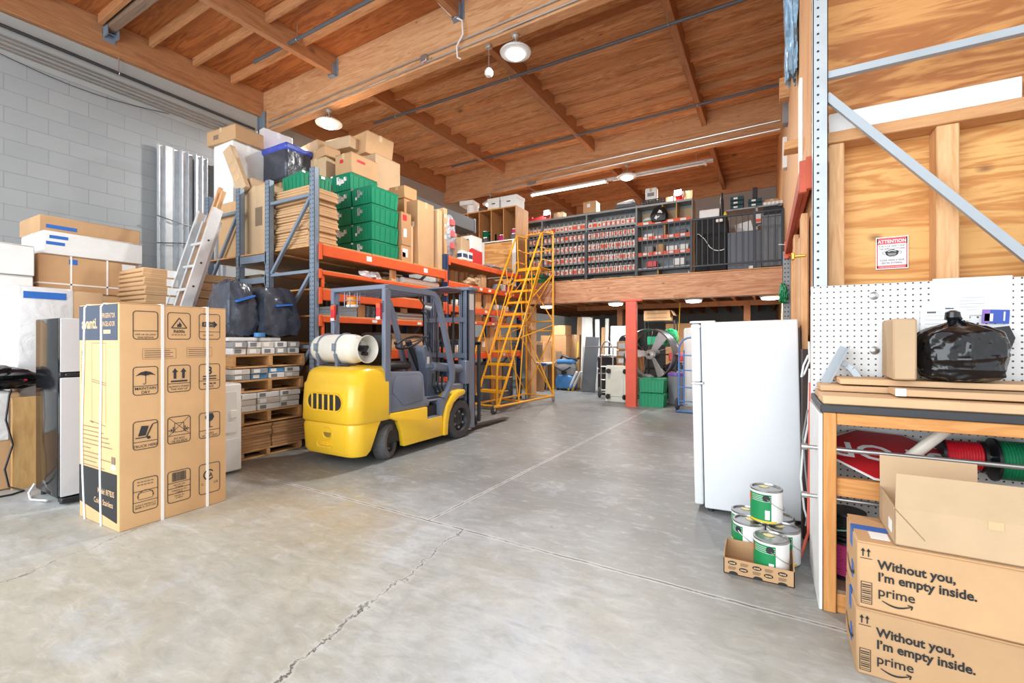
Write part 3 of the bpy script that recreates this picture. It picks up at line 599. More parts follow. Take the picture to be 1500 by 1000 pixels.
nm1 = ['top orange beam of the near bay under the green totes', 'thin orange lip beam of the near bay above the forklift roof', 'wide orange beam of the near bay just under the forklift roof', 'narrow orange beam of the near bay holding the steel studs', 'orange beam of the near bay behind the white gas tank', 'low orange beam of the near bay hidden behind the forklift body']
for (z0, z1, tg), l in zip(b1, nm1): beam(l, RY0 + 0.035, RY1 - 0.035, z0, z1, tags=tg, group='orange beams of the near bay')
b2 = [(2.63, 2.72, ()), (2.21, 2.30, (0.25, 0.38, 0.5, 0.6, 0.75, 0.86)), (1.79, 1.89, (0.45, 0.75)), (1.59, 1.64, (0.3, 0.55)), (0.95, 1.06, (0.5, 0.72, 0.88))]
nm2 = ['top orange beam of the far bay under the red and white carton', 'orange beam with a row of white price tags below the far top beam', 'orange beam of the far bay beside the mast, third from the top', 'narrow orange beam of the far bay beside the mast, fourth from the top', 'lowest orange beam of the far bay behind the yellow ladder steps']
for (z0, z1, tg), l in zip(b2, nm2): beam(l, RY1 + 0.035, RY2 - 0.035, z0, z1, tags=tg, group='orange beams of the far bay')
for z0, z1, l in ((2.33, 2.43, 'upper grey beam between the rear posts by the tall tan carton'), (2.05, 2.13, 'lower grey beam between the rear posts by the tall tan carton')):
    t = thing('rack_beam', l, 'rack beam', (-5.99, RY0, z0)); B().box(-0.29, 0.29, -0.03, 0.03, 0, z1 - z0, 0.004).o('beam_body', STEEL, t)
    for s in (-1, 1): B().box(s * 0.29 - 0.02, s * 0.29 + 0.02, -0.035, 0.04, -0.03, z1 - z0 + 0.02).o('end_connector', STEEL, t)
def deckb(label, x0, x1, y0, y1, z, th=0.022, m=None, name='shelf_board', group=None):
    b = B(); b.box(-(x1 - x0) / 2, (x1 - x0) / 2, -(y1 - y0) / 2, (y1 - y0) / 2, 0, th, 0.002); o = b.o(name, m or SHELFW, None, ((x0 + x1) / 2, (y0 + y1) / 2, z)); return tag(o, label, 'shelf board', group)
for k in range(3):
    y0 = RY0 + 0.05 + k * 0.83; deckb('plywood deck under the green totes, %s board from the near frame' % ordn(k), -5.72, RX + 0.03, y0, y0 + 0.815, 2.462)
deckb('plywood deck under the tall tan carton behind the near frame', -7.2, -5.74, RY0 - 0.02, RY0 + 1.6, 2.44)
deckb('plywood deck of the rear row behind the green totes', -7.2, -5.74, RY0 + 1.6, RY1 + 0.5, 2.44)
deckb('pale board sagging on the thin orange beam of the near bay', -5.66, RX - 0.01, RY0 + 0.06, RY1 - 0.06, 2.146, 0.018, PALLETW)
deckb('plywood shelf board on the wide orange beam of the near bay', -5.66, RX + 0.01, RY0 + 0.06, RY1 - 0.06, 1.922, 0.02)
deckb('plywood shelf board under the steel studs', -5.66, RX, RY0 + 0.06, RY1 - 0.06, 1.592, 0.018)
deckb('plywood shelf board behind the white gas tank', -5.66, RX, RY0 + 0.06, RY1 - 0.06, 1.162, 0.02)
deckb('plywood shelf board on the low beam behind the forklift', -5.66, RX, RY0 + 0.06, RY1 - 0.06, 0.662, 0.02)
for z, l in ((2.722, 'top'), (2.302, 'second'), (1.892, 'third'), (1.642, 'fourth'), (1.062, 'lowest')):
    deckb('plywood shelf board of the far bay on its %s orange beam' % l, -5.66, RX, RY1 + 0.06, RY2 - 0.06, z, 0.018)
# wooden props between the shelves
def prop(label, x, y, z0, z1, w=0.09, d=0.045, m=None):
    b = B(); b.box(-d / 2, d / 2, -w / 2, w / 2, 0, z1 - z0, 0.004); o = b.o('timber_prop', m or STUD, None, (x, y, z0)); return tag(o, label, 'timber prop', 'timber props in the rack')
prop('timber prop between the top and thin orange beams of the near bay', -4.80, 4.95, 2.166, 2.327, 0.1)
prop('timber prop under the wide orange beam, left one behind the forklift roof', -4.86, 4.4, 1.612, 1.787, 0.12)
prop('timber prop under the wide orange beam, right one behind the forklift roof', -4.86, 5.25, 1.612, 1.787, 0.12)
for y, l in ((7.25, 'left'), (7.62, 'right')): prop('stout timber prop of the far bay between tagged beam and third beam, %s one' % l, -4.85, y, 1.912, 2.208, 0.17, 0.09)
prop('timber prop in the far bay under its third beam beside the mast', -4.85, 7.25, 1.66, 1.787, 0.2, 0.09)
for y, l in ((7.0, 'left'), (7.75, 'right')): prop('tall timber prop of the far bay above the lowest beam, %s one' % l, -4.85, y, 1.082, 1.588, 0.17, 0.09)
prop('thick timber post with knots standing at the far rack end', -4.62, 9.1, 0, 2.05, 0.26, 0.13)
# ------------------------------------------------------------------ flattened cartons on the near bay
def flat_stack(label, x0, x1, y0, y1, z0, n, H, m, group, jit=0.02, ends=None):
    base = flat_meshes(x1 - x0, y1 - y0, H, m); base['label'] = 'x'
    for k in range(n):
        loc = ((x0 + x1) / 2 + random.uniform(-jit, jit), (y0 + y1) / 2 + random.uniform(-jit, jit), z0 + k * (H + 0.001)); rz = random.uniform(-0.02, 0.02)
        if k == 0: o = base; o.location = loc; o.rotation_euler = (0, 0, rz); o['group'] = group
        else: o = dup(base, loc, rz, group=group)
        o['label'] = label % (ordn(n - 1 - k) if n - 1 - k else 'topmost')
        if ends and k in ends: B().box((x1 - x0) / 2, (x1 - x0) / 2 + 0.004, ends[k][0], ends[k][1], H * 0.1, H * 0.9).o('paper_label', PAPER, o)
    return z0 + n * (H + 0.001)
flat_stack('flattened carton of the stack behind the perforated near rack post, %s from the top', -5.70, -4.98, 3.68, 4.14, 2.486, 11, 0.068, KRAFT, 'flattened cartons on the rack', 0.025)
zt = flat_stack('flattened carton in the stack behind the aluminium ladder, %s from the top', -6.95, -6.25, 2.46, 3.53, 1.30, 8, 0.105, KRAFT, 'flattened cartons behind the ladder', 0.02,
    {7: (-0.28, -0.16), 6: (-0.3, -0.18), 5: (-0.3, -0.18), 4: (-0.32, -0.2), 3: (-0.3, -0.18)})
carton('large carton under the flattened cartons behind the ladder', -6.95, -6.25, 2.44, 3.53, 0, 1.298, KRAFT_D)
# ------------------------------------------------------------------ green totes on the near bay
TZ = 2.486
tote = tote_meshes(0.42, 0.54, 0.262, GREEN)
def put_tote(loc, rz, label, group='green totes on the rack', scale=None, first=[True]):
    if first[0]: o = tote; first[0] = False
    else: o = dup(tote)
    o.location = loc; o.rotation_euler = rz if isinstance(rz, tuple) else (0, 0, rz); o['label'] = label; o['group'] = group
    return o
fr = ['lowest', 'second from below', 'third from below', 'topmost']
for k in range(4):
    o = put_tote((-5.11, 4.91, TZ + k * 0.262), 0, 'green plastic tote in the front stack of four on the orange beam, %s' % fr[k])
    b = B(); 
    for (x, z, w_, h_) in ((-0.09, 0.10, 0.05, 0.11), (-0.03, 0.13, 0.04, 0.05), (-0.13, 0.07, 0.03, 0.04))[:2 + k % 2]: b.box(x, x + w_, -0.268, -0.262, z, z + h_)
    b.o('torn_sticker', PAPER, o); B().box(-0.21, -0.17, -0.276, -0.27, 0.215, 0.24).o('rim_label', PAPER, o)
for k in range(5):
    o = put_tote((-5.55, 4.91, TZ + k * 0.262), 0, 'green plastic tote in the taller rear stack of five, %s' % (['lowest', 'second from below', 'middle', 'fourth from below', 'topmost'][k]))
    if k in (4, 3, 1):
        b = B(); b.box(0.0, 0.07, -0.268, -0.262, 0.10, 0.16); b.box(0.06, 0.12, -0.268, -0.262, 0.13, 0.19); b.box(-0.04, 0.0, -0.268, -0.262, 0.08, 0.14); b.o('torn_sticker', PAPER, o)
zt = TZ + 11 * 0.069
o = put_tote((-5.45, 4.0, zt + 0.004), R(82), 'green tote lying on top of the flattened cartons behind the near post'); B().box(0.05, 0.10, -0.276, -0.27, 0.2, 0.235).o('rim_label', PAPER, o)
o = put_tote((-5.98, 4.75, 3.22), 0, 'green tote with a torn white sticker wedged between rear stack and plastic wrapped crates')
B().box(-0.06, 0.08, -0.272, -0.262, 0.05, 0.17).o('torn_sticker', PAPER, o)
carton('brown carton under the wedged green tote on the rear row', -6.3, -5.77, 4.6, 5.15, 2.464, 3.215, KRAFT_D)
# ------------------------------------------------------------------ cartons on the near bay, right of the totes
carton('tall tan carton with a white label beside the flat cartons on the top beam', -5.17, -4.84, 5.55, 5.95, 2.486, 3.54, KRAFT, stickers=[('-y', 0.62, 0.75, 0.60, 0.68, PAPER)], tape='x')
carton('slim tan carton standing in front of the tall labelled carton', -5.08, -4.93, 5.44, 5.545, 2.486, 3.12, KRAFT_L, tape='x')
carton('brown carton with a red and white label, lower of two beside the totes', -5.15, -4.86, 5.20, 5.42, 2.486, 2.76, KRAFT_D, stickers=[('+x', 0.1, 0.6, 0.35, 0.8, PAPER), ('+x', 0.1, 0.4, 0.35, 0.6, REDP, 'red_mark')])
carton('brown carton with red stickers, upper of two beside the totes', -5.15, -4.86, 5.20, 5.42, 2.762, 3.27, KRAFT_D, stickers=[('+x', 0.1, 0.5, 0.75, 0.92, REDP, 'red_mark'), ('+x', 0.2, 0.5, 0.25, 0.5, PAPER)])
carton('tall flat pale carton standing on edge at the rack bay end', -5.28, -4.80, 6.0, 6.12, 2.486, 3.50, KRAFT_L, tape=None, seam=False)
carton('tall flat tan carton with small white stickers at the rack bay end', -5.26, -4.83, 6.205, 6.30, 2.76, 3.58, KRAFT, tape=None, seam=False, stickers=[('+x', 0.2, 0.6, 0.35, 0.42, PAPER), ('+x', 0.2, 0.6, 0.6, 0.66, PAPER), ('+x', 0.2, 0.6, 0.8, 0.86, PAPER)])
p = ony(452, 470, 4)
carton('brown carton holding up the taped box above the wedged tote', -6.32, -6.22, 4.64, 4.92, 2.464, 3.717, KRAFT_D)
carton('tan carton on the front green totes with red printed marks', -5.72, -5.36, 4.68, 5.2, TZ + 5 * 0.262 - 0.004, 4.10, KRAFT, stickers=[('-y', 0.3, 0.5, 0.55, 0.72, REDP, 'red_mark'), ('+x', 0.2, 0.5, 0.6, 0.72, REDP, 'red_mark')])
carton('brown carton with yellow and white labels under the big tilted box', -6.0, -5.45, 5.24, 5.80, 3.32, 4.30, KRAFT_PALE, stickers=[('-y', 0.3, 0.75, 0.62, 0.82, PAPER), ('-y', 0.22, 0.45, 0.82, 0.94, YELP, 'yellow_label'), ('+x', 0.2, 0.5, 0.2, 0.42, INKGREY, 'printed_mark')])
carton('brown carton carrying the labelled carton behind the totes', -5.99, -5.45, 5.24, 5.80, 2.486, 3.318, KRAFT_D)
carton('big long tan carton tilted on top of the pile with a black strap', -6.45, -5.5, 5.22, 5.72, 4.31, 4.66, KRAFT, rot=(R(-4), R(4), R(-12)), tape='x')
for (u, v, lab, L, W_, H, z, m) in ((0, 0, 'small brown carton behind the front totes, upper of two', 0.34, 0.3, 0.20, 3.60, KRAFT_D), (0, 0, 'small brown carton behind the front totes, lower of two', 0.34, 0.34, 0.30, 3.29, KRAFT_D)):
    carton(lab, -5.42, -5.42 + L, 5.5, 5.5 + W_, z, z + H, m)
carton('tan carton supporting the small cartons behind the front totes', -5.43, -5.19, 5.22, 5.84, 2.486, 3.288, KRAFT_D)
t = thing('ventilation_duct', 'long grey sheet metal duct lying across the rack tops behind the totes', 'duct', (-5.9, 6.0, 3.62)); B().box(0, 0.42, 0.05, 2.1, 0, 0.28, 0.01).o('duct_body', GREYD, t)
b = B(); b.box(-0.01, 0.43, 2.1, 2.13, -0.01, 0.29); b.o('duct_flange', STEEL, t)
carton('brown carton holding up the near end of the grey duct', -6.0, -5.45, 6.3, 6.9, 2.745, 3.618, KRAFT_D)
# ------------------------------------------------------------------ pile of boxes on the rear row by the wall
carton('tall white carton standing against the block wall behind the rack', -7.24, -6.74, 3.73, 4.2, 2.464, 4.20, WHITEB, tape='x', tm=PAPER)
carton('brown carton on top of the tall white carton', -7.35, -6.68, 3.70, 4.15, 4.203, 4.42, KRAFT, rot=R(4), stickers=[('-y', 0.25, 0.42, 0.3, 0.6, INKGREY, 'printed_mark')])
carton('tall tan carton standing between the rack posts', -6.46, -5.93, 3.72, 4.25, 2.464, 3.44, KRAFT_PALE, stickers=[('-y', 0.55, 0.85, 0.42, 0.68, INKGREY, 'printed_mark')])
carton('brown panel carton standing left of the tall tan carton', -6.98, -6.5, 3.66, 3.71, 2.464, 3.28, KRAFT, tape=None, seam=False)
carton('white carton with dark straps high on the pile by the wall corner', -7.28, -6.82, 4.28, 4.75, 4.20, 4.62, WHITEB, rot=R(-6), tape='x', tm=PAPER, stickers=[('-y', 0.3, 0.38, 0, 1, INKDARK, 'dark_strap'), ('-y', 0.62, 0.70, 0, 1, INKDARK, 'dark_strap')])
carton('large white carton under the strapped white carton by the wall', -7.28, -6.78, 4.25, 4.85, 2.464, 4.195, WHITEB)
carton('long tan carton with printed squares leaning diagonally on the pile', -6.42, -6.24, 3.62, 3.70, 3.38, 4.14, KRAFT_PALE, rot=(R(-4), R(-30), R(8)), tape=None, seam=False, stickers=[('-y', 0.2, 0.8, 0.62, 0.74, KRAFT_L, 'printed_square'), ('-y', 0.2, 0.8, 0.42, 0.54, KRAFT_L, 'printed_square'), ('-y', 0.2, 0.8, 0.22, 0.34, KRAFT_L, 'printed_square')])
carton('small tan carton lying under the leaning printed carton', -6.6, -6.3, 3.74, 4.1, 3.444, 3.58, KRAFT_PALE)
# plastic wrapped crates with blue lids
t = thing('wrapped_crates', 'dark crates with blue lids wrapped in clear film above the rack posts', 'crate', (-6.46, 4.40, 3.70)); b = B(); b.box(-0.29, 0.29, -0.22, 0.22, 0, 0.50, 0.03); b.o('crate_body', BAGG, t); b = B(); b.box(-0.31, 0.31, -0.24, 0.24, 0.42, 0.53, 0.03); b.o('blue_lid', paint('lid_blue', (70, 88, 190), 0.3, var=0.25, scale=14), t)
carton('carton under the film wrapped crates', -6.74, -6.16, 4.27, 4.60, 2.464, 3.698, KRAFT_D)
pile = [('tan flat box with rounded corners at the back of the pile, left one', -6.85, -6.32, 4.88, 5.3, 4.36, 4.56, KRAFT_PALE, -8), ('tan box at the back of the pile under the rounded flat one', -6.8, -6.25, 4.9, 5.4, 3.98, 4.356, KRAFT_PALE, 3),
        ('tan box with tape in the middle of the pile above the wedged tote', -6.30, -5.86, 4.60, 4.92, 3.72, 4.10, KRAFT_PALE, 4), ('long tan box with white end lying on the pile above the wedged tote', -6.40, -5.80, 4.62, 4.88, 4.104, 4.25, KRAFT, -8),
        ('flat tan box stacked behind the long white ended box', -6.28, -5.75, 4.95, 5.2, 4.36, 4.54, KRAFT_PALE, 5)]
for lab, x0, x1, y0, y1, z0, z1, m, rz in pile: carton(lab, x0, x1, y0, y1, z0, z1, m, rot=R(rz))
carton('brown carton deep in the pile under the flat boxes', -6.9, -6.02, 4.94, 5.7, 2.464, 3.976, KRAFT_D)
carton('tan board leaning over the pile beside the strapped white carton', -6.78, -6.74, 4.62, 4.86, 4.12, 4.66, KRAFT, rot=(0, R(-52), R(10)), tape=None, seam=False)
# ------------------------------------------------------------------ shelf contents, near bay
def stud_bundle():
    t = thing('steel_stud', 'x', 'steel stud'); b = B(); L = 2.0
    b.box(-0.045, 0.045, -L / 2, L / 2, 0, 0.003); b.box(-0.045, -0.042, -L / 2, L / 2, 0, 0.04); b.box(0.042, 0.045, -L / 2, L / 2, 0, 0.04); b.o('channel', GALV, t); return t
st = stud_bundle(); n = 0
for c_, (x, y, ang) in enumerate(((-4.84, 4.35, 90), (-4.84, 4.47, 90), (-4.85, 4.60, 88), (-4.84, 4.74, 92), (-4.85, 4.87, 86))):
    for k in range(4):
        lab = 'steel channel end showing on the stud shelf, %s column, %s from below' % (ordn(c_), ordn(k))
        o = st if n == 0 else dup(st)
        o.location = (x - 0.38, y, 1.612 + k * 0.041); o.rotation_euler = (0, 0, R(ang + random.uniform(-3, 3))); o['label'] = lab; o['group'] = 'steel channels on the stud shelf'; o.scale = (1, 0.38, 1); n += 1
pp = None
for k in range(9):
    lab = 'grey metal pipe lying on the stud shelf behind the forklift pillar, %s of the bundle' % ordn(k)
    r_, c_ = divmod(k, 5)
    b = B(); b.lathe([(0.026, 0), (0.03, 0), (0.03, 1.0), (0.026, 1.0)], 12, cap=True)
    if pp is None: pp = b.o('metal_pipe', GALV); o = pp
    else: b.bm.free(); o = pp.copy(); COL.objects.link(o)
    o.location = (-4.82 - c_ * 0.063 - r_ * 0.03, 5.05, 1.642 + r_ * 0.052); o.rotation_euler = (R(-90), 0, 0); tag(o, lab, 'pipe', 'metal pipes on the stud shelf')
for k in range(3):
    b = B(); b.lathe([(0.045, 0), (0.05, 0), (0.05, 0.85), (0.045, 0.85)], 16); o = b.o('paper_roll', PAPER, None, (-4.86 - 0.11 * k, 5.20, 2.217), (R(-90), 0, 0))
    tag(o, 'white roll lying on the pale board above the forklift roof, %s from the front' % ordn(k), 'roll', 'white rolls on the rack')
t = tag(B().ico((0, 0, 0), 0.10, 0.17, 0.05, 2, 0.35).o('plastic_bag', film('white_bag', (226, 226, 228), 0.3), None, (-4.78, 4.5, 2.20)), 'crumpled white plastic bag hanging over the thin orange beam', 'plastic bag')
for (y0, y1, z0, h, lab, m) in ((3.75, 4.6, 1.184, 0.03, 'sheet of brown board on the shelf behind the gas tank, lowest', PALLETW), (3.8, 4.7, 1.215, 0.025, 'sheet of brown board on the shelf behind the gas tank, middle', KRAFT_D), (3.85, 4.65, 1.242, 0.03, 'sheet of brown board on the shelf behind the gas tank, topmost', PALLETW)):
    deckb(lab, -5.5, RX + 0.04, y0, y1, z0, h, m, 'board_sheet', 'board sheets behind the gas tank')
carton('pale carton on the shelf behind the steering wheel', -5.4, -4.8, 4.9, 5.9, 1.184, 1.40, KRAFT_L)
carton('dark carton on the low shelf behind the forklift seat, left one', -5.5, -4.82, 3.8, 4.6, 0.684, 0.98, KRAFT_D)
carton('dark carton on the low shelf behind the forklift seat, right one', -5.5, -4.82, 4.75, 5.8, 0.684, 0.96, KRAFT_D)
carton('brown carton in the dark under the top beam of the near bay', -5.6, -5.05, 5.3, 6.0, 2.166, 2.31, KRAFT_D)
# ------------------------------------------------------------------ far bay: top shelf, tubes, small goods
z = 2.742
t = carton('white carton with a red lower half on the far top beam', -5.06, -4.80, 7.0, 7.35, z, z + 0.52, WHITEB, tape=None, tm=PAPER)
b = B(); a, c = 0.132, 0.177
b.prism([(-a, 0.0), (a, 0.0), (a, 0.28), (0, 0.21), (-a, 0.28)], -c - 0.004, -c, 'xz'); b.prism([(-c, 0.0), (c, 0.0), (c, 0.25), (-c, 0.28)], a, a + 0.004, 'yz'); b.o('red_print', REDP, t)
B().cyl((0.02, -0.182, 0.44), (0.06, -0.182, 0.44), 0.014, n=10).o('hand_hole', INKDARK, t)
carton('small brown carton tied with cord beside the red and white carton', -5.02, -4.82, 6.66, 6.98, z, z + 0.42, KRAFT_PALE, rot=R(8))
for k, (y, zz) in enumerate(((6.62, 0), (6.80, 0))):
    carton('small patterned white and blue box on the far top beam, %s' % ('left' if k == 0 else 'right'), -4.86 + 0.0, -4.74, y, y + 0.15, z, z + 0.17, WHITEB, tape=None, stickers=[('-y', 0.1, 0.9, 0.3, 0.7, BLUED, 'blue_print'), ('+x', 0.1, 0.9, 0.3, 0.7, BLUED, 'blue_print')], group='patterned boxes on the far top beam')
b = B(); b.ico((0, 0, 0.38), 0.13, 0.16, 0.40, 3, 0.06); o = b.o('bag_body', GREYBAG); 
t = thing('printed_bag', 'tall grey plastic bag with red prints at the bay end', 'bag', (-4.90, 6.40, z)); o.parent = t
b = B(); [b.box(0.095, 0.135, -0.07, 0.03, zz, zz + 0.10) for zz in (0.16, 0.36, 0.56)]; b.o('red_print', paint('faded_red', (214, 90, 96), 0.5), t)
tag(B().ico((0, 0, 0.05), 0.12, 0.26, 0.055, 2, 0.2).o('plastic_bag', GREYBAG, None, (-4.9, 7.85, z)), 'flat grey plastic bag on the far top beam right of the red carton', 'plastic bag')
tag(B().ico((0, 0, 0.05), 0.12, 0.22, 0.055, 2, 0.2).o('plastic_bag', GREYBAG, None, (-4.9, 8.4, z)), 'flat grey plastic bag at the far end of the far top beam', 'plastic bag')
rn = 0
for k in range(14):
    y = 6.35 + k * 0.165; b = B(); h = random.uniform(0.24, 0.29); b.lathe([(0.04, 0), (0.062, 0), (0.062, h), (0.04, h)], 14)
    o = b.o('cardboard_tube', KRAFT_D if k % 3 else KRAFT_PALE, None, (-5.05 - 0.03 * (k % 2), y, 2.322)); tag(o, 'brown cardboard tube standing under the far top beam, %s from the near frame' % ordn(k), 'tube', 'cardboard tubes in the far bay')
tag(B().ico((0, 0, 0.06), 0.12, 0.2, 0.07, 2, 0.3).o('paper_wad', KRAFT_PALE, None, (-4.82, 7.0, 2.325)), 'crumpled kraft paper on the tagged beam shelf', 'paper')
for k, (y, h, m) in enumerate(((7.2, 0.16, KRAFT_PALE), (7.4, 0.24, KRAFT), (7.95, 0.12, GREYP), (8.15, 0.14, WHITEP), (8.35, 0.1, PINK))):
    b = B(); b.box(-0.06, 0.06, -0.08, 0.08, 0, h, 0.01); o = b.o('small_goods_box', m, None, (-4.84, y, 2.322)); tag(o, 'small box of goods on the tagged beam shelf, %s from the near frame' % ordn(k), 'box', 'small boxes on the tagged shelf')
def pouch(label, y, zz, m, r=0.07):
    b = B(); b.lathe([(r * 0.8, 0), (r, 0.02), (r, r * 1.3), (r * 0.9, r * 1.5), (0.01, r * 1.55)], 16); o = b.o('small_canister', m, None, (-4.83, y, zz)); tag(o, label, 'canister', 'canisters in the far bay')
for k, (y, m) in enumerate(((6.5, WHITEP), (6.72, BLUEP), (6.94, WHITEP), (7.9, WHITEP), (8.1, GREYP), (8.3, WHITEP))): pouch('small canister on the third shelf of the far bay, %s from the near frame' % ordn(k), y, 1.912, m)
for k, (y, m) in enumerate(((6.6, KRAFT), (6.85, GREYD), (7.5, KRAFT), (7.75, REDP), (8.2, KRAFT_D))):
    b = B(); b.box(-0.07, 0.07, -0.09, 0.09, 0, 0.1, 0.01); o = b.o('small_goods_box', m, None, (-4.85, y, 1.662)); tag(o, 'small box on the fourth shelf of the far bay, %s from the near frame' % ordn(k), 'box', 'small boxes on the fourth shelf')
carton('tan carton with papers on the lowest shelf behind the ladder steps', -5.2, -4.82, 7.25, 7.65, 1.082, 1.36, KRAFT, stickers=[('+x', 0.3, 0.6, 0.3, 0.7, PAPER)])
carton('white crate on the lowest shelf behind the ladder steps', -5.2, -4.84, 6.6, 6.92, 1.082, 1.26, WHITEB)
carton('grey carton on the lowest shelf at the far end behind the ladder', -5.2, -4.84, 8.0, 8.5, 1.082, 1.3, KRAFT_PALE)
for k in range(5):
    y = 6.4 + k * 0.48; carton('dark carton on the floor under the far bay, %s from the near frame' % ordn(k), -5.5, -4.9, y, y + 0.44, 0, 0.82, KRAFT_D if k % 2 else board('blue_grey_board%d' % k, (92, 104, 116)), group='cartons under the far bay')
t = thing('orange_upright', 'narrow orange upright strip beside the near slotted post between the beams', 'upright strip', (RX + 0.01, 3.69, 1.165)); B().box(-0.02, 0.02, -0.018, 0.018, 0, 0.35, 0.003).o('strip', ORANGE, t)
t = thing('orange_upright', 'narrow orange upright strip beside the near slotted post above the wide beam', 'upright strip', (RX + 0.01, 3.69, 1.945)); B().box(-0.02, 0.02, -0.018, 0.018, 0, 0.15, 0.003).o('strip', ORANGE, t)
# ------------------------------------------------------------------ soft and crumpled shapes
from mathutils import noise as MN
def blob(sx, sy, sz, seed=0, sq=0.55, amp=0.05, freq=3.0, cuts=14, top=0.0, crease=0.03):
    """rounded, creased lump standing on z=0 (half sizes sx, sy; height sz)"""
    b = B(); t = bmesh.new(); bmesh.ops.create_cube(t, size=2.0); bmesh.ops.subdivide_edges(t, edges=t.edges[:], cuts=cuts, use_grid_fill=True)
    mp = {}
    for v in t.verts:
        p = v.co.copy(); q = p.normalized() * 1.25; p = p.lerp(q, sq); o = Vector((seed * 3.1, seed * 1.7, seed * 5.3))
        n = MN.noise(p * freq + o) * amp + abs(MN.noise(p * freq * 2.3 + o * 2)) * crease * 2 - crease
        p = p * (1 + n); f = (p.z + 1) / 2; k = 1 - top * max(0, f - 0.5) * 2
        mp[v] = b.bm.verts.new((p.x * sx * k, p.y * sy * k, max(0, f * sz)))
    for f in t.faces: b.bm.faces.new([mp[v] for v in f.verts])
    t.free(); return b
class Ink:
    """flat printed marks on a face: (a, b) in metres on the face plane given by matrix M"""
    def __init__(s, M): s.M = M; s.b = B()
    def poly(s, pts): s.b.bm.faces.new([s.b.bm.verts.new(s.M @ Vector((a, c, 0))) for a, c in pts]); return s
    def rect(s, a0, c0, a1, c1): return s.poly([(a0, c0), (a1, c0), (a1, c1), (a0, c1)])
    def line(s, p, q, w):
        d = Vector((q[0] - p[0], q[1] - p[1])); n = Vector((-d.y, d.x)).normalized() * w / 2
        return s.poly([(p[0] + n.x, p[1] + n.y), (p[0] - n.x, p[1] - n.y), (q[0] - n.x, q[1] - n.y), (q[0] + n.x, q[1] + n.y)])
    def rr(s, a0, c0, a1, c1, r, w):
        o = []
        for cx, cy, st in ((a1 - r, c1 - r, 0), (a0 + r, c1 - r, 90), (a0 + r, c0 + r, 180), (a1 - r, c0 + r, 270)):
            for k in range(5): an = R(st + k * 22.5); o.append((cx, cy, math.cos(an), math.sin(an)))
        n = len(o)
        for i in range(n):
            p, q = o[i], o[(i + 1) % n]
            s.poly([(p[0] + p[2] * r, p[1] + p[3] * r), (q[0] + q[2] * r, q[1] + q[3] * r), (q[0] + q[2] * (r - w), q[1] + q[3] * (r - w)), (p[0] + p[2] * (r - w), p[1] + p[3] * (r - w))])
        return s
    def disc(s, c, r, n=20, a0=0, a1=360): return s.poly([(c[0] + math.cos(R(a0 + (a1 - a0) * k / n)) * r, c[1] + math.sin(R(a0 + (a1 - a0) * k / n)) * r) for k in range(n + (a1 - a0 < 360))])
    def ring(s, c, r, w, n=24, a0=0, a1=360):
        for k in range(n):
            p, q = R(a0 + (a1 - a0) * k / n), R(a0 + (a1 - a0) * (k + 1) / n)
            s.poly([(c[0] + math.cos(x) * y, c[1] + math.sin(x) * y) for x, y in ((p, r), (q, r), (q, r - w), (p, r - w))])
        return s
    def o(s, name, mat, parent): return s.b.o(name, mat, parent, flat=True)
# ------------------------------------------------------------------ the big refrigerator carton with shipping marks
W_, D_, H_ = 0.63, 0.70, 1.555
t = thing('cardboard_box', 'tall strapped refrigerator carton printed with shipping symbols, at the left front', 'box', (-4.13, 1.707, 0), R(1.0))
b = B(); b.box(-W_ / 2, W_ / 2, -D_ / 2, D_ / 2, 0.0, H_ - 0.006, 0.008, None, 2); b.box(-W_ / 2 + .003, W_ / 2 - .003, -D_ / 2 + .003, -0.003, H_ - .006, H_); b.box(-W_ / 2 + .003, W_ / 2 - .003, 0.003, D_ / 2 - .003, H_ - .006, H_); body = b.o('box_body', KRAFT_BOX, t)
MY = face_M('-y', 0, -D_ / 2, 0); MX = face_M('+x', W_ / 2, 0, 0)
hw = W_ / 2
i = Ink(MY); i.rect(-hw + 0.006, 1.30, hw - 0.02, H_ - 0.008); i.o('printed_band', INKBLUE, t)
i = Ink(MY); i.poly([(-hw + 0.006, 0.12), (hw - 0.03, 0.055), (hw - 0.03, 0.385), (-hw + 0.006, 0.385)]); i.o('printed_band', INKDARK, t)
P2 = Matrix.Translation((0, -0.0012, 0))
text('printed_word', 'avanti.', 0.105, KRAFT_L, P2 @ face_M('-y', -hw + 0.055, -D_ / 2, 1.385), t, 0.03, 0.95)
text('printed_words', 'REFRIGERATOR\nCONGELADOR', 0.046, KRAFT_L, P2 @ face_M('-y', 0.035, -D_ / 2, 1.455), t, 0.015, 0.72, line=1.25)
text('printed_words', 'Model: RF7B3S', 0.055, KRAFT_L, P2 @ face_M('-y', 0.0, -D_ / 2, 0.225), t, 0.01, 0.75)
text('printed_words', 'Color: Stainless', 0.055, KRAFT_L, P2 @ face_M('-y', -0.06, -D_ / 2, 0.15), t, 0.01, 0.85)
i = Ink(MY); w = 0.003
for a0, c0, a1, c1 in ((-0.1, 0.72, 0.12, 1.28), ): i.line((a0, c0), (a0, c1), w); i.line((a1, c0), (a1, c1), w); i.line((a0, c1), (a1, c1), w); i.line((a0, 1.02), (a1, 1.0), w * 1.5); i.line((a0, 1.005), (a1, 0.985), w * 1.5); i.line((a0 - 0.03, c0), (a0 + 0.02, c0 - 0.01), w * 3); i.line((a0, c0), (a1, c0 - 0.02), w * 1.5)
i.o('line_drawing', INKGREY, t)
rl = random.Random(5)
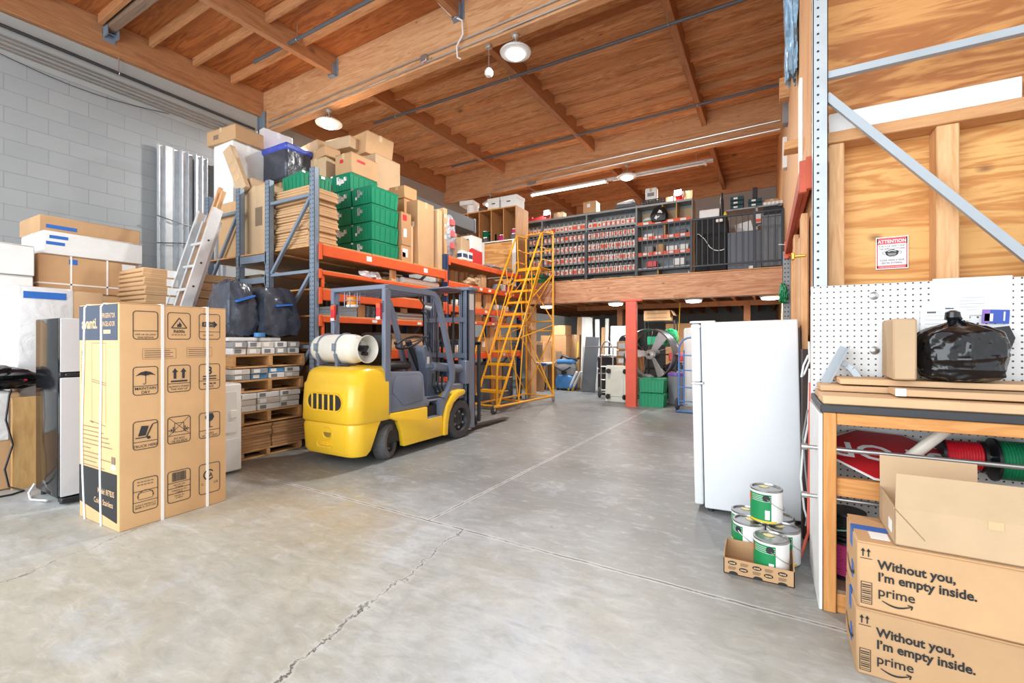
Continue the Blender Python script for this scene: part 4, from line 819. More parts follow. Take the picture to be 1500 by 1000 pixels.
for k in range(10):
    a, e_, zz = -hw + 0.07, -hw + 0.07 + (0.30, 0.33, 0.40, 0.42, 0.46, 0.12, 0.27, 0.44, 0.22, 0.34)[k], 0.675 - k * 0.031
    i = Ink(MY)
    while a < e_: w_ = rl.uniform(0.014, 0.045); i.rect(a, zz, min(a + w_, e_), zz + 0.006); a += w_ + 0.008
    i.o('printed_line', INKGREY, t)
text('printed_words', 'REFRIGERATOR', 0.05, INKGREY, face_M('-y', -hw + 0.075, -D_ / 2, 0.98) @ Matrix.Rotation(R(90), 4, 'Z'), t, 0.0, 0.7)
i = Ink(MY); i.rect(hw - 0.11, 0.45, hw - 0.055, 0.50); i.o('printed_patch', INKGREY, t); B().box(hw - 0.11, hw - 0.055, -D_ / 2 - 0.003, -D_ / 2, 0.41, 0.445).o('paper_label', PAPER, t)
cols = [(-0.276, -0.125), (-0.067, 0.0875), (0.145, 0.302)]
rows = [(1.305, 1.505), (0.915, 1.115), (0.535, 0.735), (0.10, 0.335)]
class CellInk(Ink):
    def __init__(s, M): s.M = M; s.c = {}
    def poly(s, pts):
        a = sum(p[0] for p in pts) / len(pts); c_ = sum(p[1] for p in pts) / len(pts)
        k = (min(range(3), key=lambda i: abs((cols[i][0] + cols[i][1]) / 2 - a)), min(range(4), key=lambda i: abs((rows[i][0] + rows[i][1]) / 2 - c_)))
        s.b = s.c.setdefault(k, B()); return Ink.poly(s, pts)
    def o(s, name, mat, parent):
        for b_ in s.c.values(): b_.o(name, mat, parent, flat=True)
ink = CellInk(MX); lw = 0.005
for (a0, a1) in cols:
    for r_, (c0, c1) in enumerate(rows):
        ink.rr(a0, c0, a1, c1, 0.022, lw)
for ci, ri, f in ((0, 0, 0.30), (2, 0, 0.30), (0, 1, 0.32), (1, 1, 0.32), (2, 1, 0.34), (0, 2, 0.27), (1, 2, 0.30), (2, 2, 0.30), (0, 3, 0.30), (0, 3, 0.62), (1, 3, 0.28), (1, 3, 0.62), (1, 3, 0.45)):
    a0, a1 = cols[ci]; c0, c1 = rows[ri]; ink.line((a0, c0 + (c1 - c0) * f), (a1, c0 + (c1 - c0) * f), lw * 0.8)
cc = lambda ci, ri: ((cols[ci][0] + cols[ci][1]) / 2, rows[ri][0])
x, z = cc(1, 0); tri = [(x - 0.05, z + 0.085), (x + 0.05, z + 0.085), (x, z + 0.16)]
for p, q in zip(tri, tri[1:] + tri[:1]): ink.line(p, q, 0.007)
ink.poly([(x - 0.013, z + 0.093), (x + 0.013, z + 0.093), (x + 0.016, z + 0.108), (x + 0.002, z + 0.132), (x - 0.002, z + 0.115), (x - 0.014, z + 0.112)])
x, z = cc(2, 0); ink.poly([(x - 0.055, z + 0.10), (x + 0.03, z + 0.10), (x + 0.03, z + 0.088), (x + 0.058, z + 0.118), (x + 0.03, z + 0.148), (x + 0.03, z + 0.136), (x - 0.055, z + 0.136)])
x, z = cc(0, 1); ink.poly([(x - 0.06, z + 0.135), (x - 0.03, z + 0.16), (x, z + 0.168), (x + 0.03, z + 0.16), (x + 0.06, z + 0.135), (x + 0.03, z + 0.142), (x, z + 0.135), (x - 0.03, z + 0.142)]); ink.line((x, z + 0.165), (x, z + 0.08), 0.004); ink.ring((x - 0.008, z + 0.082), 0.008, 0.004, 8, 180, 360)
x, z = cc(1, 1)
for dx in (-0.028, 0.028): ink.rect(x + dx - 0.009, z + 0.10, x + dx + 0.009, z + 0.15); ink.poly([(x + dx - 0.02, z + 0.148), (x + dx + 0.02, z + 0.148), (x + dx, z + 0.178)])
ink.rect(x - 0.055, z + 0.075, x + 0.055, z + 0.087)
x, z = cc(2, 1); ink.rect(x - 0.05, z + 0.078, x + 0.05, z + 0.087); ink.rect(x - 0.05, z + 0.098, x + 0.05, z + 0.107)
x, z = cc(0, 2); ink.poly([(x - 0.045, z + 0.095), (x + 0.0, z + 0.095), (x + 0.018, z + 0.16), (x - 0.025, z + 0.165)]); ink.line((x - 0.06, z + 0.083), (x + 0.005, z + 0.083), 0.007); ink.line((x + 0.005, z + 0.083), (x + 0.042, z + 0.17), 0.008); ink.line((x + 0.042, z + 0.17), (x + 0.07, z + 0.178), 0.006); ink.disc((x + 0.018, z + 0.078), 0.011)
x, z = cc(1, 2); q = [(x - 0.03, z + 0.085), (x + 0.03, z + 0.085), (x + 0.03, z + 0.15), (x - 0.03, z + 0.15)]
for p, s_ in zip(q, q[1:] + q[:1]): ink.line(p, s_, 0.004)
ink.line(cols[1] and (cols[1][0] + .012, z + 0.19), (cols[1][1] - .012, z + 0.065), 0.003); ink.line((cols[1][0] + .012, z + 0.065), (cols[1][1] - .012, z + 0.19), 0.003); ink.rect(x - 0.042, z + 0.08, x - 0.036, z + 0.125); ink.rect(x + 0.036, z + 0.08, x + 0.042, z + 0.125)
for sg in (-1, 1): ink.line((x + sg * 0.07, z + 0.10), (x + sg * 0.046, z + 0.10), 0.005); ink.line((x + sg * 0.056, z + 0.112), (x + sg * 0.046, z + 0.10), 0.005); ink.line((x + sg * 0.056, z + 0.088), (x + sg * 0.046, z + 0.10), 0.005)
x, z = cc(2, 2); ink.poly([(x - 0.022, z + 0.19), (x + 0.022, z + 0.19), (x + 0.034, z + 0.16), (x + 0.02, z + 0.135), (x + 0.004, z + 0.128), (x - 0.004, z + 0.128), (x - 0.02, z + 0.135), (x - 0.034, z + 0.16)]); ink.rect(x - 0.003, z + 0.085, x + 0.003, z + 0.13); ink.rect(x - 0.022, z + 0.08, x + 0.022, z + 0.086)
x, z = cc(0, 3); ink.ring((x, z + 0.10), 0.05, 0.004, 16, 0, 180); ink.rr(x - 0.045, z + 0.085, x + 0.045, z + 0.135, 0.01, 0.003)
x, z = cc(1, 3); rr_ = random.Random(3); a = x - 0.048
while a < x + 0.045: w_ = rr_.choice((0.002, 0.003, 0.005)); ink.rect(a, z + 0.155, a + w_, z + 0.222); a += w_ + rr_.choice((0.002, 0.003))
x, z = cc(2, 3); ink.ring((x - 0.005, z + 0.145), 0.042, 0.010, 22, 40, 320)
ink.o('shipping_symbol', INK, t)
def side_text(s, ci, c, size, sx=1.0, bold=0.0, mat=INK): text('printed_words', s, size, mat, face_M('+x', W_ / 2, (cols[ci][0] + cols[ci][1]) / 2, c), t, bold, sx, 'CENTER')
side_text('visit us on your\nsmartphone', 0, 1.335, 0.020, 1.0, 0.005); side_text('R600a', 1, 1.355, 0.030, 1.0, 0.02); side_text('FRONT', 2, rows[0][0] + 0.108, 0.026, 1.0, 0.03, KRAFT_L)
side_text('MAINTAIN\nDRY', 0, 0.952, 0.028, 0.95, 0.005); side_text('ALWAYS STAND\nTHIS WAY UP', 1, 0.950, 0.020, 0.9, 0.005); side_text('3', 2, rows[1][0] + 0.118, 0.085, 1.0, 0.02); side_text('MAXIMUM\nSTACK', 2, 0.952, 0.022, 0.9, 0.005)
side_text('TRUCK HERE', 0, 0.55, 0.026, 0.95, 0.005); side_text('DO NOT\nUSE SQUEEZE', 1, 0.565, 0.021, 0.85, 0.005); side_text('FRAGILE\nDO NOT DROP', 2, 0.565, 0.019, 0.85, 0.005)
side_text('AVANTI PRODUCTS\nMIAMI, FL 33172 USA', 0, 0.142, 0.016, 0.85, 0.005); side_text('HECHO EN\nCHINA', 1, 0.222, 0.016); side_text('FABRIQUE EN\nCHINE', 1, 0.182, 0.016); side_text('MADE IN\nCHINA', 1, 0.142, 0.016)
side_text('SA', 2, rows[3][0] + 0.128, 0.045, 0.85, 0.02); side_text('C          US', 2, rows[3][0] + 0.07, 0.026)
i = Ink(MX); [i.rect(a - 0.05 + 0.02 * k, c_, a - 0.05 + 0.02 * k + 0.015, c_ + 0.007) for a, c_, n_ in ((0.01, 1.336, 5), (0.225, 1.335, 4), (-0.2, 0.305, 5), (-0.2, 0.285, 5)) for k in range(n_)]; i.o('printed_dashes', INKGREY, t)
i = Ink(MY); i.rect(0.09, 1.345, 0.20, 1.372); i.o('printed_bar', KRAFT_L, t).location = (0, -0.0012, 0)
i = Ink(MX)
for a0, a1, c in ((-0.22, -0.01, 1.165), (0.06, 0.24, 1.17)):
    i.rr(a0, c, a1, c + 0.075, 0.004, 0.002)
    for k in range(4): i.rect(a0 + 0.012, c + 0.012 + k * 0.015, a1 - 0.02 - 0.02 * (k % 2), c + 0.017 + k * 0.015)
i.o('printed_notice', INKGREY, t)
for y, lab in ((-0.097, 0), (0.207, 1)):
    b = B(); b.box(W_ / 2, W_ / 2 + 0.005, y - 0.009, y + 0.009, 0, H_ + 0.004); b.box(-W_ / 2, W_ / 2 + 0.005, y - 0.009, y + 0.009, H_, H_ + 0.005); b.o('strap_band', STRAP, t)
for x0, x1 in ((-0.205, -0.15), (0.06, 0.115)):
    pts = [(x0 + 0.05, -D_ / 2 + 0.1, H_ + 0.003), (x0 + 0.03, -D_ / 2 - 0.002, H_)] + [(x0 + (x1 - x0) * 0.2 * math.sin(k * 0.7) - 0.04 * math.sin(math.pi * k / 9) * (1 if x0 < 0 else 0.2), -D_ / 2 - 0.006, H_ - 0.02 - (H_ - 0.02) * k / 9) for k in range(10)]
    B().tube(pts, 0.0065, 6).o('strap_band', STRAP, t)
# ------------------------------------------------------------------ black and silver refrigerator
t = thing('refrigerator', 'narrow black refrigerator with silver doors behind the big strapped carton', 'refrigerator', (-5.08, 1.64, 0), R(-1))
B().box(-0.285, 0.225, -0.29, 0.29, 0.05, 1.475, 0.012, None, 2).o('cabinet', BLACKG, t)
u_ = B().box(0.232, 0.284, -0.288, 0.288, 1.05, 1.472, 0.008, None, 2).o('upper_door', BLACKG, t); B().box(0.284, 0.292, -0.288, 0.288, 1.05, 1.472, 0.004).o('door_skin', SILVER, u_)
u_ = B().box(0.232, 0.284, -0.288, 0.288, 0.075, 1.005, 0.008, None, 2).o('lower_door', BLACKG, t); B().box(0.284, 0.292, -0.288, 0.288, 0.075, 1.005, 0.004).o('door_skin', SILVER, u_)
b = B(); b.box(0.225, 0.272, -0.285, 0.285, 1.008, 1.047, 0.004); b.o('handle_recess', BLACK, t)
b = B(); b.box(0.27, 0.30, -0.26, 0.12, 1.015, 1.040, 0.006); b.o('handle', BLACK, t)
for sx, sy in ((-0.24, -0.25), (0.2, -0.25), (-0.24, 0.25), (0.2, 0.25)): B().cyl((sx, sy, 0), (sx, sy, 0.055), 0.018, n=10).o('foot', BLACK, t)
b = B(); b.box(0.20, 0.285, -0.28, 0.28, 0.02, 0.06, 0.005); b.o('kick_strip', BLACK, t)
B().tube([(-0.26, -0.30, 0.10), (-0.28, -0.33, 0.03), (-0.22, -0.34, 0.012), (-0.1, -0.36, 0.012), (-0.02, -0.33, 0.012), (0.08, -0.31, 0.02)], 0.008, 6).o('power_cord', WHITEP, t)
# ------------------------------------------------------------------ wrapped goods at the far left
t = thing('wrapped_carton', 'tall carton wrapped in clear film with blue tape behind the black refrigerator', 'wrapped carton', (-6.42, 1.76, 0)); b = B(); b.box(-0.3, 0.3, -0.33, 0.30, 0, 1.80, 0.02, None, 2); b.o('carton_body', KRAFT_L, t)
b = B(); b.box(-0.31, 0.31, -0.34, 0.06, 0.1, 1.815, 0.02, None, 2); b.o('stretch_film', CLEAR, t); B().box(0.312, 0.316, -0.30, 0.0, 1.70, 1.765).o('blue_tape', BLUETAPE, t)
t = thing('wrapped_carton', 'low carton half wrapped in clear film under the black bags', 'wrapped carton', (-6.0, 1.06, 0)); b = B(); b.box(-0.35, 0.25, -0.45, 0.30, 0, 0.84, 0.015); b.o('carton_body', KRAFT, t); b = B(); b.box(-0.36, 0.262, -0.46, 0.24, 0.42, 0.86, 0.02); b.o('stretch_film', CLEAR, t)
t = tag(B().box(-0.02, 0.02, -0.11, 0.11, 0, 0.80, 0.004).o('plywood_sheet', CRATEW, None, (-5.70, 1.40, 0)), 'tan plywood offcut standing beside the film wrapped low carton', 'plywood sheet')
t = thing('bag_heap', 'black plastic bags heaped on the film wrapped low carton', 'bag', (-5.98, 1.15, 0.865)); blob(0.24, 0.36, 0.20, 3, 0.7, 0.22, 2.5, 12, 0.35, 0.08).o('bag', BAG, t)
b = B(); b.box(0.16, 0.22, 0.14, 0.26, 0.06, 0.12, 0.01); b.o('red_item', REDP, t)
B().tube([(0.1 + 0.12 * math.sin(a), 0.02 + 0.16 * math.cos(a), 0.17 + 0.02 * math.sin(2 * a)) for a in [k * 0.5 for k in range(12)]], 0.009, 6).o('cable_loop', BLACK, t)
cp = [onz(52, 700, 0.01)]; 
pts = [(-5.70, 1.29, 0.87), (-5.67, 1.27, 0.82), (-5.665, 1.25, 0.62), (-5.66, 1.29, 0.4), (-5.65, 1.24, 0.2), (-5.63, 1.26, 0.05), (-5.55, 1.33, 0.01), (-5.5, 1.25, 0.01), (-5.52, 1.1, 0.01), (-5.6, 0.8, 0.01), (-5.7, 0.4, 0.01)]
tag(B().tube(pts, 0.008, 6).o('black_cable', BLACK), 'black cable hanging from the bags down to the floor', 'cord')
carton('white carton at the far left edge of the stack against the wall, upper', -7.35, -6.80, 0.95, 1.71, 1.98, 2.30, WHITEB, tape='x', tm=PAPER)
carton('white carton at the far left edge of the stack against the wall, lower', -7.35, -6.80, 0.95, 1.70, 1.62, 1.972, WHITEB, tape='x', tm=PAPER)
carton('pale carton at the far left under the two white cartons', -7.35, -6.82, 0.9, 1.70, 0.84, 1.612, KRAFT_L)
carton('brown carton on the floor at the far left under the pale carton', -7.35, -6.82, 0.9, 1.70, 0, 0.832, KRAFT, stickers=[('+x', 0.1, 0.3, 0.4, 0.9, BLUETAPE, 'blue_tape')])
carton('big brown carton with white straps and a paper label in the wall stack', -7.55, -6.9, 1.76, 2.66, 1.84, 2.25, KRAFT, tape='y', straps=(('z', 0.3), ('z', 0.66), ('x', 0.22)), stickers=[('+x', 0.82, 0.97, 0.68, 0.95, PAPER), ('+x', 0.28, 0.36, 0.78, 0.92, BLUETAPE, 'blue_tape')])
carton('long white carton with two blue tape strips in the wall stack', -7.6, -6.88, 1.80, 2.70, 2.254, 2.505, WHITEB, tape='y', tm=PAPER, stickers=[('+x', 0.05, 0.22, 0.68, 0.82, BLUETAPE, 'blue_tape'), ('+x', 0.02, 0.19, 0.40, 0.54, BLUETAPE, 'blue_tape')])
carton('long tan carton with one blue tape strip on top of the wall stack', -7.75, -7.10, 1.82, 2.76, 2.51, 2.72, KRAFT, tape=None, seam=False, stickers=[('+x', 0.06, 0.34, 0.30, 0.50, BLUETAPE, 'blue_tape')])
carton('pale carton under the strapped brown carton in the wall stack', -7.6, -6.88, 1.74, 2.72, 0.9, 1.832, KRAFT_L)
carton('brown carton at the floor of the wall stack', -7.65, -6.97, 1.74, 2.72, 0, 0.892, KRAFT_D)
# ------------------------------------------------------------------ dryer
t = thing('dryer', 'white front loading dryer between the big carton and the pallet stack', 'dryer', (-4.86, 2.28, 0)); b = B(); b.box(-0.33, 0.325, -0.33, 0.32, 0.02, 0.875, 0.02, None, 3); b.o('cabinet', OFFW, t)
b = B(); b.box(0.325, 0.334, -0.30, 0.27, 0.40, 0.80, 0.004); b.o('door', OFFW, t); B().box(0.325, 0.345, 0.20, 0.262, 0.54, 0.62, 0.006).o('door_handle', WHITEP, t)
b = B(); b.box(0.325, 0.331, -0.32, 0.31, 0.03, 0.34, 0.003); b.o('lower_plate', OFFW, t); b = B(); b.box(-0.33, -0.22, -0.33, 0.32, 0.875, 0.98, 0.015); b.o('control_console', OFFW, t)
# ------------------------------------------------------------------ pallets of boxed goods
PXA, PXB, PYA, PYB = -5.85, -4.90, 2.70, 3.53
pallet('pale wooden pallet on the floor under the brown slabs', PXA, PXB, PYA - 0.02, PYB, 0, 0.095)
sl = None
for k in range(8):
    for s_ in (0, 1):
        y0 = PYA + 0.02 + s_ * 0.445; lab = 'brown board bundle under the boxed pallets, %s layer, %s pile' % (ordn(k), ('left', 'right')[s_])
        if sl is None:
            b = B(); b.box(-0.44, 0.46, -0.215, 0.215, 0.004, 0.032, 0.004); b.box(-0.45, 0.455, -0.21, 0.21, 0, 0.004); sl = b.o('board_bundle', KRAFT_D); o = sl
        else: o = sl.copy(); COL.objects.link(o)
        o.location = ((PXA + PXB) / 2 + random.uniform(-0.012, 0.012), y0 + 0.215, 0.096 + k * 0.033); o.rotation_euler = (0, 0, random.uniform(-0.012, 0.012)); tag(o, lab, 'board bundle', 'brown board bundles')
pallet('wooden pallet under the three columns of white boxes', PXA, PXB, PYA, PYB, 0.375, 0.145)
pallet('middle wooden pallet between the grey and white boxes', PXA, PXB, PYA, PYB + 0.02, 0.725, 0.14)
pallet('top wooden pallet under the loose white cartons', PXA, PXB, PYA, PYB + 0.04, 0.995, 0.145)
def tiles(z0, h, n, cells, tag_, mats):
    mk = {}
    L = (PYB - PYA - 0.02) / cells
    for c_ in range(cells):
        for k in range(n):
            m = mats[(c_ * 3 + k) % len(mats)]; key = m.name; hh = h
            if key not in mk:
                o = thing('tile_box', 'x', 'box'); b = B(); b.box(-0.44, 0.44, -L / 2 + 0.008, L / 2 - 0.008, 0, hh - 0.003, 0.005); b.o('box_body', m, o); B().box(0.44, 0.443, -L / 2 + 0.03, -L / 2 + 0.10, hh * 0.2, hh * 0.8).o('end_label', GREYP if m is WHITEB else PAPER, o); mk[key] = o
            else: o = dup(mk[key])
            o.location = ((PXA + PXB) / 2 + 0.02 + random.uniform(-0.015, 0.012), PYA + 0.01 + L * (c_ + 0.5), z0 + k * h); o.rotation_euler = (0, 0, random.uniform(-0.01, 0.01))
            o['label'] = '%s, %s column from the dryer, %s from below' % (tag_, ordn(c_), ordn(k)); o['group'] = tag_
BLUEB = board('blue_box', (86, 140, 186)); GREYB = board('grey_box', (156, 158, 158)); WGB = board('warm_grey_box', (206, 200, 190))
tiles(0.522, 0.066, 3, 3, 'white boxed tile carton on the lowest pallet', [WHITEB, WGB, WHITEB])
tiles(0.868, 0.06, 2, 4, 'grey boxed tile carton on the middle pallet', [GREYB, WGB, WHITEB, BLUEB])
tiles(1.143, 0.072, 2, 5, 'white boxed tile carton on the top pallet', [WHITEB, GREYB, WHITEB, WGB])
for k, (y0, y1, x0) in enumerate(((2.70, 3.0, -5.45), (3.02, 3.3, -5.5), (3.1, 3.56, -5.9))):
    carton('loose flat white carton on the top pallet below the dark bundles, %s from the dryer' % ordn(k), x0 + 0.2, x0 + 0.53, y0, y1, 1.29, 1.335, WHITEB, rot=R(6 * (k - 1)), tape=None, seam=False, tm=PAPER)
tag(B().box(-0.03, 0.03, -0.2, 0.2, 0, 0.78, 0.004).o('board_offcut', KRAFT_L, None, (-4.95, 2.66, 0.0), (0, 0, R(8))), 'pale board standing between the dryer and the pallet stack', 'board')
for (yc, hw_, hgt, sd, xx, lab) in ((2.90, 0.165, 0.62, 1, -5.25, 'dark plastic wrapped bundle with blue tape, left one on the pallet stack'), (3.30, 0.235, 0.58, 2, -5.17, 'dark plastic wrapped bundle with blue tape, right one on the pallet stack')):
    t = thing('wrapped_bundle', lab, 'wrapped bundle', (xx, yc, 1.336)); blob(0.24, hw_, hgt, sd, 0.28, 0.10, 2.2, 14, 0.25, 0.05).o('bundle_wrap', BAGG, t)
    b = B(); b.bar((0.262, -0.12 + 0.02 * sd, hgt * 0.62), (0.25, 0.10, hgt * (0.74 if sd == 1 else 0.66)), 0.02, 0.05, (1, 0, 0)); b.o('blue_tape', BLUETAPE, t)
b = B(); b.lathe([(0.05, 0), (0.055, 0), (0.055, 0.045), (0.05, 0.045)], 18); tag(b.o('tape_roll', BLUEP, None, (-4.93, 3.02, 1.336)), 'roll of blue tape in front of the dark bundles', 'tape roll')
# ------------------------------------------------------------------ aluminium extension ladder leaning on the cartons, timber sticks, steel channels
A0, A1 = Vector((-6.03, 2.22, 0.0)), Vector((-6.10, 3.10, 2.92))
t = thing('extension_ladder', 'aluminium extension ladder leaning in front of the flattened cartons', 'ladder', A0); ax = (A1 - A0); L = ax.length; d = ax.normalized()
X_ = Vector((1, 0, 0)); nrm = X_.cross(d).normalized()
for x, off, l0, l1, nm in ((-0.19, 0, 0, 1.0, 'outer_rail'), (0.19, 0, 0, 1.0, 'outer_rail'), (-0.13, -0.06, 0.02, 0.96, 'inner_rail'), (0.13, -0.06, 0.02, 0.96, 'inner_rail')):
    b = B(); p, q = d * L * l0 + X_ * x + nrm * off, d * L * l1 + X_ * x + nrm * off
    b.bar(p, q, 0.014, 0.11, nrm); b.bar(p + nrm * 0.052 + X_ * (0.012 if x < 0 else -0.012), q + nrm * 0.052 + X_ * (0.012 if x < 0 else -0.012), 0.035, 0.008, nrm); b.bar(p - nrm * 0.052 + X_ * (0.012 if x < 0 else -0.012), q - nrm * 0.052 + X_ * (0.012 if x < 0 else -0.012), 0.035, 0.008, nrm)
    b.o(nm, ALU, t)
for k in range(9):
    f = 0.16 + k * 0.305
    if f < L - 0.1: B().cyl(d * f - X_ * 0.19, d * f + X_ * 0.19, 0.02, n=10).o('rung', ALU, t)
for k in range(9):
    f = 0.22 + k * 0.30; B().cyl(d * f + X_ * 0.194, d * f + X_ * 0.203, 0.012, n=8).o('rivet', FDARK, t)
for k, (x, y, l_) in enumerate(((-6.22, 3.0, 3.28), (-6.15, 3.0, 3.22))):
    b = B(); p = Vector((0, -0.78, 0)); b.bar((0, 0, 0), (0.02, 0.98, l_), 0.045, 0.04, (1, 0, 0)); o = b.o('timber_stick', STUD, None, (x + 0.0, 2.30, 0.0)); tag(o, 'long timber stick leaning behind the aluminium ladder, %s one' % ('left', 'right')[k], 'timber stick', 'timber sticks behind the ladder')
sc = None
for k in range(9):
    b = B(); w_ = 0.052; H = 4.55 - 0.012 * k
    if sc is None: b.box(-0.003, 0, -w_, w_, 0, H); b.box(0, 0.06, -w_, -w_ + 0.003, 0, H); b.box(0, 0.06, w_ - 0.003, w_, 0, H); sc = b.o('steel_channel', GALV); o = sc
    else: b.bm.free(); o = sc.copy(); COL.objects.link(o)
    yy = 3.70 + k * 0.108 if k < 7 else 3.78 + k * 0.112; o.location = (-8.80 + (0.05 if k % 2 else 0.0), yy, 0); o.rotation_euler = (0, 0, R(180 if k in (1, 4) else random.uniform(-8, 8))); tag(o, 'tall galvanised steel channel standing against the block wall, %s from the left' % ordn(k), 'steel channel', 'tall steel channels')
for zz, dz in ((3.35, -0.12), (2.9, 0.1), (2.25, 0.0)):
    b = B(); b.tube([(-8.72, 3.62, zz), (-8.70, 4.0, zz + dz * 0.6), (-8.70, 4.5, zz + dz), (-8.72, 4.78, zz + dz)], 0.009, 6); tag(b.o('tie_wire', BLACK), 'black wire tied round the tall steel channels, %s' % {3.35: 'upper', 2.9: 'middle', 2.25: 'lower'}[zz], 'wire')
# cartons added on the rear rack row, their dark colour standing for shade there
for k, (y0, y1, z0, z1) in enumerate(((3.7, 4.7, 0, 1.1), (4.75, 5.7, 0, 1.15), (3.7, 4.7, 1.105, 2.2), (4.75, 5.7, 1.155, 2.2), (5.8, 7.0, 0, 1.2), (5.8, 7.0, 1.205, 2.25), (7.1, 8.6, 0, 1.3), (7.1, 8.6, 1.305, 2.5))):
    carton('large carton coloured dark as shade in the rear rack row, %s' % ['lower nearest', 'lower second', 'upper nearest', 'upper second', 'lower third', 'upper third', 'lower farthest', 'upper farthest'][k], -7.0, -6.0, y0, y1, z0, z1, board('shade_stock%d' % k, (112, 88, 66)))
# ------------------------------------------------------------------ the forklift (drives towards +y; origin on the floor under its middle)
F0 = Vector((-3.98, 4.2, 0))
t = thing('forklift', 'yellow and grey forklift with a white gas tank in front of the pallet rack', 'forklift', F0)
def rrect(x0, x1, y0, y1, r_rear, r_front, z, n=6):
    p = []
    for cx, cy, r, st in ((x1 - r_front, y1 - r_front, r_front, 0), (x0 + r_front, y1 - r_front, r_front, 90), (x0 + r_rear, y0 + r_rear, r_rear, 180), (x1 - r_rear, y0 + r_rear, r_rear, 270)):
        for k in range(n + 1): a = R(st + 90 * k / n); p.append((cx + math.cos(a) * r, cy + math.sin(a) * r, z))
    return p
# counterweight: upper block with a rounded shoulder, lower bumper with tow pockets
b = B()
b.loft([rrect(-0.425, 0.425, -1.07, -0.60, 0.15, 0.01, 0.445), rrect(-0.44, 0.44, -1.09, -0.60, 0.16, 0.01, 0.47), rrect(-0.44, 0.44, -1.085, -0.60, 0.16, 0.01, 0.62), rrect(-0.438, 0.438, -1.07, -0.60, 0.16, 0.01, 0.84), rrect(-0.432, 0.432, -1.05, -0.60, 0.16, 0.01, 0.86), rrect(-0.425, 0.425, -1.03, -0.60, 0.17, 0.01, 0.95), rrect(-0.405, 0.405, -1.0, -0.60, 0.18, 0.01, 0.995), rrect(-0.36, 0.36, -0.95, -0.61, 0.18, 0.01, 1.02)])
cw = b.o('counterweight', YEL, t, ang=55)
b = B()
b.loft([rrect(-0.405, 0.405, -1.035, -0.88, 0.13, 0.01, 0.115), rrect(-0.42, 0.42, -1.06, -0.84, 0.14, 0.01, 0.16), rrect(-0.432, 0.432, -1.075, -0.74, 0.15, 0.01, 0.40), rrect(-0.42, 0.42, -1.065, -0.70, 0.15, 0.01, 0.443)])
bp = b.o('rear_bumper', YEL, t, ang=55)
def stadium(x0, x1, z0, z1, n=8):
    r = (z1 - z0) / 2; cz = (z0 + z1) / 2
    return [(x1 - r + math.cos(R(-90 + 180 * k / n)) * r, cz + math.sin(R(-90 + 180 * k / n)) * r) for k in range(n + 1)] + [(x0 + r + math.cos(R(90 + 180 * k / n)) * r, cz + math.sin(R(90 + 180 * k / n)) * r) for k in range(n + 1)]
def slot(nm, x0, x1, z0, z1, y, bars, par, rim=0.014, m=None):
    b = B(); b.prism(stadium(x0, x1, z0, z1), y - 0.002, y + 0.02, 'xz'); g = b.o(nm, m or FDARK, par)
    b = B(); o_ = stadium(x0 - rim, x1 + rim, z0 - rim, z1 + rim); i_ = stadium(x0, x1, z0, z1); n = len(o_)
    b.loft([[(p[0], y + 0.01, p[1]) for p in o_], [(p[0], y - 0.010, p[1]) for p in o_], [(p[0], y - 0.006, p[1]) for p in i_], [(p[0], y + 0.01, p[1]) for p in i_]], cap=False); b.o('grille_rim', YEL, g)
    for k in range(bars): x = x0 + 0.07 + (x1 - x0 - 0.17) * k / max(1, bars - 1); B().box(x - 0.013, x + 0.013, y - 0.012, y + 0.0, z0, z1, 0.004).o('grille_bar', YEL, g)
slot('grille_slot', -0.24, 0.27, 0.585, 0.745, -1.087, 5, cw)
slot('tow_pocket', -0.02, 0.10, 0.30, 0.40, -1.070, 0, bp, 0.012, RECESSY); slot('tow_slot', -0.12, 0.10, 0.20, 0.255, -1.06, 0, bp, 0.010, FDARK)  # tow pocket in dull dark yellow: recess shade put into the colour
B().box(-0.09, 0.07, -1.085, -1.055, 0.215, 0.235, 0.004).o('tow_pin', YEL, bp)
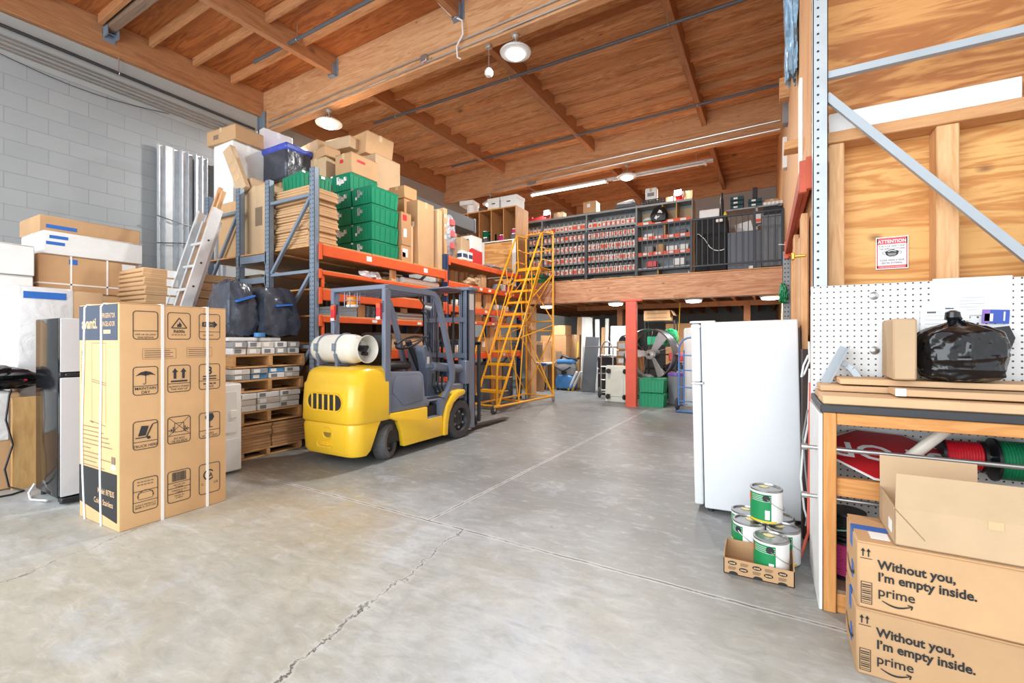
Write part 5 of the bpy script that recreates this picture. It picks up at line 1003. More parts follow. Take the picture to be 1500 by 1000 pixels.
# chassis, hood, side skirts, step, fenders
b = B(); b.box(-0.36, 0.36, -0.66, 0.9, 0.16, 0.5, 0.01); b.box(-0.22, 0.22, -0.9, -0.6, 0.16, 0.44); b.o('chassis', FDARK, t)
b = B(); b.prism([(-0.63, 0.5), (0.10, 0.5), (0.12, 0.56), (0.03, 0.62), (0.0, 0.88), (-0.05, 0.93), (-0.55, 0.95), (-0.63, 0.93)], -0.40, 0.405, 'yz', 0.015); b.o('hood', FGREY, t)
b = B(); b.prism([(-0.50, 0.86), (-0.52, 0.72), (-0.35, 0.56), (-0.02, 0.585), (-0.04, 0.86), (-0.10, 0.905), (-0.46, 0.905)], 0.403, 0.418, 'yz', 0.012); b.o('hood_side_cover', FGREY, t)
for s in (1, -1):
    a, c = (0.36, 0.43) if s > 0 else (-0.43, -0.36)
    b = B(); b.prism([(-0.64, 0.5), (0.045, 0.5), (0.045, 0.355), (0.33, 0.355), (0.345, 0.10), (-0.36, 0.105), (-0.385, 0.26), (-0.45, 0.40), (-0.56, 0.445), (-0.64, 0.45)], a, c, 'yz', 0.012); b.o('side_skirt', YEL, t)
    a, c = (0.22, 0.455) if s > 0 else (-0.455, -0.22)
    arc = lambda r0, a0, a1, n: [(0.70 + r0 * math.cos(R(a0 + (a1 - a0) * k / n)), 0.25 + r0 * math.sin(R(a0 + (a1 - a0) * k / n))) for k in range(n + 1)]
    out = [(0.335, 0.10), (0.35, 0.30), (0.40, 0.46), (0.50, 0.575), (0.62, 0.635), (0.76, 0.645), (0.80, 0.62), (0.78, 0.575)]
    inn = [(0.66, 0.555), (0.54, 0.49), (0.46, 0.38), (0.425, 0.25), (0.415, 0.10)]
    b = B(); b.prism(out + inn, a, c, 'yz', 0.012); b.o('front_fender', YEL, t)
    b = B(); b.box(min(s * 0.20, s * 0.425), max(s * 0.20, s * 0.425), 0.05, 0.335, 0.345, 0.365, 0.004); b.box(min(s * 0.20, s * 0.22), max(s * 0.20, s * 0.22), 0.05, 0.335, 0.36, 0.56); b.prism([(0.30, 0.36), (0.345, 0.36), (0.45, 0.56), (0.30, 0.56)], min(s * 0.22, s * 0.42), max(s * 0.22, s * 0.42), 'yz'); b.o('step', FGREY, t)
B().box(-0.38, 0.38, 0.10, 0.72, 0.545, 0.565, 0.004).o('floor_plate', FGREY, t)
# tyres
def tyre(nm, c, r, w, m, steer=0, nb=6, par=t):
    M = Matrix.Rotation(steer, 4, 'Z') @ Matrix.Rotation(R(90), 4, 'Y'); b = B()
    b.lathe([(r * 0.62, -w / 2), (r * 0.93, -w / 2), (r, -w * 0.38), (r, w * 0.38), (r * 0.93, w / 2), (r * 0.62, w / 2), (r * 0.62, -w / 2)], 36, M, cap=False)
    for k in range(30):
        a = 2 * math.pi * k / 30; M2 = M @ Matrix.Rotation(a, 4, 'Z'); b.box(r * 0.985, r * 1.012, -0.006, 0.006, -w * 0.42, w * 0.42, 0, M2)
    ty = b.o(nm, m, par, c)
    b = B(); b.lathe([(0.01, w * 0.22), (r * 0.22, w * 0.22), (r * 0.30, w * 0.30), (r * 0.55, w * 0.16), (r * 0.60, w * 0.40), (r * 0.625, w * 0.44), (r * 0.625, -w * 0.46), (0.01, -w * 0.42)], 28, M); h = b.o('wheel_rim', FDARK, ty)
    b = B()
    for k in range(nb): a = 2 * math.pi * k / nb; b.cyl(M @ Vector((math.cos(a) * r * 0.42, math.sin(a) * r * 0.42, w * 0.2)), M @ Vector((math.cos(a) * r * 0.42, math.sin(a) * r * 0.42, w * 0.34)), r * 0.07, n=6)
    b.o('wheel_nuts', GREYP, ty)
    return ty
tyre('front_tyre', (0.36, 0.70, 0.25), 0.25, 0.17, RUB); tyre('front_tyre', (-0.36, 0.70, 0.25), 0.25, 0.17, RUB)
tyre('rear_tyre', (0.315, -0.54, 0.19), 0.19, 0.14, RUBL, R(22), 5); tyre('rear_tyre', (-0.315, -0.54, 0.19), 0.19, 0.14, RUBL, R(22), 5)
B().cyl((-0.3, -0.54, 0.19), (0.3, -0.54, 0.19), 0.05).o('rear_axle', FDARK, t)
# gas tank
TZ2, TY = 1.205, -0.78
b = B(); M = Matrix.Translation((0, TY, TZ2)) @ Matrix.Rotation(R(90), 4, 'Y')
b.lathe([(0.01, -0.50), (0.06, -0.495), (0.11, -0.47), (0.145, -0.425), (0.158, -0.36), (0.158, -0.02), (0.161, -0.01), (0.161, 0.0), (0.158, 0.01), (0.158, 0.10), (0.147, 0.15), (0.115, 0.18), (0.01, 0.19)], 36, M); tk = b.o('gas_tank', CREAM, t)
b = B(); b.lathe([(0.112, 0.15), (0.120, 0.15), (0.140, 0.30), (0.150, 0.31), (0.142, 0.315), (0.132, 0.30), (0.110, 0.16)], 32, M, cap=False); b.o('tank_collar', CREAM, tk)
b = B(); b.cyl((0.19, TY, TZ2), (0.28, TY, TZ2), 0.028); b.cyl((0.25, TY - 0.05, TZ2 + 0.02), (0.25, TY + 0.05, TZ2 + 0.02), 0.02); b.cyl((0.20, TY + 0.03, TZ2 - 0.05), (0.26, TY + 0.03, TZ2 - 0.05), 0.022); b.o('tank_valve', FDARK, tk)
b = B(); b.cyl((0.19, TY - 0.04, TZ2 + 0.06), (0.22, TY - 0.04, TZ2 + 0.06), 0.03); b.o('tank_gauge', CONDUIT, tk)
for x in (-0.30, -0.01):
    b = B(); b.tube([(x, TY + math.cos(a) * 0.165, TZ2 + math.sin(a) * 0.165) for a in [2 * math.pi * k / 28 for k in range(28)]], 0.010, 6, True); b.box(x - 0.018, x + 0.018, TY - 0.19, TY - 0.16, TZ2 - 0.02, TZ2 + 0.06, 0.004); b.o('tank_strap', STEEL, t)
    b = B(); b.box(x - 0.02, x + 0.02, TY - 0.15, TY + 0.12, 1.015, 1.045, 0.004); b.bar((x, TY - 0.13, 1.03), (x, TY - 0.155, TZ2 - 0.05), 0.04, 0.014, (0, 1, 0)); b.bar((x, TY + 0.11, 1.03), (x, TY + 0.15, TZ2 - 0.05), 0.04, 0.014, (0, 1, 0)); b.o('tank_bracket', FGREY, t)
B().box(-0.30, 0.12, TY - 0.11, TY - 0.07, 1.02, 1.04, 0.004).o('bracket_rail', FDARK, t)
# seat
b = B(); b.box(-0.22, 0.22, -0.44, 0.02, 0.95, 1.04, 0.04, None, 3); st_ = b.o('seat', FDARK, t); b = B(); b.box(-0.22, 0.22, -0.50, -0.40, 0.98, 1.36, 0.04, Matrix.Rotation(R(-4), 4, 'X'), 3); b.o('seat_back', BLACK, t)
# overhead guard
for s in (1, -1):
    x = s * 0.405
    b = B(); b.box(x - 0.028, x + 0.028, -0.655, -0.565, 0.5, 1.86, 0.008); p = b.o('guard_rear_pillar', FGREY, t)
    b = B()
    for k in range(7): b.box(x - 0.029 * s - 0.003, x - 0.029 * s + 0.003, -0.62, -0.60, 1.60 + k * 0.017, 1.61 + k * 0.017); 
    for k in range(7): b.box(x - 0.014, x + 0.014, -0.6565, -0.655, 1.60 + k * 0.018, 1.61 + k * 0.018)
    b.o('vent_slots', FDARK, p)
    pts = [(-0.60, 1.875), (0.10, 1.875), (0.18, 1.862), (0.26, 1.80), (0.33, 1.62), (0.42, 1.36), (0.52, 1.06), (0.56, 0.90), (0.555, 0.78), (0.47, 0.66), (0.38, 0.56)]
    L_, R_ = [], []
    for n_, q in enumerate(pts):
        a_ = Vector(pts[max(0, n_ - 1)]); c_ = Vector(pts[min(len(pts) - 1, n_ + 1)]); d_ = (c_ - a_).normalized(); nn = Vector((-d_.y, d_.x)) * 0.029; L_.append((q[0] + nn.x, q[1] + nn.y)); R_.append((q[0] - nn.x, q[1] - nn.y))
    b = B(); b.loft([[Vector((x + sx * 0.028, p_[0], p_[1])) for sx, p_ in ((-1, l_), (1, l_), (1, r_), (-1, r_))] for l_, r_ in zip(L_, R_)])
    b.o('guard_front_pillar', FGREY, t)
B().box(-0.43, 0.43, -0.655, -0.595, 1.85, 1.90, 0.006).o('guard_crossbar', FGREY, t); B().box(-0.43, 0.43, 0.14, 0.20, 1.85, 1.895, 0.006).o('guard_crossbar', FGREY, t)
for k in range(6): y = -0.50 + k * 0.115; B().bar((-0.40, y, 1.875), (0.40, y, 1.875), 0.014, 0.05, (0, 0.35, 1)).o('guard_slat', FGREY, t)
for s, x in ((1, 0.36), (-1, -0.36)):
    g = B().box(x - 0.03, x + 0.03, -0.69, -0.655, 1.52, 1.70, 0.006).o('tail_lamp', REDP, t); B().box(x - 0.029, x + 0.029, -0.692, -0.656, 1.645, 1.698, 0.004).o('amber_lens', ORANGE, g); B().box(x - 0.029, x + 0.029, -0.692, -0.656, 1.52, 1.555, 0.004).o('clear_lens', WHITEP, g)
b = B(); b.lathe([(0.055, 1.70), (0.06, 1.71), (0.055, 1.79), (0.02, 1.80)], 18, Matrix.Translation((-0.19, -0.55, 0))); bl = b.o('beacon', paint('amber', (244, 150, 50), 0.25), t)
b = B(); b.lathe([(0.065, 1.68), (0.07, 1.70), (0.065, 1.705), (0.01, 1.705)], 18, Matrix.Translation((-0.19, -0.55, 0))); b.o('beacon_base', WHITEP, bl)
b = B()
for k in range(6): a = k * math.pi / 3; b.tube([(-0.19 + math.cos(a) * 0.085, -0.55 + math.sin(a) * 0.085, 1.68), (-0.19 + math.cos(a) * 0.085, -0.55 + math.sin(a) * 0.085, 1.85)], 0.005, 5)
b.tube([(-0.19 + math.cos(a) * 0.085, -0.55 + math.sin(a) * 0.085, 1.75) for a in [k * math.pi / 8 for k in range(16)]], 0.005, 5, True); b.o('beacon_cage', STEEL, bl)
B().tube([(0.30, 0.02, 1.84), (0.33, 0.10, 1.72), (0.28, 0.12, 1.66), (0.34, 0.16, 1.60), (0.33, 0.20, 1.4)], 0.012, 6).o('coiled_cable', FDARK, t)
b = B(); b.cyl((0.30, 0.14, 1.72), (0.36, 0.20, 1.70), 0.045, 0.05); b.o('work_light', CONDUIT, t)
# controls
b = B(); b.prism([(0.42, 0.56), (0.62, 0.56), (0.60, 0.86), (0.50, 1.20), (0.40, 1.24), (0.34, 1.16), (0.44, 0.86)], -0.19, 0.10, 'yz', 0.02); b.o('dashboard', FGREY, t)
B().box(0.101, 0.104, 0.42, 0.47, 0.98, 1.08).o('dash_sticker', PAPER, t)
SW = Matrix.Translation((-0.06, 0.25, 1.27)) @ Matrix.Rotation(R(28), 4, 'X'); b = B(); b.tube([SW @ Vector((math.cos(a) * 0.165, math.sin(a) * 0.165, 0)) for a in [2 * math.pi * k / 30 for k in range(30)]], 0.015, 8, True); sw = b.o('steering_wheel', FDARK, t)
b = B(); [b.bar(SW @ Vector((0, 0, -0.01)), SW @ Vector((math.cos(a) * 0.16, math.sin(a) * 0.16, 0)), 0.03, 0.012, (0, 0, 1)) for a in (0.5, 2.6, 4.7)]; b.cyl(SW @ Vector((0, 0, -0.04)), SW @ Vector((0, 0, 0.02)), 0.04); b.ico(SW @ Vector((-0.13, -0.09, 0.04)), 0.025); b.o('wheel_spokes', FDARK, sw)
B().cyl((-0.06, 0.26, 1.25), (-0.06, 0.46, 0.9), 0.035).o('steering_column', FDARK, t)
for k in range(3): x = 0.06 + k * 0.05; b = B(); b.cyl((x, 0.45, 1.16), (x - 0.0, 0.36, 1.33), 0.007, n=8); b.ico((x, 0.36, 1.34), 0.02); b.o('lever', FDARK, t)
b = B(); b.box(-0.36, 0.36, 0.62, 0.90, 0.5, 0.72, 0.02); b.o('cowl', FGREY, t)
b = B(); b.cyl((0.31, 0.28, 0.97), (0.31, 0.95, 0.90), 0.055, 0.06); b.cyl((0.31, 0.18, 0.98), (0.31, 0.30, 0.97), 0.028); b.o('tilt_cylinder', FGREY, t)
b = B(); b.cyl((-0.31, 0.40, 0.80), (-0.31, 0.95, 0.88), 0.055, 0.06); b.o('tilt_cylinder', FGREY, t)
for k in range(6):
    x = -0.10 + 0.07 * k; B().tube([(x, 0.55, 0.85), (x + 0.05, 0.48, 0.70), (x + 0.02, 0.58, 0.60), (x + 0.06, 0.70, 0.66), (x + 0.02, 0.85, 0.60)], 0.013, 6).o('hydraulic_hose', FDARK, t)
# mast
for s in (1, -1):
    b = B(); x = s * 0.37; b.box(x - 0.035, x + 0.035, 0.93, 0.955, 0.08, 2.03, 0.004); b.box(x + s * 0.02 - 0.015, x + s * 0.02 + 0.015, 0.93, 1.10, 0.08, 2.03, 0.004); b.box(x - 0.035, x + 0.035, 1.08, 1.10, 0.08, 2.03, 0.004); mr = b.o('mast_rail', FGREY, t)
    if s > 0: B().box(0.40, 0.4065, 0.955, 1.06, 1.72, 1.94).o('white_decal', PAPER, mr)
    b = B(); x = s * 0.27; b.box(x - 0.03, x + 0.03, 0.98, 1.0, 0.1, 1.99, 0.004); b.box(x - 0.012, x + 0.012, 0.98, 1.12, 0.1, 1.99, 0.004); b.o('inner_mast_rail', FGREY, t)
    b = B(); b.cyl((s * 0.20, 1.02, 0.2), (s * 0.20, 1.02, 1.3), 0.028); b.cyl((s * 0.20, 1.02, 1.3), (s * 0.20, 1.02, 1.95), 0.016); b.o('lift_cylinder', FGREY, t)
    b = B(); b.box(s * 0.10 - 0.014, s * 0.10 + 0.014, 1.0, 1.008, 0.4, 1.95); b.o('lift_chain', FDARK, t)
    B().tube([(s * 0.14, 0.98, 1.9), (s * 0.15, 0.93, 1.6), (s * 0.13, 0.92, 1.0), (s * 0.16, 0.95, 0.6)], 0.012, 6).o('mast_hose', FDARK, t)
    b = B(); b.box(s * 0.36 - 0.05, s * 0.36 + 0.05, 0.86, 0.95, 0.70, 1.02, 0.008); b.o('mast_bracket', FGREY, t)
b = B(); b.prism([(-0.42, 0.90), (0.42, 0.90), (0.45, 0.95), (0.45, 1.10), (0.38, 1.14), (-0.38, 1.14), (-0.45, 1.10), (-0.45, 0.95)], 1.985, 2.03, 'xy', 0.005); b.box(-0.30, 0.30, 0.60, 0.94, 1.99, 2.01, 0.004); b.o('mast_top_plate', FGREY, t)
for z in (0.45, 1.05, 1.55): B().box(-0.37, 0.37, 0.925, 0.955, z, z + 0.07, 0.005).o('mast_crossbar', FGREY, t)
b = B(); b.box(-0.40, 0.40, 1.13, 1.17, 0.10, 0.20, 0.006); b.box(-0.40, 0.40, 1.13, 1.17, 0.42, 0.52, 0.006); b.box(-0.22, -0.17, 1.12, 1.16, 0.10, 0.6); b.box(0.17, 0.22, 1.12, 1.16, 0.10, 0.6); b.o('carriage', FDARK, t)
b = B(); b.box(-0.44, -0.40, 1.15, 1.19, 0.15, 1.27, 0.004); b.box(0.40, 0.44, 1.15, 1.19, 0.15, 1.27, 0.004); b.box(-0.44, 0.44, 1.15, 1.19, 1.23, 1.28, 0.004); [b.box(x - 0.012, x + 0.012, 1.155, 1.185, 0.50, 1.25) for x in (-0.24, -0.08, 0.08, 0.24)]; b.o('load_backrest', FDARK, t)
for x in (-0.24, 0.27):
    b = B(); b.prism([(1.19, 0.55), (1.155, 0.55), (1.155, 0.035), (1.22, 0.03), (2.22, 0.03), (2.22, 0.038), (1.25, 0.072), (1.19, 0.10)], x - 0.05, x + 0.05, 'yz', 0.004); b.o('fork', FDARK, t)
# ------------------------------------------------------------------ yellow rolling ladder
t = thing('rolling_ladder', 'yellow rolling warehouse ladder reaching the mezzanine beside the rack', 'ladder', (-4.43, 6.80, 0), R(-4.6))
WF, W2, LB, PZ, PF = 0.275, 0.335, 2.0, 2.80, 1.58; rt = 0.019; S0, SZ0 = 0.27, 0.38
wx = lambda y: WF + (W2 - WF) * y / LB
sy = lambda z: S0 + (PF - S0) * (z - SZ0) / (PZ - SZ0)
for s in (1, -1):
    B().tube([(s * WF, 0.06, 0.12), (s * W2, LB, 0.12)], 0.022).o('base_side_rail', LADYEL, t)
    B().tube([(s * W2, LB, 0.06), (s * W2, LB, 3.56), (s * (W2 - 0.04), LB, 3.60)], 0.021).o('rear_post', LADYEL, t)
    b = B(); b.bar((s * WF, 0.10, 0.12), (s * WF, PF, PZ - 0.03), 0.018, 0.035, (0, 0, 1)); b.o('stringer', LADYEL, t)
    b = B(); b.tube([(s * (WF + 0.0), 0.06, 0.12), (s * (WF + 0.03), 0.02, 0.70), (s * (WF + 0.03), 0.04, 0.86), (s * (WF + 0.03), 1.52, 3.42), (s * (WF + 0.04), 1.60, 3.50), (s * W2, LB, 3.54)], rt); b.o('handrail', LADYEL, t)
    B().tube([(s * WF, 0.30, 0.42), (s * (WF + 0.03), 1.50, 2.86), (s * (WF + 0.03), PF, 2.95), (s * W2, LB, 2.95)], 0.013).o('middle_rail', LADYEL, t)
    for z0 in (0.9, 1.55, 2.2): B().tube([(s * WF, sy(z0), z0), (s * (WF + 0.03), 0.04 + 1.48 * (z0 - 0.25) / 2.56, z0 + 0.62)], 0.011).o('rail_strut', LADYEL, t)
    B().tube([(s * WF, PF + 0.01, PZ), (s * (WF + 0.035), PF + 0.02, 3.48)], 0.014).o('platform_post', LADYEL, t)
    B().tube([(s * WF, PF, 3.2), (s * W2, LB, 3.2)], 0.013).o('guard_rail', LADYEL, t)
    for p, q in (((W2, LB, 0.14), (WF, 0.85, 1.35)), ((W2, LB, 1.62), (WF, 0.85, 1.35)), ((W2, LB, 2.7), (WF, 1.25, 2.15)), ((WF + 0.01, 0.75, 0.13), (WF, 0.60, 0.98)), ((WF + 0.01, 0.75, 0.13), (WF, 0.95, 1.6))): B().tube([(s * p[0], p[1], p[2]), (s * q[0], q[1], q[2])], 0.012).o('side_brace', LADYEL, t)
for k in range(10):
    z = SZ0 + k * (PZ - SZ0) / 10; y = sy(z)
    b = B(); b.box(-WF, WF, y - 0.03, y + 0.15, z - 0.012, z, 0.003); b.box(-WF, WF, y - 0.034, y - 0.026, z - 0.045, z + 0.002, 0.002); b.o('step', LADYEL, t)
b = B(); b.box(-WF, WF, PF - 0.02, LB, PZ - 0.015, PZ, 0.003); b.box(-WF, WF, PF - 0.028, PF - 0.016, PZ - 0.06, PZ + 0.004, 0.002); b.o('platform', LADYEL, t)
for z in (0.12, 1.50, 1.70, PZ - 0.05, 3.2, 3.60): B().tube([(-W2, LB, z), (W2, LB, z)], 0.014).o('rear_crossbar', LADYEL, t)
for a, c in (((-W2, LB, 0.14), (W2, LB, 1.5)), ((W2, LB, 0.14), (-W2, LB, 1.5)), ((-W2, LB, 1.7), (W2, LB, 2.7)), ((W2, LB, 1.7), (-W2, LB, 2.7))): B().tube([a, c], 0.013).o('rear_brace', LADYEL, t)
for y in (0.10, 0.95): B().tube([(-wx(y), y, 0.12), (wx(y), y, 0.12)], 0.018).o('base_crossbar', LADYEL, t)
for s in (1, -1):
    b = B(); b.lathe([(0.01, -0.016), (0.06, -0.02), (0.078, -0.014), (0.078, 0.014), (0.06, 0.02), (0.01, 0.016)], 20, Matrix.Translation((s * WF, -0.03, 0.08)) @ Matrix.Rotation(R(90), 4, 'Y')); c_ = b.o('front_wheel', RUB, t); B().cyl((s * WF - 0.024, -0.03, 0.08), (s * WF + 0.024, -0.03, 0.08), 0.028).o('wheel_hub', CONDUIT, c_); B().box(s * WF - 0.03, s * WF + 0.03, -0.06, 0.12, 0.11, 0.15, 0.005).o('wheel_bracket', LADYEL, t)
    b = B(); b.lathe([(0.01, -0.014), (0.038, -0.016), (0.045, -0.01), (0.045, 0.01), (0.038, 0.016), (0.01, 0.014)], 16, Matrix.Translation((s * W2, LB + 0.01, 0.046)) @ Matrix.Rotation(R(80), 4, 'Y')); c_ = b.o('rear_caster', CONDUIT, t)
    b = B(); b.bar((s * W2 - 0.02, LB + 0.01, 0.04), (s * W2 - 0.02, LB + 0.01, 0.10), 0.004, 0.05, (0, 1, 0)); b.box(s * W2 - 0.022, s * W2 + 0.022, LB - 0.02, LB + 0.04, 0.095, 0.105); b.bar((s * W2 + 0.02, LB + 0.01, 0.04), (s * W2 + 0.02, LB + 0.01, 0.10), 0.004, 0.05, (0, 1, 0)); b.o('caster_fork', CONDUIT, c_)
# ------------------------------------------------------------------ mezzanine: beam, joists, deck, column, railing
MY0, MX0, MX1, MZ = 8.96, -4.64, 0.27, 2.535
struct(B().box(MX0, MX1, MY0, MY0 + 0.09, 2.09, MZ, 0.006).o('mezzanine_beam', MEZW))
struct(B().box(MX0, MX1, MY0 - 0.012, MY0 + 0.10, MZ, MZ + 0.022, 0.004).o('mezzanine_trim_beam', STUDX))
struct(B().box(-7.2, MX1, MY0 + 0.10, 17.2, 2.46, MZ).o('mezzanine_floor', MEZW))
for k in range(-6, 12):
    x = MX0 + 0.2 + k * 0.42; struct(B().box(x - 0.025, x + 0.025, MY0 + 0.09, 17.2, 2.24, 2.46).o('mezzanine_joist_beam', SUBP))
struct(B().box(MX0, MX1, 12.0, 12.1, 2.12, 2.24).o('mezzanine_girder_beam', PURLIN))
for k, x in enumerate((-3.43, -0.4)): struct(B().box(x - 0.07, x + 0.07, 11.98, 12.12, 0, 2.12).o('mezzanine_post_column', PURLIN))
t = thing('steel_column', 'red painted square steel column under the mezzanine beam', 'column', (-2.313, 8.90, 0)); b = B(); b.box(-0.20, 0.20, -0.06, 0.06, 2.06, 2.09, 0.003); b.o('cap_plate', COLRED, t); B().box(-0.105, 0.105, -0.055, 0.055, 0, 2.06, 0.008).o('shaft', COLRED, t)
B().box(-0.13, 0.13, -0.058, 0.06, 0, 0.012).o('base_plate', COLRED, t)
RAILZ = 3.52
xs_ = [ony(u, 360, MY0 - 0.0).x for u in (772, 858, 932, 1012, 1105, 1152)]
pn = ['behind the yellow ladder top', 'in front of the full parts bins', 'in front of the wooden partition shelf', 'in front of the black draped goods', 'in front of the grey containers at the right end']
for k in range(5):
    a, c = xs_[k], min(xs_[k + 1], 0.24); y = MY0 + 0.05
    t = thing('railing_section', 'dark steel mezzanine railing section ' + pn[k], 'railing', ((a + c) / 2, y, MZ + 0.022), 0, 'mezzanine railing sections'); h = (c - a) / 2
    B().box(-h, h, -0.018, 0.018, 0.96, 0.995, 0.003).o('top_rail', CHARC, t); B().box(-h, h, -0.015, 0.015, 0.10, 0.13, 0.003).o('bottom_rail', CHARC, t)
    for s in ((-1,) if k < 4 else (-1, 1)): B().box(s * h - (0.04 if k in (1, 2) else 0.022), s * h + 0.022, -0.022, 0.022, 0, 1.0, 0.003).o('rail_post', CHARC, t)
    n = max(2, int(round(2 * h / 0.098)))
    for i in range(1, n): x = -h + 2 * h * i / n; B().box(x - 0.007, x + 0.007, -0.007, 0.007, 0.13, 0.96).o('baluster', CHARC, t)
# ------------------------------------------------------------------ parts-bin shelving on the mezzanine
SY = 10.55; ST = 4.40
def bay_unit(label, x0, x1, levels, top, m=SHELFG, back=True, depth=0.45):
    t = thing('steel_shelving', label, 'shelving', ((x0 + x1) / 2, SY, MZ), 0, 'steel shelving bays on the mezzanine'); h = (x1 - x0) / 2
    for s in (-1, 1): B().box(s * h - 0.02 if s > 0 else -h, h if s > 0 else -h + 0.02, 0, depth, 0, top - MZ, 0.003).o('side_upright', m, t)
    if back: B().box(-h, h, depth - 0.01, depth, 0, top - MZ).o('back_sheet', m, t)
    for z in levels: b = B(); b.box(-h + 0.02, h - 0.02, 0, depth - 0.01, z - 0.02 - MZ, z - MZ, 0.002); b.box(-h + 0.02, h - 0.02, -0.003, 0.0, z - 0.045 - MZ, z - MZ); b.o('shelf', m, t)
    return t
SX = [-6.05, -5.05, -3.845, -2.63, -1.41]
LV = [2.60, 2.93, 3.22, 3.50, 3.78, 4.03]
bay_unit('steel shelving bay full of parts bins, leftmost, behind the ladder rails', SX[0], SX[1], LV + [ST], ST + 0.02)
bay_unit('steel shelving bay full of parts bins, left of the thick railing post', SX[1], SX[2], LV + [ST], ST + 0.02)
bay_unit('steel shelving bay full of parts bins, right of the thick railing post', SX[2], SX[3], LV + [ST], ST + 0.02)
bay_unit('steel shelving bay with plywood dividers and a black bag', SX[3], SX[4], [2.60, 2.95, 3.26, 3.62, 3.96, ST], ST + 0.02)
def bin_proto(w, lm, am):
    t = thing('parts_bin', 'x', 'bin'); b = B(); H, D = 0.195, 0.36
    b.box(-w, w, 0, D, 0, 0.004); b.box(-w, -w + 0.004, 0, D, 0, H, 0); b.box(w - 0.004, w, 0, D, 0, H); b.box(-w, w, D - 0.004, D, 0, H); b.box(-w, w, 0, 0.004, 0, H * 0.55); b.box(-w, w, 0.02, 0.03, 0, H * 0.7); b.o('bin_body', BINM, t)
    b = B(); b.box(-w + 0.002, w - 0.002, -0.003, 0.0, 0.012, H * 0.5); l = b.o('orange_strip', lm, t); B().box(-w * 0.55, w * 0.55, -0.005, -0.003, 0.02, H * 0.42).o('white_label', am, l)
    B().ico((0, 0.17, 0.10), w * 0.8, 0.13, 0.05, 1, 0.25).o('small_parts', GREYP, t)
    return t
bpr = [bin_proto(0.052, LABELO, PAPER), bin_proto(0.052, PAPER, LABELO), bin_proto(0.052, LABELO, LABELO)]
used = [False] * 3; rb = random.Random(11)
bayn = ['leftmost', 'second', 'third']; rown = ['lowest', 'second lowest', 'middle', 'second highest', 'highest']
for bi in range(3):
    x0, x1 = SX[bi] + 0.04, SX[bi + 1] - 0.03
    for ri, z in enumerate(LV[1:]):
        n = int((x1 - x0) / 0.113)
        for k in range(n):
            kind = rb.choice((0, 0, 0, 1, 1, 2)); x = x0 + (x1 - x0) * (k + 0.5) / n
            if bi == 0 and x < -5.75: continue
            o = bpr[kind] if not used[kind] else dup(bpr[kind]); used[kind] = True
            o.location = (x, SY + 0.008, z); o['label'] = 'tagged parts bin, %s shelf, %s from left, %s bay' % (rown[ri], ordn(k), bayn[bi]); o['group'] = 'parts bins on the mezzanine shelving'
for bi in (1, 2):
    for k in range(3):
        x = SX[bi] + 0.25 + k * 0.36; carton('pale carton under the bin shelves in the %s bay, %s from left' % (bayn[bi], ordn(k)), x - 0.15, x + 0.15, SY + 0.02, SY + 0.35, 2.60, 2.80, KRAFT_PALE if k % 2 else WHITEB)
# wooden partition shelf contents
for x, z0, z1, l in ((-2.05, 3.97, 4.375, 'upper left'), (-1.75, 3.97, 4.375, 'upper right'), (-2.0, 3.63, 3.93, 'middle'), (-2.15, 2.61, 2.92, 'lowest')):
    tag(B().box(-0.012, 0.012, -0.2, 0.2, 0, z1 - z0).o('shelf_divider', CRATEW, None, (x, SY + 0.22, z0)), 'tan plywood divider standing in the partition shelf, %s' % l, 'divider')
tag(B().box(-0.57, 0.57, -0.004, 0.004, 0, 0.34).o('cardboard_sheet', KRAFT_PALE, None, (-2.02, SY + 0.40, 3.97)), 'brown cardboard sheet lining the back of the upper partition shelf', 'cardboard sheet')
for z, l in ((3.96, 'upper'), (3.62, 'second'), (3.26, 'third')):
    t = thing('label_strip', 'orange label strip along the partition shelf, %s one' % l, 'label strip', (-2.02, SY - 0.012, z - 0.03)); B().box(-0.57, 0.57, -0.004, 0.004, 0, 0.075).o('strip', LABELO, t)
    for k in range(4): B().box(-0.45 + k * 0.27, -0.33 + k * 0.27, -0.007, -0.004, 0.012, 0.062).o('white_label', PAPER, t)
b = B(); b.lathe([(0.15, 0), (0.155, 0.05), (0.14, 0.12), (0.09, 0.17), (0.01, 0.185)], 24); o = b.o('shell', WHITEP); t = thing('helmet', 'white helmet on the upper partition shelf beside the black bag', 'helmet', (-2.38, SY + 0.17, 3.965)); o.parent = t; B().box(-0.1, 0.1, -0.16, -0.13, 0.03, 0.08, 0.01).o('visor', GREENW, t)
t = thing('black_bag', 'rounded black bag with white print on the upper partition shelf', 'bag', (-2.12 - 0.0, SY + 0.03, 3.965)); blob(0.17, 0.12, 0.34, 5, 0.6, 0.03, 2, 10, 0.3, 0.01).o('bag_body', BLACK, t)
b = B(); b.bar((-0.06, -0.135, 0.06), (0.05, -0.128, 0.24), 0.06, 0.004, (0, -1, 0)); b.bar((0.0, -0.135, 0.09), (0.08, -0.125, 0.2), 0.03, 0.004, (0, -1, 0)); b.o('white_print', PAPER, t)
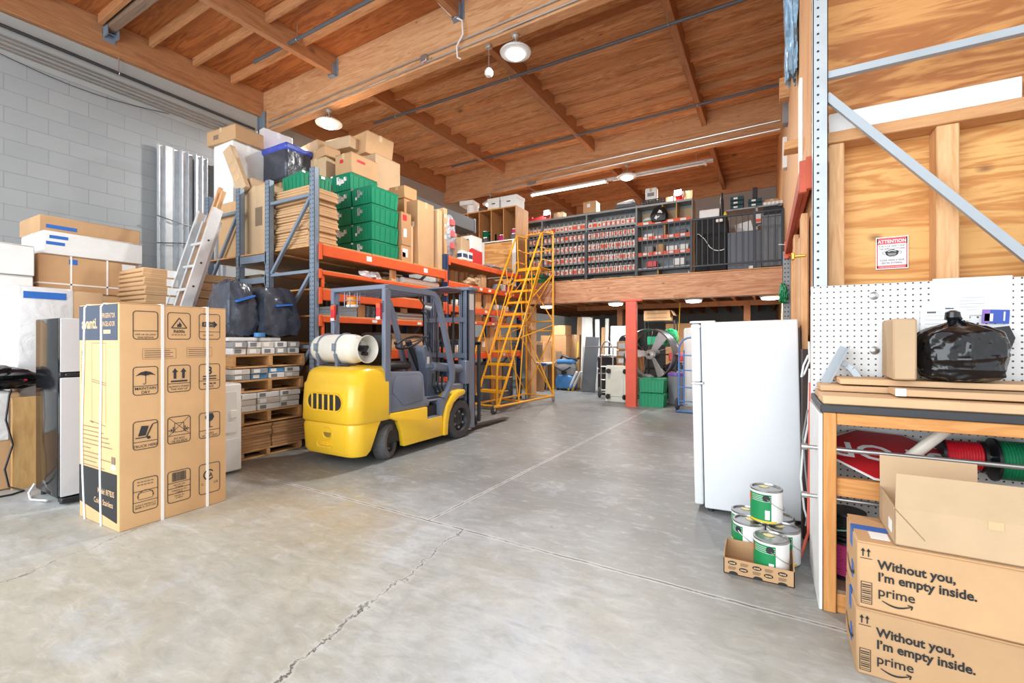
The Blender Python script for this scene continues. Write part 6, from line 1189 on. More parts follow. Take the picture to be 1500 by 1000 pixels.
for k, (x, z, w_, h_, m, l) in enumerate(((-2.35, 3.28, 0.1, 0.18, GREYP, 'grey box'), (-2.1, 3.28, 0.09, 0.2, KRAFT, 'tan box'), (-1.85, 3.28, 0.12, 0.14, WHITEP, 'white box'), (-1.6, 3.28, 0.1, 0.15, WHITEP, 'white box'), (-2.3, 2.97, 0.12, 0.14, REDP, 'red box'), (-1.7, 2.97, 0.12, 0.16, WHITEP, 'white box'), (-2.35, 3.64, 0.11, 0.10, WHITEP, 'white box'), (-1.65, 3.64, 0.12, 0.12, GREYD, 'dark box'), (-2.4, 2.61, 0.12, 0.10, WHITEP, 'white box'), (-1.62, 2.61, 0.10, 0.16, WHITEP, 'white jug'))):
    tag(B().box(-w_, w_, 0, 0.25, 0, h_, 0.012).o('shelf_box', m, None, (x, SY + 0.03, z)), '%s on the partition shelf, item %s from the top left by rows' % (l, ordn(k)), 'box', 'boxes on the partition shelf')
t = thing('wire_basket', 'small dark wire basket on the lowest partition shelf', 'basket', (-1.95, SY + 0.12, 2.605)); 
for k in range(7): B().tube([(-0.12 + k * 0.04, 0, 0.2), (-0.10 + k * 0.033, 0, 0), (-0.10 + k * 0.033, 0.18, 0), (-0.12 + k * 0.04, 0.18, 0.2)], 0.006, 5).o('wire', FDARK, t)
b = B(); b.lathe([(0.05, 0), (0.055, 0.02), (0.05, 0.15), (0.02, 0.19), (0.02, 0.23), (0.01, 0.23)], 16); tag(b.o('spray_jug', WHITEP, None, (-1.5, SY + 0.1, 2.60)), 'white jug at the right end of the lowest partition shelf', 'jug')
# ------------------------------------------------------------------ things on top of the shelving
b = B(); b.bar((-6.0, 0, 0.04), (-5.35, 0, 0.05), 0.05, 0.05); b.bar((-5.6, 0, 0.06), (-5.3, 0, 0.12), 0.04, 0.04); b.bar((-5.9, 0.05, 0.08), (-5.75, 0.02, 0.10), 0.05, 0.05); tag(b.o('red_tool', REDP, None, (0.35, SY + 0.15, ST + 0.03)), 'red tool lying on top of the leftmost bin shelving', 'tool')
def flood(label, x, y, z, rz=0):
    t = thing('flood_lamp', label, 'lamp', (x, y, z), R(rz)); b = B(); b.box(-0.09, 0.09, -0.03, 0.03, 0.10, 0.24, 0.008); b.o('lamp_housing', GREYD, t); B().box(-0.075, 0.075, -0.036, -0.03, 0.115, 0.225).o('lens', LENSB, t)
    b = B(); b.box(-0.11, -0.10, -0.01, 0.01, 0.0, 0.18); b.box(0.10, 0.11, -0.01, 0.01, 0.0, 0.18); b.box(-0.11, 0.11, -0.03, 0.03, 0, 0.01); b.o('stand', REDP, t); area_light('lamp_light', (0, -0.06, 0.17), (R(85), 0, 0), 0.15, 0.1, 14, (1, 0.98, 0.94), 'RECTANGLE', t)
flood('bright flood lamp on the bin shelving left of the brown carton', -4.95, SY + 0.1, ST + 0.02, -8); flood('bright flood lamp on the partition shelving beside small boxes', -1.72, SY + 0.1, ST + 0.02, -10)
carton('brown carton on top of the second bin bay', -3.95, -3.62, SY + 0.06, SY + 0.36, ST + 0.022, ST + 0.30, KRAFT, stickers=[('-y', 0.3, 0.55, 0.5, 0.8, PAPER)])
carton('small tan carton beside the left flood lamp', -4.82, -4.55, SY + 0.22, SY + 0.44, ST + 0.022, ST + 0.2, KRAFT_PALE)
t = thing('printer', 'white and dark office machine on top of the third bin bay', 'printer', (-2.9, SY + 0.2, ST + 0.022), R(6)); B().box(-0.24, 0.24, -0.17, 0.17, 0, 0.09, 0.01).o('machine_base', GREYD, t); B().box(-0.2, 0.2, -0.14, 0.16, 0.09, 0.16, 0.02, Matrix.Rotation(R(-8), 4, 'Y')).o('machine_lid', WHITEP, t)
carton('white carton on black crates above the partition shelving', -2.45, -2.2, SY + 0.1, SY + 0.3, ST + 0.13, ST + 0.40, WHITEB, stickers=[('-y', 0.2, 0.8, 0.3, 0.6, GREYP, 'printed_mark')])
for k, (x, l) in enumerate(((-2.42, 'left'), (-2.14, 'right'))):
    t = thing('black_crate', 'low black slotted crate above the partition shelving, %s one' % l, 'crate', (x, SY + 0.2, ST + 0.022)); b = B(); b.box(-0.135, 0.135, -0.15, 0.15, 0, 0.006); [b.box(-0.135, 0.135, y - 0.004, y + 0.004, z, z + 0.02) for y in (-0.146, 0.146) for z in (0.006, 0.045, 0.085)]; [b.box(x_ - 0.006, x_ + 0.006, -0.15, -0.142, 0, 0.105) for x_ in (-0.13, -0.06, 0.0, 0.06, 0.13)]; b.o('slotted_body', BLACK, t)
carton('small tan box left of the right flood lamp', -2.0, -1.78, SY + 0.12, SY + 0.34, ST + 0.022, ST + 0.14, KRAFT_L)
carton('tan carton right of the right flood lamp', -1.6, -1.42, SY + 0.12, SY + 0.36, ST + 0.022, ST + 0.22, KRAFT)
tag(B().ico((0, 0, 0.1), 0.08, 0.08, 0.12, 2, 0.1).o('red_bag', REDP, None, (-1.74, SY + 0.25, ST + 0.022)), 'small red pouch behind the right flood lamp', 'pouch')
# ------------------------------------------------------------------ black draped goods, lockers and containers at the right of the mezzanine
t = thing('draped_stack', 'tall stack under a black cloth behind the mezzanine railing', 'draped stack', (-0.94, 9.75, MZ + 0.002)); blob(0.29, 0.3, 1.13, 8, 0.12, 0.03, 1.8, 12, 0.0, 0.02).o('black_cloth', paint('black_cloth', (24, 25, 28), 0.8, var=0.3, scale=4), t)
B().box(0.1, 0.22, -0.36, -0.34, 1.0, 1.06, 0.01).o('white_label', PAPER, t)
b = B(); pts = [ony(1020, 343, 9.42), ony(1024, 343, 9.41), ony(1032, 350, 9.41), ony(1040, 362, 9.41), ony(1046, 366, 9.41), ony(1052, 367, 9.41), ony(1058, 366, 9.41), ony(1062, 364, 9.41)]; tag(b.tube(pts, 0.008, 6).o('white_hose', WHITEP), 'thin white hose looping across the black cloth', 'hose')
t = thing('locker_bank', 'dark grey low locker with a pale tag behind the railing', 'locker', (-0.36, 9.62, MZ)); b = B(); b.box(-0.28, 0.28, -0.22, 0.22, 0, 0.78, 0.006); b.o('locker_body', LOCK, t)
for k in range(2): B().box(-0.27 + 0.27 * k, -0.01 + 0.27 * k, -0.228, -0.22, 0.15, 0.76, 0.003).o('locker_door', LOCK, t)
B().box(0.07, 0.17, -0.232, -0.228, 0.06, 0.13).o('white_label', PAPER, t)
t = thing('storage_container', 'grey ribbed plastic container at the right end of the railing', 'container', (-0.0, 9.62, MZ)); b = B(); b.box(-0.08 - 0.0, 0.25, -0.22, 0.25, 0.10, 1.0, 0.01); [b.box(-0.07 + k * 0.055, -0.045 + k * 0.055, -0.228, -0.22, 0.12, 0.98, 0.003) for k in range(6)]; b.o('container_body', LOCK2, t); B().box(-0.09, 0.26, -0.235, 0.26, 0.99, 1.03, 0.01).o('container_lid', LOCK2, t); B().box(-0.08, 0.25, -0.2, 0.22, 0, 0.10).o('container_base', BLACK, t)
bay = thing('steel_shelving', 'steel shelving at the right of the mezzanine with boxes on top', 'shelving', (-0.15, 10.1, MZ)); 
for x in (-0.6, -0.02, 0.36): B().box(x - 0.02, x + 0.02, -0.02, 0.02, 0, 1.38).o('shelf_post', SHELFG, bay)
for z in (1.00, 1.36): B().box(-0.62, 0.38, -0.02, 0.42, z, z + 0.03, 0.003).o('shelf', SHELFG, bay)
b = B(); b.box(-0.35, -0.05, 0, 0.02, 0, 0.34); t = thing('white_board', 'white board leaning in the right shelving behind the railing', 'board', (-0.15, 9.98, 3.33), (R(-8), R(-12), 0)); b.o('board_face', WHITEP, t)
carton('black case on the right shelving with small white marks', -0.05, 0.26, 9.96, 10.3, 3.575, 3.86, board('black_case', (44, 46, 52)), tape=None, seam=False, stickers=[('-y', 0.45, 0.75, 0.3, 0.42, PAPER, 'white_mark')])
carton('small white box with an orange stripe on the right shelving', -0.20, -0.07, 10.0, 10.2, 3.575, 3.75, WHITEB, tape=None, stickers=[('-y', 0, 1, 0.1, 0.45, LABELO, 'orange_stripe')])
for k, (x, n_, l) in enumerate(((-0.52, 3, 'taller'), (-0.20, 2, 'shorter'))):
    for i in range(n_): carton('flat teal box with a white label, %s pile, %s from below' % (l, ordn(i)), x - 0.12, x + 0.12, 10.12, 10.40, MZ + 1.392 + i * 0.088, MZ + 1.392 + i * 0.088 + 0.085, board('teal_box%d%d' % (k, i), (44, 74, 80)), tape=None, seam=False, stickers=[('-y', 0.25, 0.55, 0.3, 0.7, PAPER)], group='teal boxes on the right shelving')
b = B(); b.box(-0.04, 0.04, -0.04, 0.04, 0, 0.22, 0.01); [b.box(-0.045, 0.045, -0.045, 0.045, z, z + 0.012) for z in (0.03, 0.08, 0.13, 0.18)]; tag(b.o('black_canister', BLACK, None, (-0.20, 10.2, MZ + 1.392 + 0.177)), 'ribbed black canister on the shorter teal pile', 'canister')
for k in range(6): tag(B().lathe([(0.04, 0), (0.045, 0.01), (0.045, 0.06), (0.01, 0.065)], 14).o('white_jar', WHITEP, None, (-0.02 + k * 0.07, 10.15, MZ + 1.392)), 'small white jar on the right shelving, %s from the left' % ordn(k), 'jar', 'white jars on the right shelving')
carton('tan carton at the back of the right shelving top', -0.05, 0.22, 10.25, 10.48, MZ + 1.392, MZ + 1.54, KRAFT)
z0 = MZ + 1.135
carton('pale box with pink marks on top of the black cloth stack', -1.16, -0.80, 9.62, 9.85, z0, z0 + 0.19, WHITEB, tape=None)
for k, (x, m, h, nm) in enumerate(((-0.76, BLACK, 0.5, 'black ribbed post tool'), (-0.70, YELP, 0.12, 'yellow bottle'))):
    tag(B().lathe([(0.03, 0), (0.035, 0.02), (0.033, h * 0.7), (0.02, h * 0.8), (0.02, h), (0.01, h)], 12).o('bottle' if k else 'post_tool', m, None, (x, 9.7, z0)), nm + ' on top of the black cloth stack', 'bottle' if k else 'tool')
# ------------------------------------------------------------------ plywood cubby cabinet by the ladder top
CX0, CX1, CY0, CY1, CZ0, CZ1 = -6.85, -5.12, 9.30, 9.92, MZ + 0.002, 4.44
t = thing('cubby_cabinet', 'plywood cubby cabinet with white lower doors at the left end of the mezzanine', 'cabinet', ((CX0 + CX1) / 2, CY0, CZ0)); h = (CX1 - CX0) / 2; H = CZ1 - CZ0; D = CY1 - CY0
CUBX = wood('cubby_wood_side', (204, 154, 100), (176, 122, 74), axis=2, scale=0.5, vary=0.02)
for s in (-1, 1): B().box(s * h - (0.025 if s > 0 else 0), s * h + (0.025 if s < 0 else 0), 0, D, 0, H).o('side_panel', CUBX, t)
B().box(-h + 0.025, h - 0.025, D - 0.02, D, 0, H).o('back_panel', CUBBY, t); B().box(-h, h, 0, D, H, H + 0.025).o('top_panel', CUBX, t); B().box(-h + 0.025, h - 0.025, 0.0, D - 0.02, 1.12, 1.15).o('middle_shelf', WHITEP, t)
for k in range(1, 5): x = -h + 2 * h * k / 5; B().box(x - 0.01, x + 0.01, 0, D - 0.02, 1.15, H).o('cubby_divider', CUBX, t)
B().box(-0.02, h - 0.10, 0.0, 0.02, 0.05, 1.10).o('plywood_door', PLY, t); B().box(h - 0.10, h - 0.0, -0.012, 0.015, 0.0, 1.14).o('white_stile', WHITEP, t); B().box(-0.36, -0.02, 0.0, 0.02, 0.15, 1.12).o('white_door', WHITEP, t); B().box(-h + 0.02, -0.36, 0.1, 0.12, 0.6, 1.12).o('grey_panel', GREYP, t)
zz = CZ0 + 1.152
def spool(label, x, y, z, m, r=0.12, w_=0.16, name='wire_spool', ax=2, core=CONDUIT, loc=None, rot=(0, 0, 0)):
    t = thing(name, label, 'spool', loc or (x, y, z), rot); b = B(); b.lathe([(0.02, 0), (r, 0), (r, 0.012), (r * 0.5, 0.014), (r * 0.5, w_ - 0.014), (r, w_ - 0.012), (r, w_), (0.02, w_)], 28); b.o('reel', core, t)
    b = B(); n = max(6, int(w_ / 0.012)); pr = []
    for k in range(n + 1): z_ = 0.014 + (w_ - 0.028) * k / n; pr += [(r * 0.86, z_)] + ([(r * 0.91, z_ + (w_ - 0.028) / n / 2)] if k < n else [])
    b.lathe([(r * 0.51, 0.014)] + pr + [(r * 0.51, w_ - 0.014)], 28); b.o('wire_winding', m, t); return t
spool('green wire spool in a cubby of the plywood cabinet, upper of two', -6.12, CY0 + 0.25, zz + 0.15, GREENW); spool('grey wire spool in a cubby under the green one', -6.12, CY0 + 0.25, zz, GREYP, 0.11, 0.148)
spool('pink wire spool in the fourth cubby of the plywood cabinet', -5.62 + 0.02, CY0 + 0.2, zz, PINK, 0.13, 0.15); spool('pink wire spool on top in the rightmost cubby', -5.27, CY0 + 0.2, zz + 0.15, PINK, 0.085, 0.12); spool('grey wire spool under the pink one in the rightmost cubby', -5.27, CY0 + 0.2, zz, GREYP, 0.11, 0.148)
spool('black wire spool in the third cubby of the plywood cabinet', -5.88, CY0 + 0.2, zz, BLACK, 0.1, 0.22)
for k, (x0, x1, l) in enumerate(((-5.95, -5.62, 'left'), (-5.58, -5.14, 'right'))):
    t = carton('white archive box with a hand hole on top of the cubby cabinet, %s one' % l, x0, x1, CY0 + 0.06, CY0 + 0.46, CZ1 + 0.028, CZ1 + 0.30, WHITEB, tape=None, seam=False, name='archive_box'); a = (x1 - x0) / 2; b = B(); b.box(-a - 0.008, a + 0.008, -0.208, 0.208, 0.20, 0.278, 0.004); b.o('box_lid', WHITEB, t); B().box(-0.05, 0.05, -0.204, -0.20, 0.13, 0.155).o('hand_hole', INKDARK, t)
    if k == 0: B().box(-a - 0.004, -a, -0.18, 0.18, 0.02, 0.18).o('red_print', REDP, t); B().box(-a, a, -0.206, -0.2, 0.0, 0.03).o('yellow_print', YELP, t)
carton('flat white box on a bucket on top of the cubby cabinet', -6.78, -6.40, CY0 + 0.02, CY0 + 0.4, CZ1 + 0.25, CZ1 + 0.36, WHITEB, tape=None, rot=R(8))
tag(B().lathe([(0.12, 0), (0.14, 0.02), (0.15, 0.20), (0.155, 0.22), (0.01, 0.22)], 20).o('bucket', WHITEP, None, (-6.5, CY0 + 0.22, CZ1 + 0.027)), 'white bucket under a flat white box on the cubby cabinet', 'bucket')
tag(B().box(-0.2, 0.2, -0.15, 0.15, 0, 0.36, 0.01).o('green_bin', GREENW, None, (-4.93 + 0.03, 10.1, MZ + 0.002)), 'dark green bin on the mezzanine floor behind the ladder platform', 'bin')
# ------------------------------------------------------------------ stored goods under the mezzanine
def gx(u, Y): d = ray(u, 498); return d.x * Y / d.y
def gz(u, v, Y): return ony(u, v, Y).z
carton('big brown carton under the mezzanine behind the yellow ladder', gx(792, 11.2), gx(829, 11.2), 11.2, 11.9, 0, gz(829, 491, 11.2), KRAFT_D, stickers=[('-y', 0.6, 0.85, 0.55, 0.7, INKGREY, 'printed_mark')])
carton('tan carton on top of the big brown carton under the mezzanine', gx(810, 11.25), gx(828, 11.25), 11.25, 11.7, gz(829, 491, 11.2) + 0.003, gz(829, 476, 11.2), KRAFT)
carton('tan carton behind the blue carpet cleaner under the mezzanine', gx(829.5, 11.25), gx(842, 11.25), 11.6, 12.1, 0, gz(840, 490, 11.6), KRAFT)
carton('brown carton with a wire front under the mezzanine at the rack end', gx(776, 10.6), gx(796, 10.6), 10.6, 11.1, 0.72, gz(790, 500, 10.6), KRAFT_D, stickers=[('-y', 0.1, 0.9, 0.1, 0.85, INKGREY, 'wire_front')])
tag(B().box(gx(772, 10.55), gx(803, 10.55), 10.5, 11.15, 0.68, 0.715).o('white_shelf_board', WHITEP), 'white shelf board under the wire fronted carton', 'shelf board')
for k, u in enumerate((775, 801)): tag(B().cyl((gx(u, 10.7), 10.7, 0), (gx(u, 10.7), 10.7, 0.68), 0.014).o('shelf_support', CONDUIT), 'thin metal support of the white shelf board, %s one' % ('left', 'right')[k], 'support')
t = thing('leaning_board', 'brown board with a blue taped top leaning behind the yellow ladder', 'board', (gx(786, 10.3), 10.3, 0), (R(-8), 0, 0)); B().box(-0.20, 0.20, 0, 0.03, 0, 0.72, 0.004).o('board_face', KRAFT_D, t); B().box(-0.202, 0.202, -0.002, 0.032, 0.66, 0.725).o('blue_tape', BLUETAPE, t)
# blue carpet cleaner
t = thing('carpet_cleaner', 'blue carpet cleaning machine with grey tank and hoses under the mezzanine', 'carpet cleaner', (gx(830, 11.0), 11.0, 0)); b = B(); b.prism([(-0.24, 0.05), (0.24, 0.05), (0.24, 0.34), (0.20, 0.40), (-0.18, 0.40), (-0.24, 0.30)], -0.2, 0.2, 'xz', 0.04); b.o('lower_tank', BLUEP, t)
blob(0.22, 0.2, 0.42, 4, 0.3, 0.02, 2, 8, 0.25, 0.0).o('upper_tank', GREYP, t, (0, 0.02, 0.39)); b = B(); b.box(-0.23, 0.23, -0.18, 0.2, 0.68, 0.80, 0.05, None, 2); b.o('lid', BLUEP, t)
b = B(); b.tube([(-0.20 + 0.4 * k / 10, -0.24 - 0.02 * math.sin(k), 0.62 - 0.1 * math.sin(math.pi * k / 10)) for k in range(11)], 0.02, 6); b.o('vacuum_hose', FDARK, t); b = B(); b.box(-0.06, 0.08, -0.225, -0.19, 0.42, 0.5, 0.01); b.o('latch', FDARK, t)
b = B(); b.tube([(-0.2, 0.1, 0.80), (-0.1, -0.05, 0.90), (0.1, -0.08, 0.84), (0.26, 0.05, 0.80), (0.3, 0.1, 0.84)], 0.035, 8); b.o('folded_hose', BLACK, t)
for sx in (-0.18, 0.18): B().cyl((sx - 0.02, -0.16, 0.05), (sx + 0.02, -0.16, 0.05), 0.05).o('wheel', RUB, t)
tag(B().bar((0, 0, 0.0), (0.05, 0.12, 1.25), 0.025, 0.02).o('yellow_level', YELP, None, (gx(842, 11.2), 11.2, 0.0)), 'yellow topped pole leaning above the carpet cleaner', 'pole')
for k, (u0, u1) in enumerate(((833, 845), (838, 851))):
    p, q = onz(u0, 571, 0.02), ony(u1, 544, 10.75); t = thing('folding_leg', 'white folding leg with a yellow tip leaning by the carpet cleaner, %s one' % ('left', 'right')[k], 'leg strut', p); d_ = q - p; B().bar((0, 0, 0), d_, 0.05, 0.04).o('strut', WHITEP, t); B().bar(d_ * 0.0, d_ * 0.2, 0.055, 0.045).o('yellow_tip', YELP, t)
# leaning sheets and doors
def lean(label, u0, u1, Y, vt, m, th=0.04, tilt=-6, name='leaning_sheet', H=None, roll=0):
    H = H or gz((u0 + u1) / 2, vt, Y + 0.15); x0, x1 = gx(u0, Y), gx(u1, Y); b = B(); b.box(-(x1 - x0) / 2, (x1 - x0) / 2, 0, th, 0, H / math.cos(R(tilt)), 0.004)
    return tag(b.o(name, m, None, ((x0 + x1) / 2, Y, 0.012), (R(tilt), R(roll), 0)), label, 'sheet')
lean('tall tan board leaning left of the white panels', 843, 852, 11.6, 465, KRAFT, 0.05, -4)
lean('white door panel leaning behind the grey sheet, left one', 850, 862, 11.4, 465, WHITEP, 0.04, -4); lean('white door panel leaning behind the grey sheet, right one', 860, 871, 11.3, 466, WHITEP, 0.04, -3, roll=-3)
lean('narrow white board leaning right of the grey sheet', 872, 878, 11.1, 468, OFFW, 0.05, -5, roll=-2); lean('tan narrow board with a blue mark leaning among the white panels', 879, 884, 11.3, 480, KRAFT, 0.05, -4)
lean('white narrow board at the right of the leaning panels', 885, 890, 11.5, 467, WHITEP, 0.05, -3)
lean('dark grey metal sheet leaning in front of the white panels', 851, 871, 10.75, 494, GREYD, 0.02, -9, roll=2)
lean('white panel with level lines leaning behind the cream dolly', 893, 922, 11.3, 478, OFFW, 0.06, -3)
# hand truck of bare metal
def hand_truck(label, x, y, rz, H, W, m, loop=False):
    t = thing('hand_truck', label, 'hand truck', (x, y, 0), R(rz)); h = W / 2
    pts = [(-h, 0, 0.1), (-h, 0.03, H * 0.80)] + [(-h * math.cos(math.pi * k / 10), 0.04, H * 0.84 + H * 0.15 * math.sin(math.pi * k / 10)) for k in range(11)] + [(h, 0.03, H * 0.80), (h, 0, 0.1)]
    B().tube(pts, 0.016, 8).o('frame_tube', m, t)
    if loop: B().tube([(-h * 0.55, 0, 0.1), (-h * 0.55, 0, H * 0.82)], 0.013).o('inner_tube', m, t); B().tube([(h * 0.55, 0, 0.1), (h * 0.55, 0, H * 0.82)], 0.013).o('inner_tube', m, t)
    for z in (0.18, H * 0.32, H * 0.55, H * 0.75): B().tube([(-h, 0.005, z), (h, 0.005, z)], 0.012).o('crossbar', m, t)
    b = B(); b.box(-h * 1.05, h * 1.05, -0.2, 0.0, 0.012, 0.024, 0.003); b.o('toe_plate', m, t)
    for s in (-1, 1):
        w_ = B().lathe([(0.02, -0.025), (0.09, -0.03), (0.115, -0.02), (0.115, 0.02), (0.09, 0.03), (0.02, 0.025)], 20, Matrix.Translation((s * (h + 0.04), 0.08, 0.116)) @ Matrix.Rotation(R(90), 4, 'Y')).o('wheel', RUB, t); B().cyl((s * (h + 0.065), 0.08, 0.116), (s * (h + 0.015), 0.08, 0.116), 0.05).o('wheel_hub', m, w_)
    B().tube([(-h - 0.03, 0.08, 0.116), (h + 0.03, 0.08, 0.116)], 0.01).o('axle', CONDUIT, t)
    return t
hand_truck('bare metal hand truck standing beside the cream platform dolly', gx(889, 9.9), 9.9, 12, 1.28, 0.26, CONDUIT)
hand_truck('blue hand truck standing beside the tall white fridge', gx(1011, 8.75), 8.75, -4, 1.36, 0.40, TRUCKBLUE, True)
t = thing('work_case', 'black case with silver trim on the floor behind the metal hand truck', 'case', (gx(894, 10.6), 10.6, 0)); B().box(-0.25, 0.25, -0.2, 0.2, 0.0, 0.62, 0.02).o('case_body', BLACK, t); B().box(-0.26, 0.26, -0.21, 0.21, 0.50, 0.525, 0.004).o('silver_trim', CONDUIT, t); B().box(-0.255, 0.255, -0.206, 0.2, 0.62, 0.92, 0.03).o('case_lid', BLACK, t)
tag(B().tube([(gx(857, 10.45), 10.45, gz(857, 508, 10.45)), (gx(905, 10.45), 10.45, gz(905, 508, 10.45))], 0.022).o('metal_rail', CONDUIT), 'horizontal metal rail over the black case under the mezzanine', 'rail')
for k, (v0, v1) in enumerate(((500, 512), (513, 522), (523, 533))):
    carton('small tan carton with a white panel in the pile left of the red column, %s' % ['topmost', 'middle', 'lowest'][k], gx(903, 10.3), gx(924, 10.3), 10.3, 10.6, gz(910, v1, 10.3), gz(910, v0, 10.3), KRAFT_L, tape=None, stickers=[('-y', 0.15, 0.6, 0.2, 0.8, WHITEB, 'white_panel')])
carton('brown carton under the small tan cartons left of the red column', gx(903, 10.3), gx(924, 10.3), 10.28, 10.62, 0, gz(910, 533, 10.3) - 0.003, KRAFT_D)
# cream platform dolly on edge
t = thing('platform_dolly', 'cream platform dolly standing on edge with four casters beside the red column', 'dolly', ((gx(886, 9.3) + gx(922, 9.3)) / 2, 9.3, 0), (R(-4), 0, 0)); hw_ = (gx(922, 9.3) - gx(886, 9.3)) / 2; HH = 0.77
b = B(); b.box(-hw_, hw_, 0, 0.06, 0.0, HH, 0.025, None, 3); b.o('platform', paint('dolly_cream', (222, 226, 214), 0.45), t); b = B(); b.box(-hw_ + 0.12, hw_ - 0.12, -0.012, 0.0, 0.12, HH - 0.12, 0.005); b.o('raised_rib', paint('dolly_cream_rib', (214, 218, 206), 0.45), t)
for sx in (-1, 1):
    for z in (0.12, HH - 0.12):
        b = B(); b.lathe([(0.01, -0.015), (0.05, -0.018), (0.055, 0.0), (0.05, 0.018), (0.01, 0.015)], 16, Matrix.Translation((sx * (hw_ - 0.085), -0.085, z)) @ Matrix.Rotation(R(90), 4, 'Y') @ Matrix.Rotation(R(20), 4, 'X')); c_ = b.o('caster', FDARK, t); B().box(sx * (hw_ - 0.085) - 0.04, sx * (hw_ - 0.085) + 0.04, -0.014, 0.0, z - 0.05, z + 0.05, 0.003).o('caster_plate', CONDUIT, c_); B().bar((sx * (hw_ - 0.085) - 0.026, -0.012, z), (sx * (hw_ - 0.085) - 0.026, -0.09, z), 0.005, 0.04).o('caster_fork', CONDUIT, c_)
# totes by the column, drum fan behind
x0 = gx(933, 8.98)
tb = tote_meshes(0.48, 0.42, 0.28, GREEN2)
for k in range(2):
    o = tb if k == 0 else dup(tb); o.location = (x0 + 0.27, 9.20, k * 0.282); o['label'] = 'green plastic tote on the floor beside the red column, %s of two' % ('lower', 'upper')[k]; o['group'] = 'green totes by the red column'
FY = 9.85; fc = ony(950, 519, FY); fr_ = 0.545
t = thing('drum_fan', 'large three bladed drum fan behind the green totes and red column', 'fan', (fc.x, FY, 0)); M = Matrix.Translation((0, 0, fc.z)) @ Matrix.Rotation(R(-16), 4, 'Z') @ Matrix.Rotation(R(90), 4, 'X')
b = B(); b.lathe([(fr_, 0.0), (fr_ + 0.012, 0.01), (fr_ + 0.004, 0.02), (fr_ - 0.004, -0.30), (fr_ + 0.012, -0.32), (fr_ - 0.012, -0.32), (fr_ - 0.014, 0.0), (fr_, 0.0)], 48, M, cap=False); b.o('drum', paint('fan_steel', (120, 126, 132), 0.3, 0.7), t)
b = B(); [b.tube([M @ Vector((math.cos(2 * math.pi * k / 48) * r, math.sin(2 * math.pi * k / 48) * r, 0.03)) for k in range(48)], 0.006, 5, True) for r in (fr_,)]; b.o('front_ring', CONDUIT, t)
for k in range(6): a = 2 * math.pi * k / 6 + 0.3; B().tube([M @ Vector((0, 0, 0.05)), M @ Vector((math.cos(a) * fr_, math.sin(a) * fr_, 0.03))], 0.004, 5).o('guard_wire', CONDUIT, t)
for a0 in (57, 177, 297):
    b = B(); n_ = 8; f_, g_ = [], []
    for k in range(n_ + 1):
        r = 0.10 + (fr_ - 0.14) * k / n_; w_ = 0.055 + 0.055 * k / n_; tw = R(32 - 14 * k / n_)
        for sg, lst in ((-1, f_), (1, g_)): lst.append((r, sg * w_ * math.cos(tw), sg * w_ * math.sin(tw)))
    A = Matrix.Rotation(R(a0), 4, 'Z'); sec = [[M @ A @ (Vector(p) + Vector((0, 0, dz)) - Vector((0, 0, 0.12))) for p, dz in ((f_[k], 0.005), (g_[k], 0.005), (g_[k], -0.005), (f_[k], -0.005))] for k in range(n_ + 1)]
    b.loft(sec); b.o('fan_blade', ALU, t)
b = B(); b.lathe([(0.01, 0.0), (0.05, 0.0), (0.10, -0.03), (0.105, -0.10), (0.01, -0.12)], 24, M); hb = b.o('hub', ALU, t); b = B(); b.lathe([(0.01, 0.02), (0.03, 0.015), (0.035, -0.01), (0.01, -0.02)], 16, M); b.o('hub_cap', FDARK, hb)
b = B(); b.cyl(M @ Vector((0, 0, -0.12)), M @ Vector((0, 0, -0.34)), 0.10); b.o('motor', FDARK, t); b = B(); b.bar(M @ Vector((-fr_, 0, -0.28)), M @ Vector((fr_, 0, -0.28)), 0.04, 0.03); b.o('motor_bracket', FDARK, t)
for s in (-1, 1): B().tube([(s * 0.52, -0.12, 0.02), (s * (fr_ + 0.03), 0.12 - s * 0.1, fc.z), (s * 0.52, 0.6, 0.02)], 0.018, 8).o('stand_leg', FDARK, t)
B().tube([(-0.52, 0.24, 0.02), (0.52, 0.24, 0.02)], 0.018, 8).o('stand_bar', FDARK, t)
for s in (-1, 1): p = M @ Vector((s * (fr_ + 0.01), 0, -0.12)); B().cyl(p, p + Vector((s * 0.04, 0, 0)), 0.028).o('tilt_knob', BLACK, t)
# shelf with boxes behind the fan, white cylinder, buckets, bags
SHY = 10.9
t = thing('wire_shelf', 'black shelving unit behind the drum fan under a long brown carton', 'shelving', (gx(966, SHY), SHY, 0))
wS = (gx(988, SHY) - gx(945, SHY)) / 2
for sx in (-1, 1):
    for y in (0, 0.4): B().cyl((sx * wS, y, 0), (sx * wS, y, 1.76), 0.016).o('shelf_post', BLACK, t)
for z in (0.12, 0.6, 1.15, 1.72): B().box(-wS, wS, 0, 0.4, z, z + 0.03, 0.003).o('shelf', BLACK, t)
zt = 1.755
t2 = carton('long brown carton with an open flap on the black shelving behind the fan', gx(943, SHY), gx(981, SHY), SHY, SHY + 0.4, zt, zt + 0.24, KRAFT, stickers=[('-y', 0.12, 0.9, 0.25, 0.3, INKGREY, 'printed_line'), ('-y', 0.12, 0.9, 0.7, 0.75, INKGREY, 'printed_line')]); B().box(0.0, 0.13, -0.2, 0.2, 0, 0.006, 0, Matrix.Translation((0.32, 0, 0.23)) @ Matrix.Rotation(R(62), 4, 'Y')).o('open_flap', KRAFT_L, t2)
tag(blob(0.16, 0.14, 0.36, 6, 0.6, 0.1, 2.5, 8, 0.2, 0.05).o('green_bag', film('green_bag_film', (30, 140, 90), 0.3), None, (gx(982, 10.6), 10.62, 1.185)), 'green plastic bag on the black shelving behind the fan', 'bag')
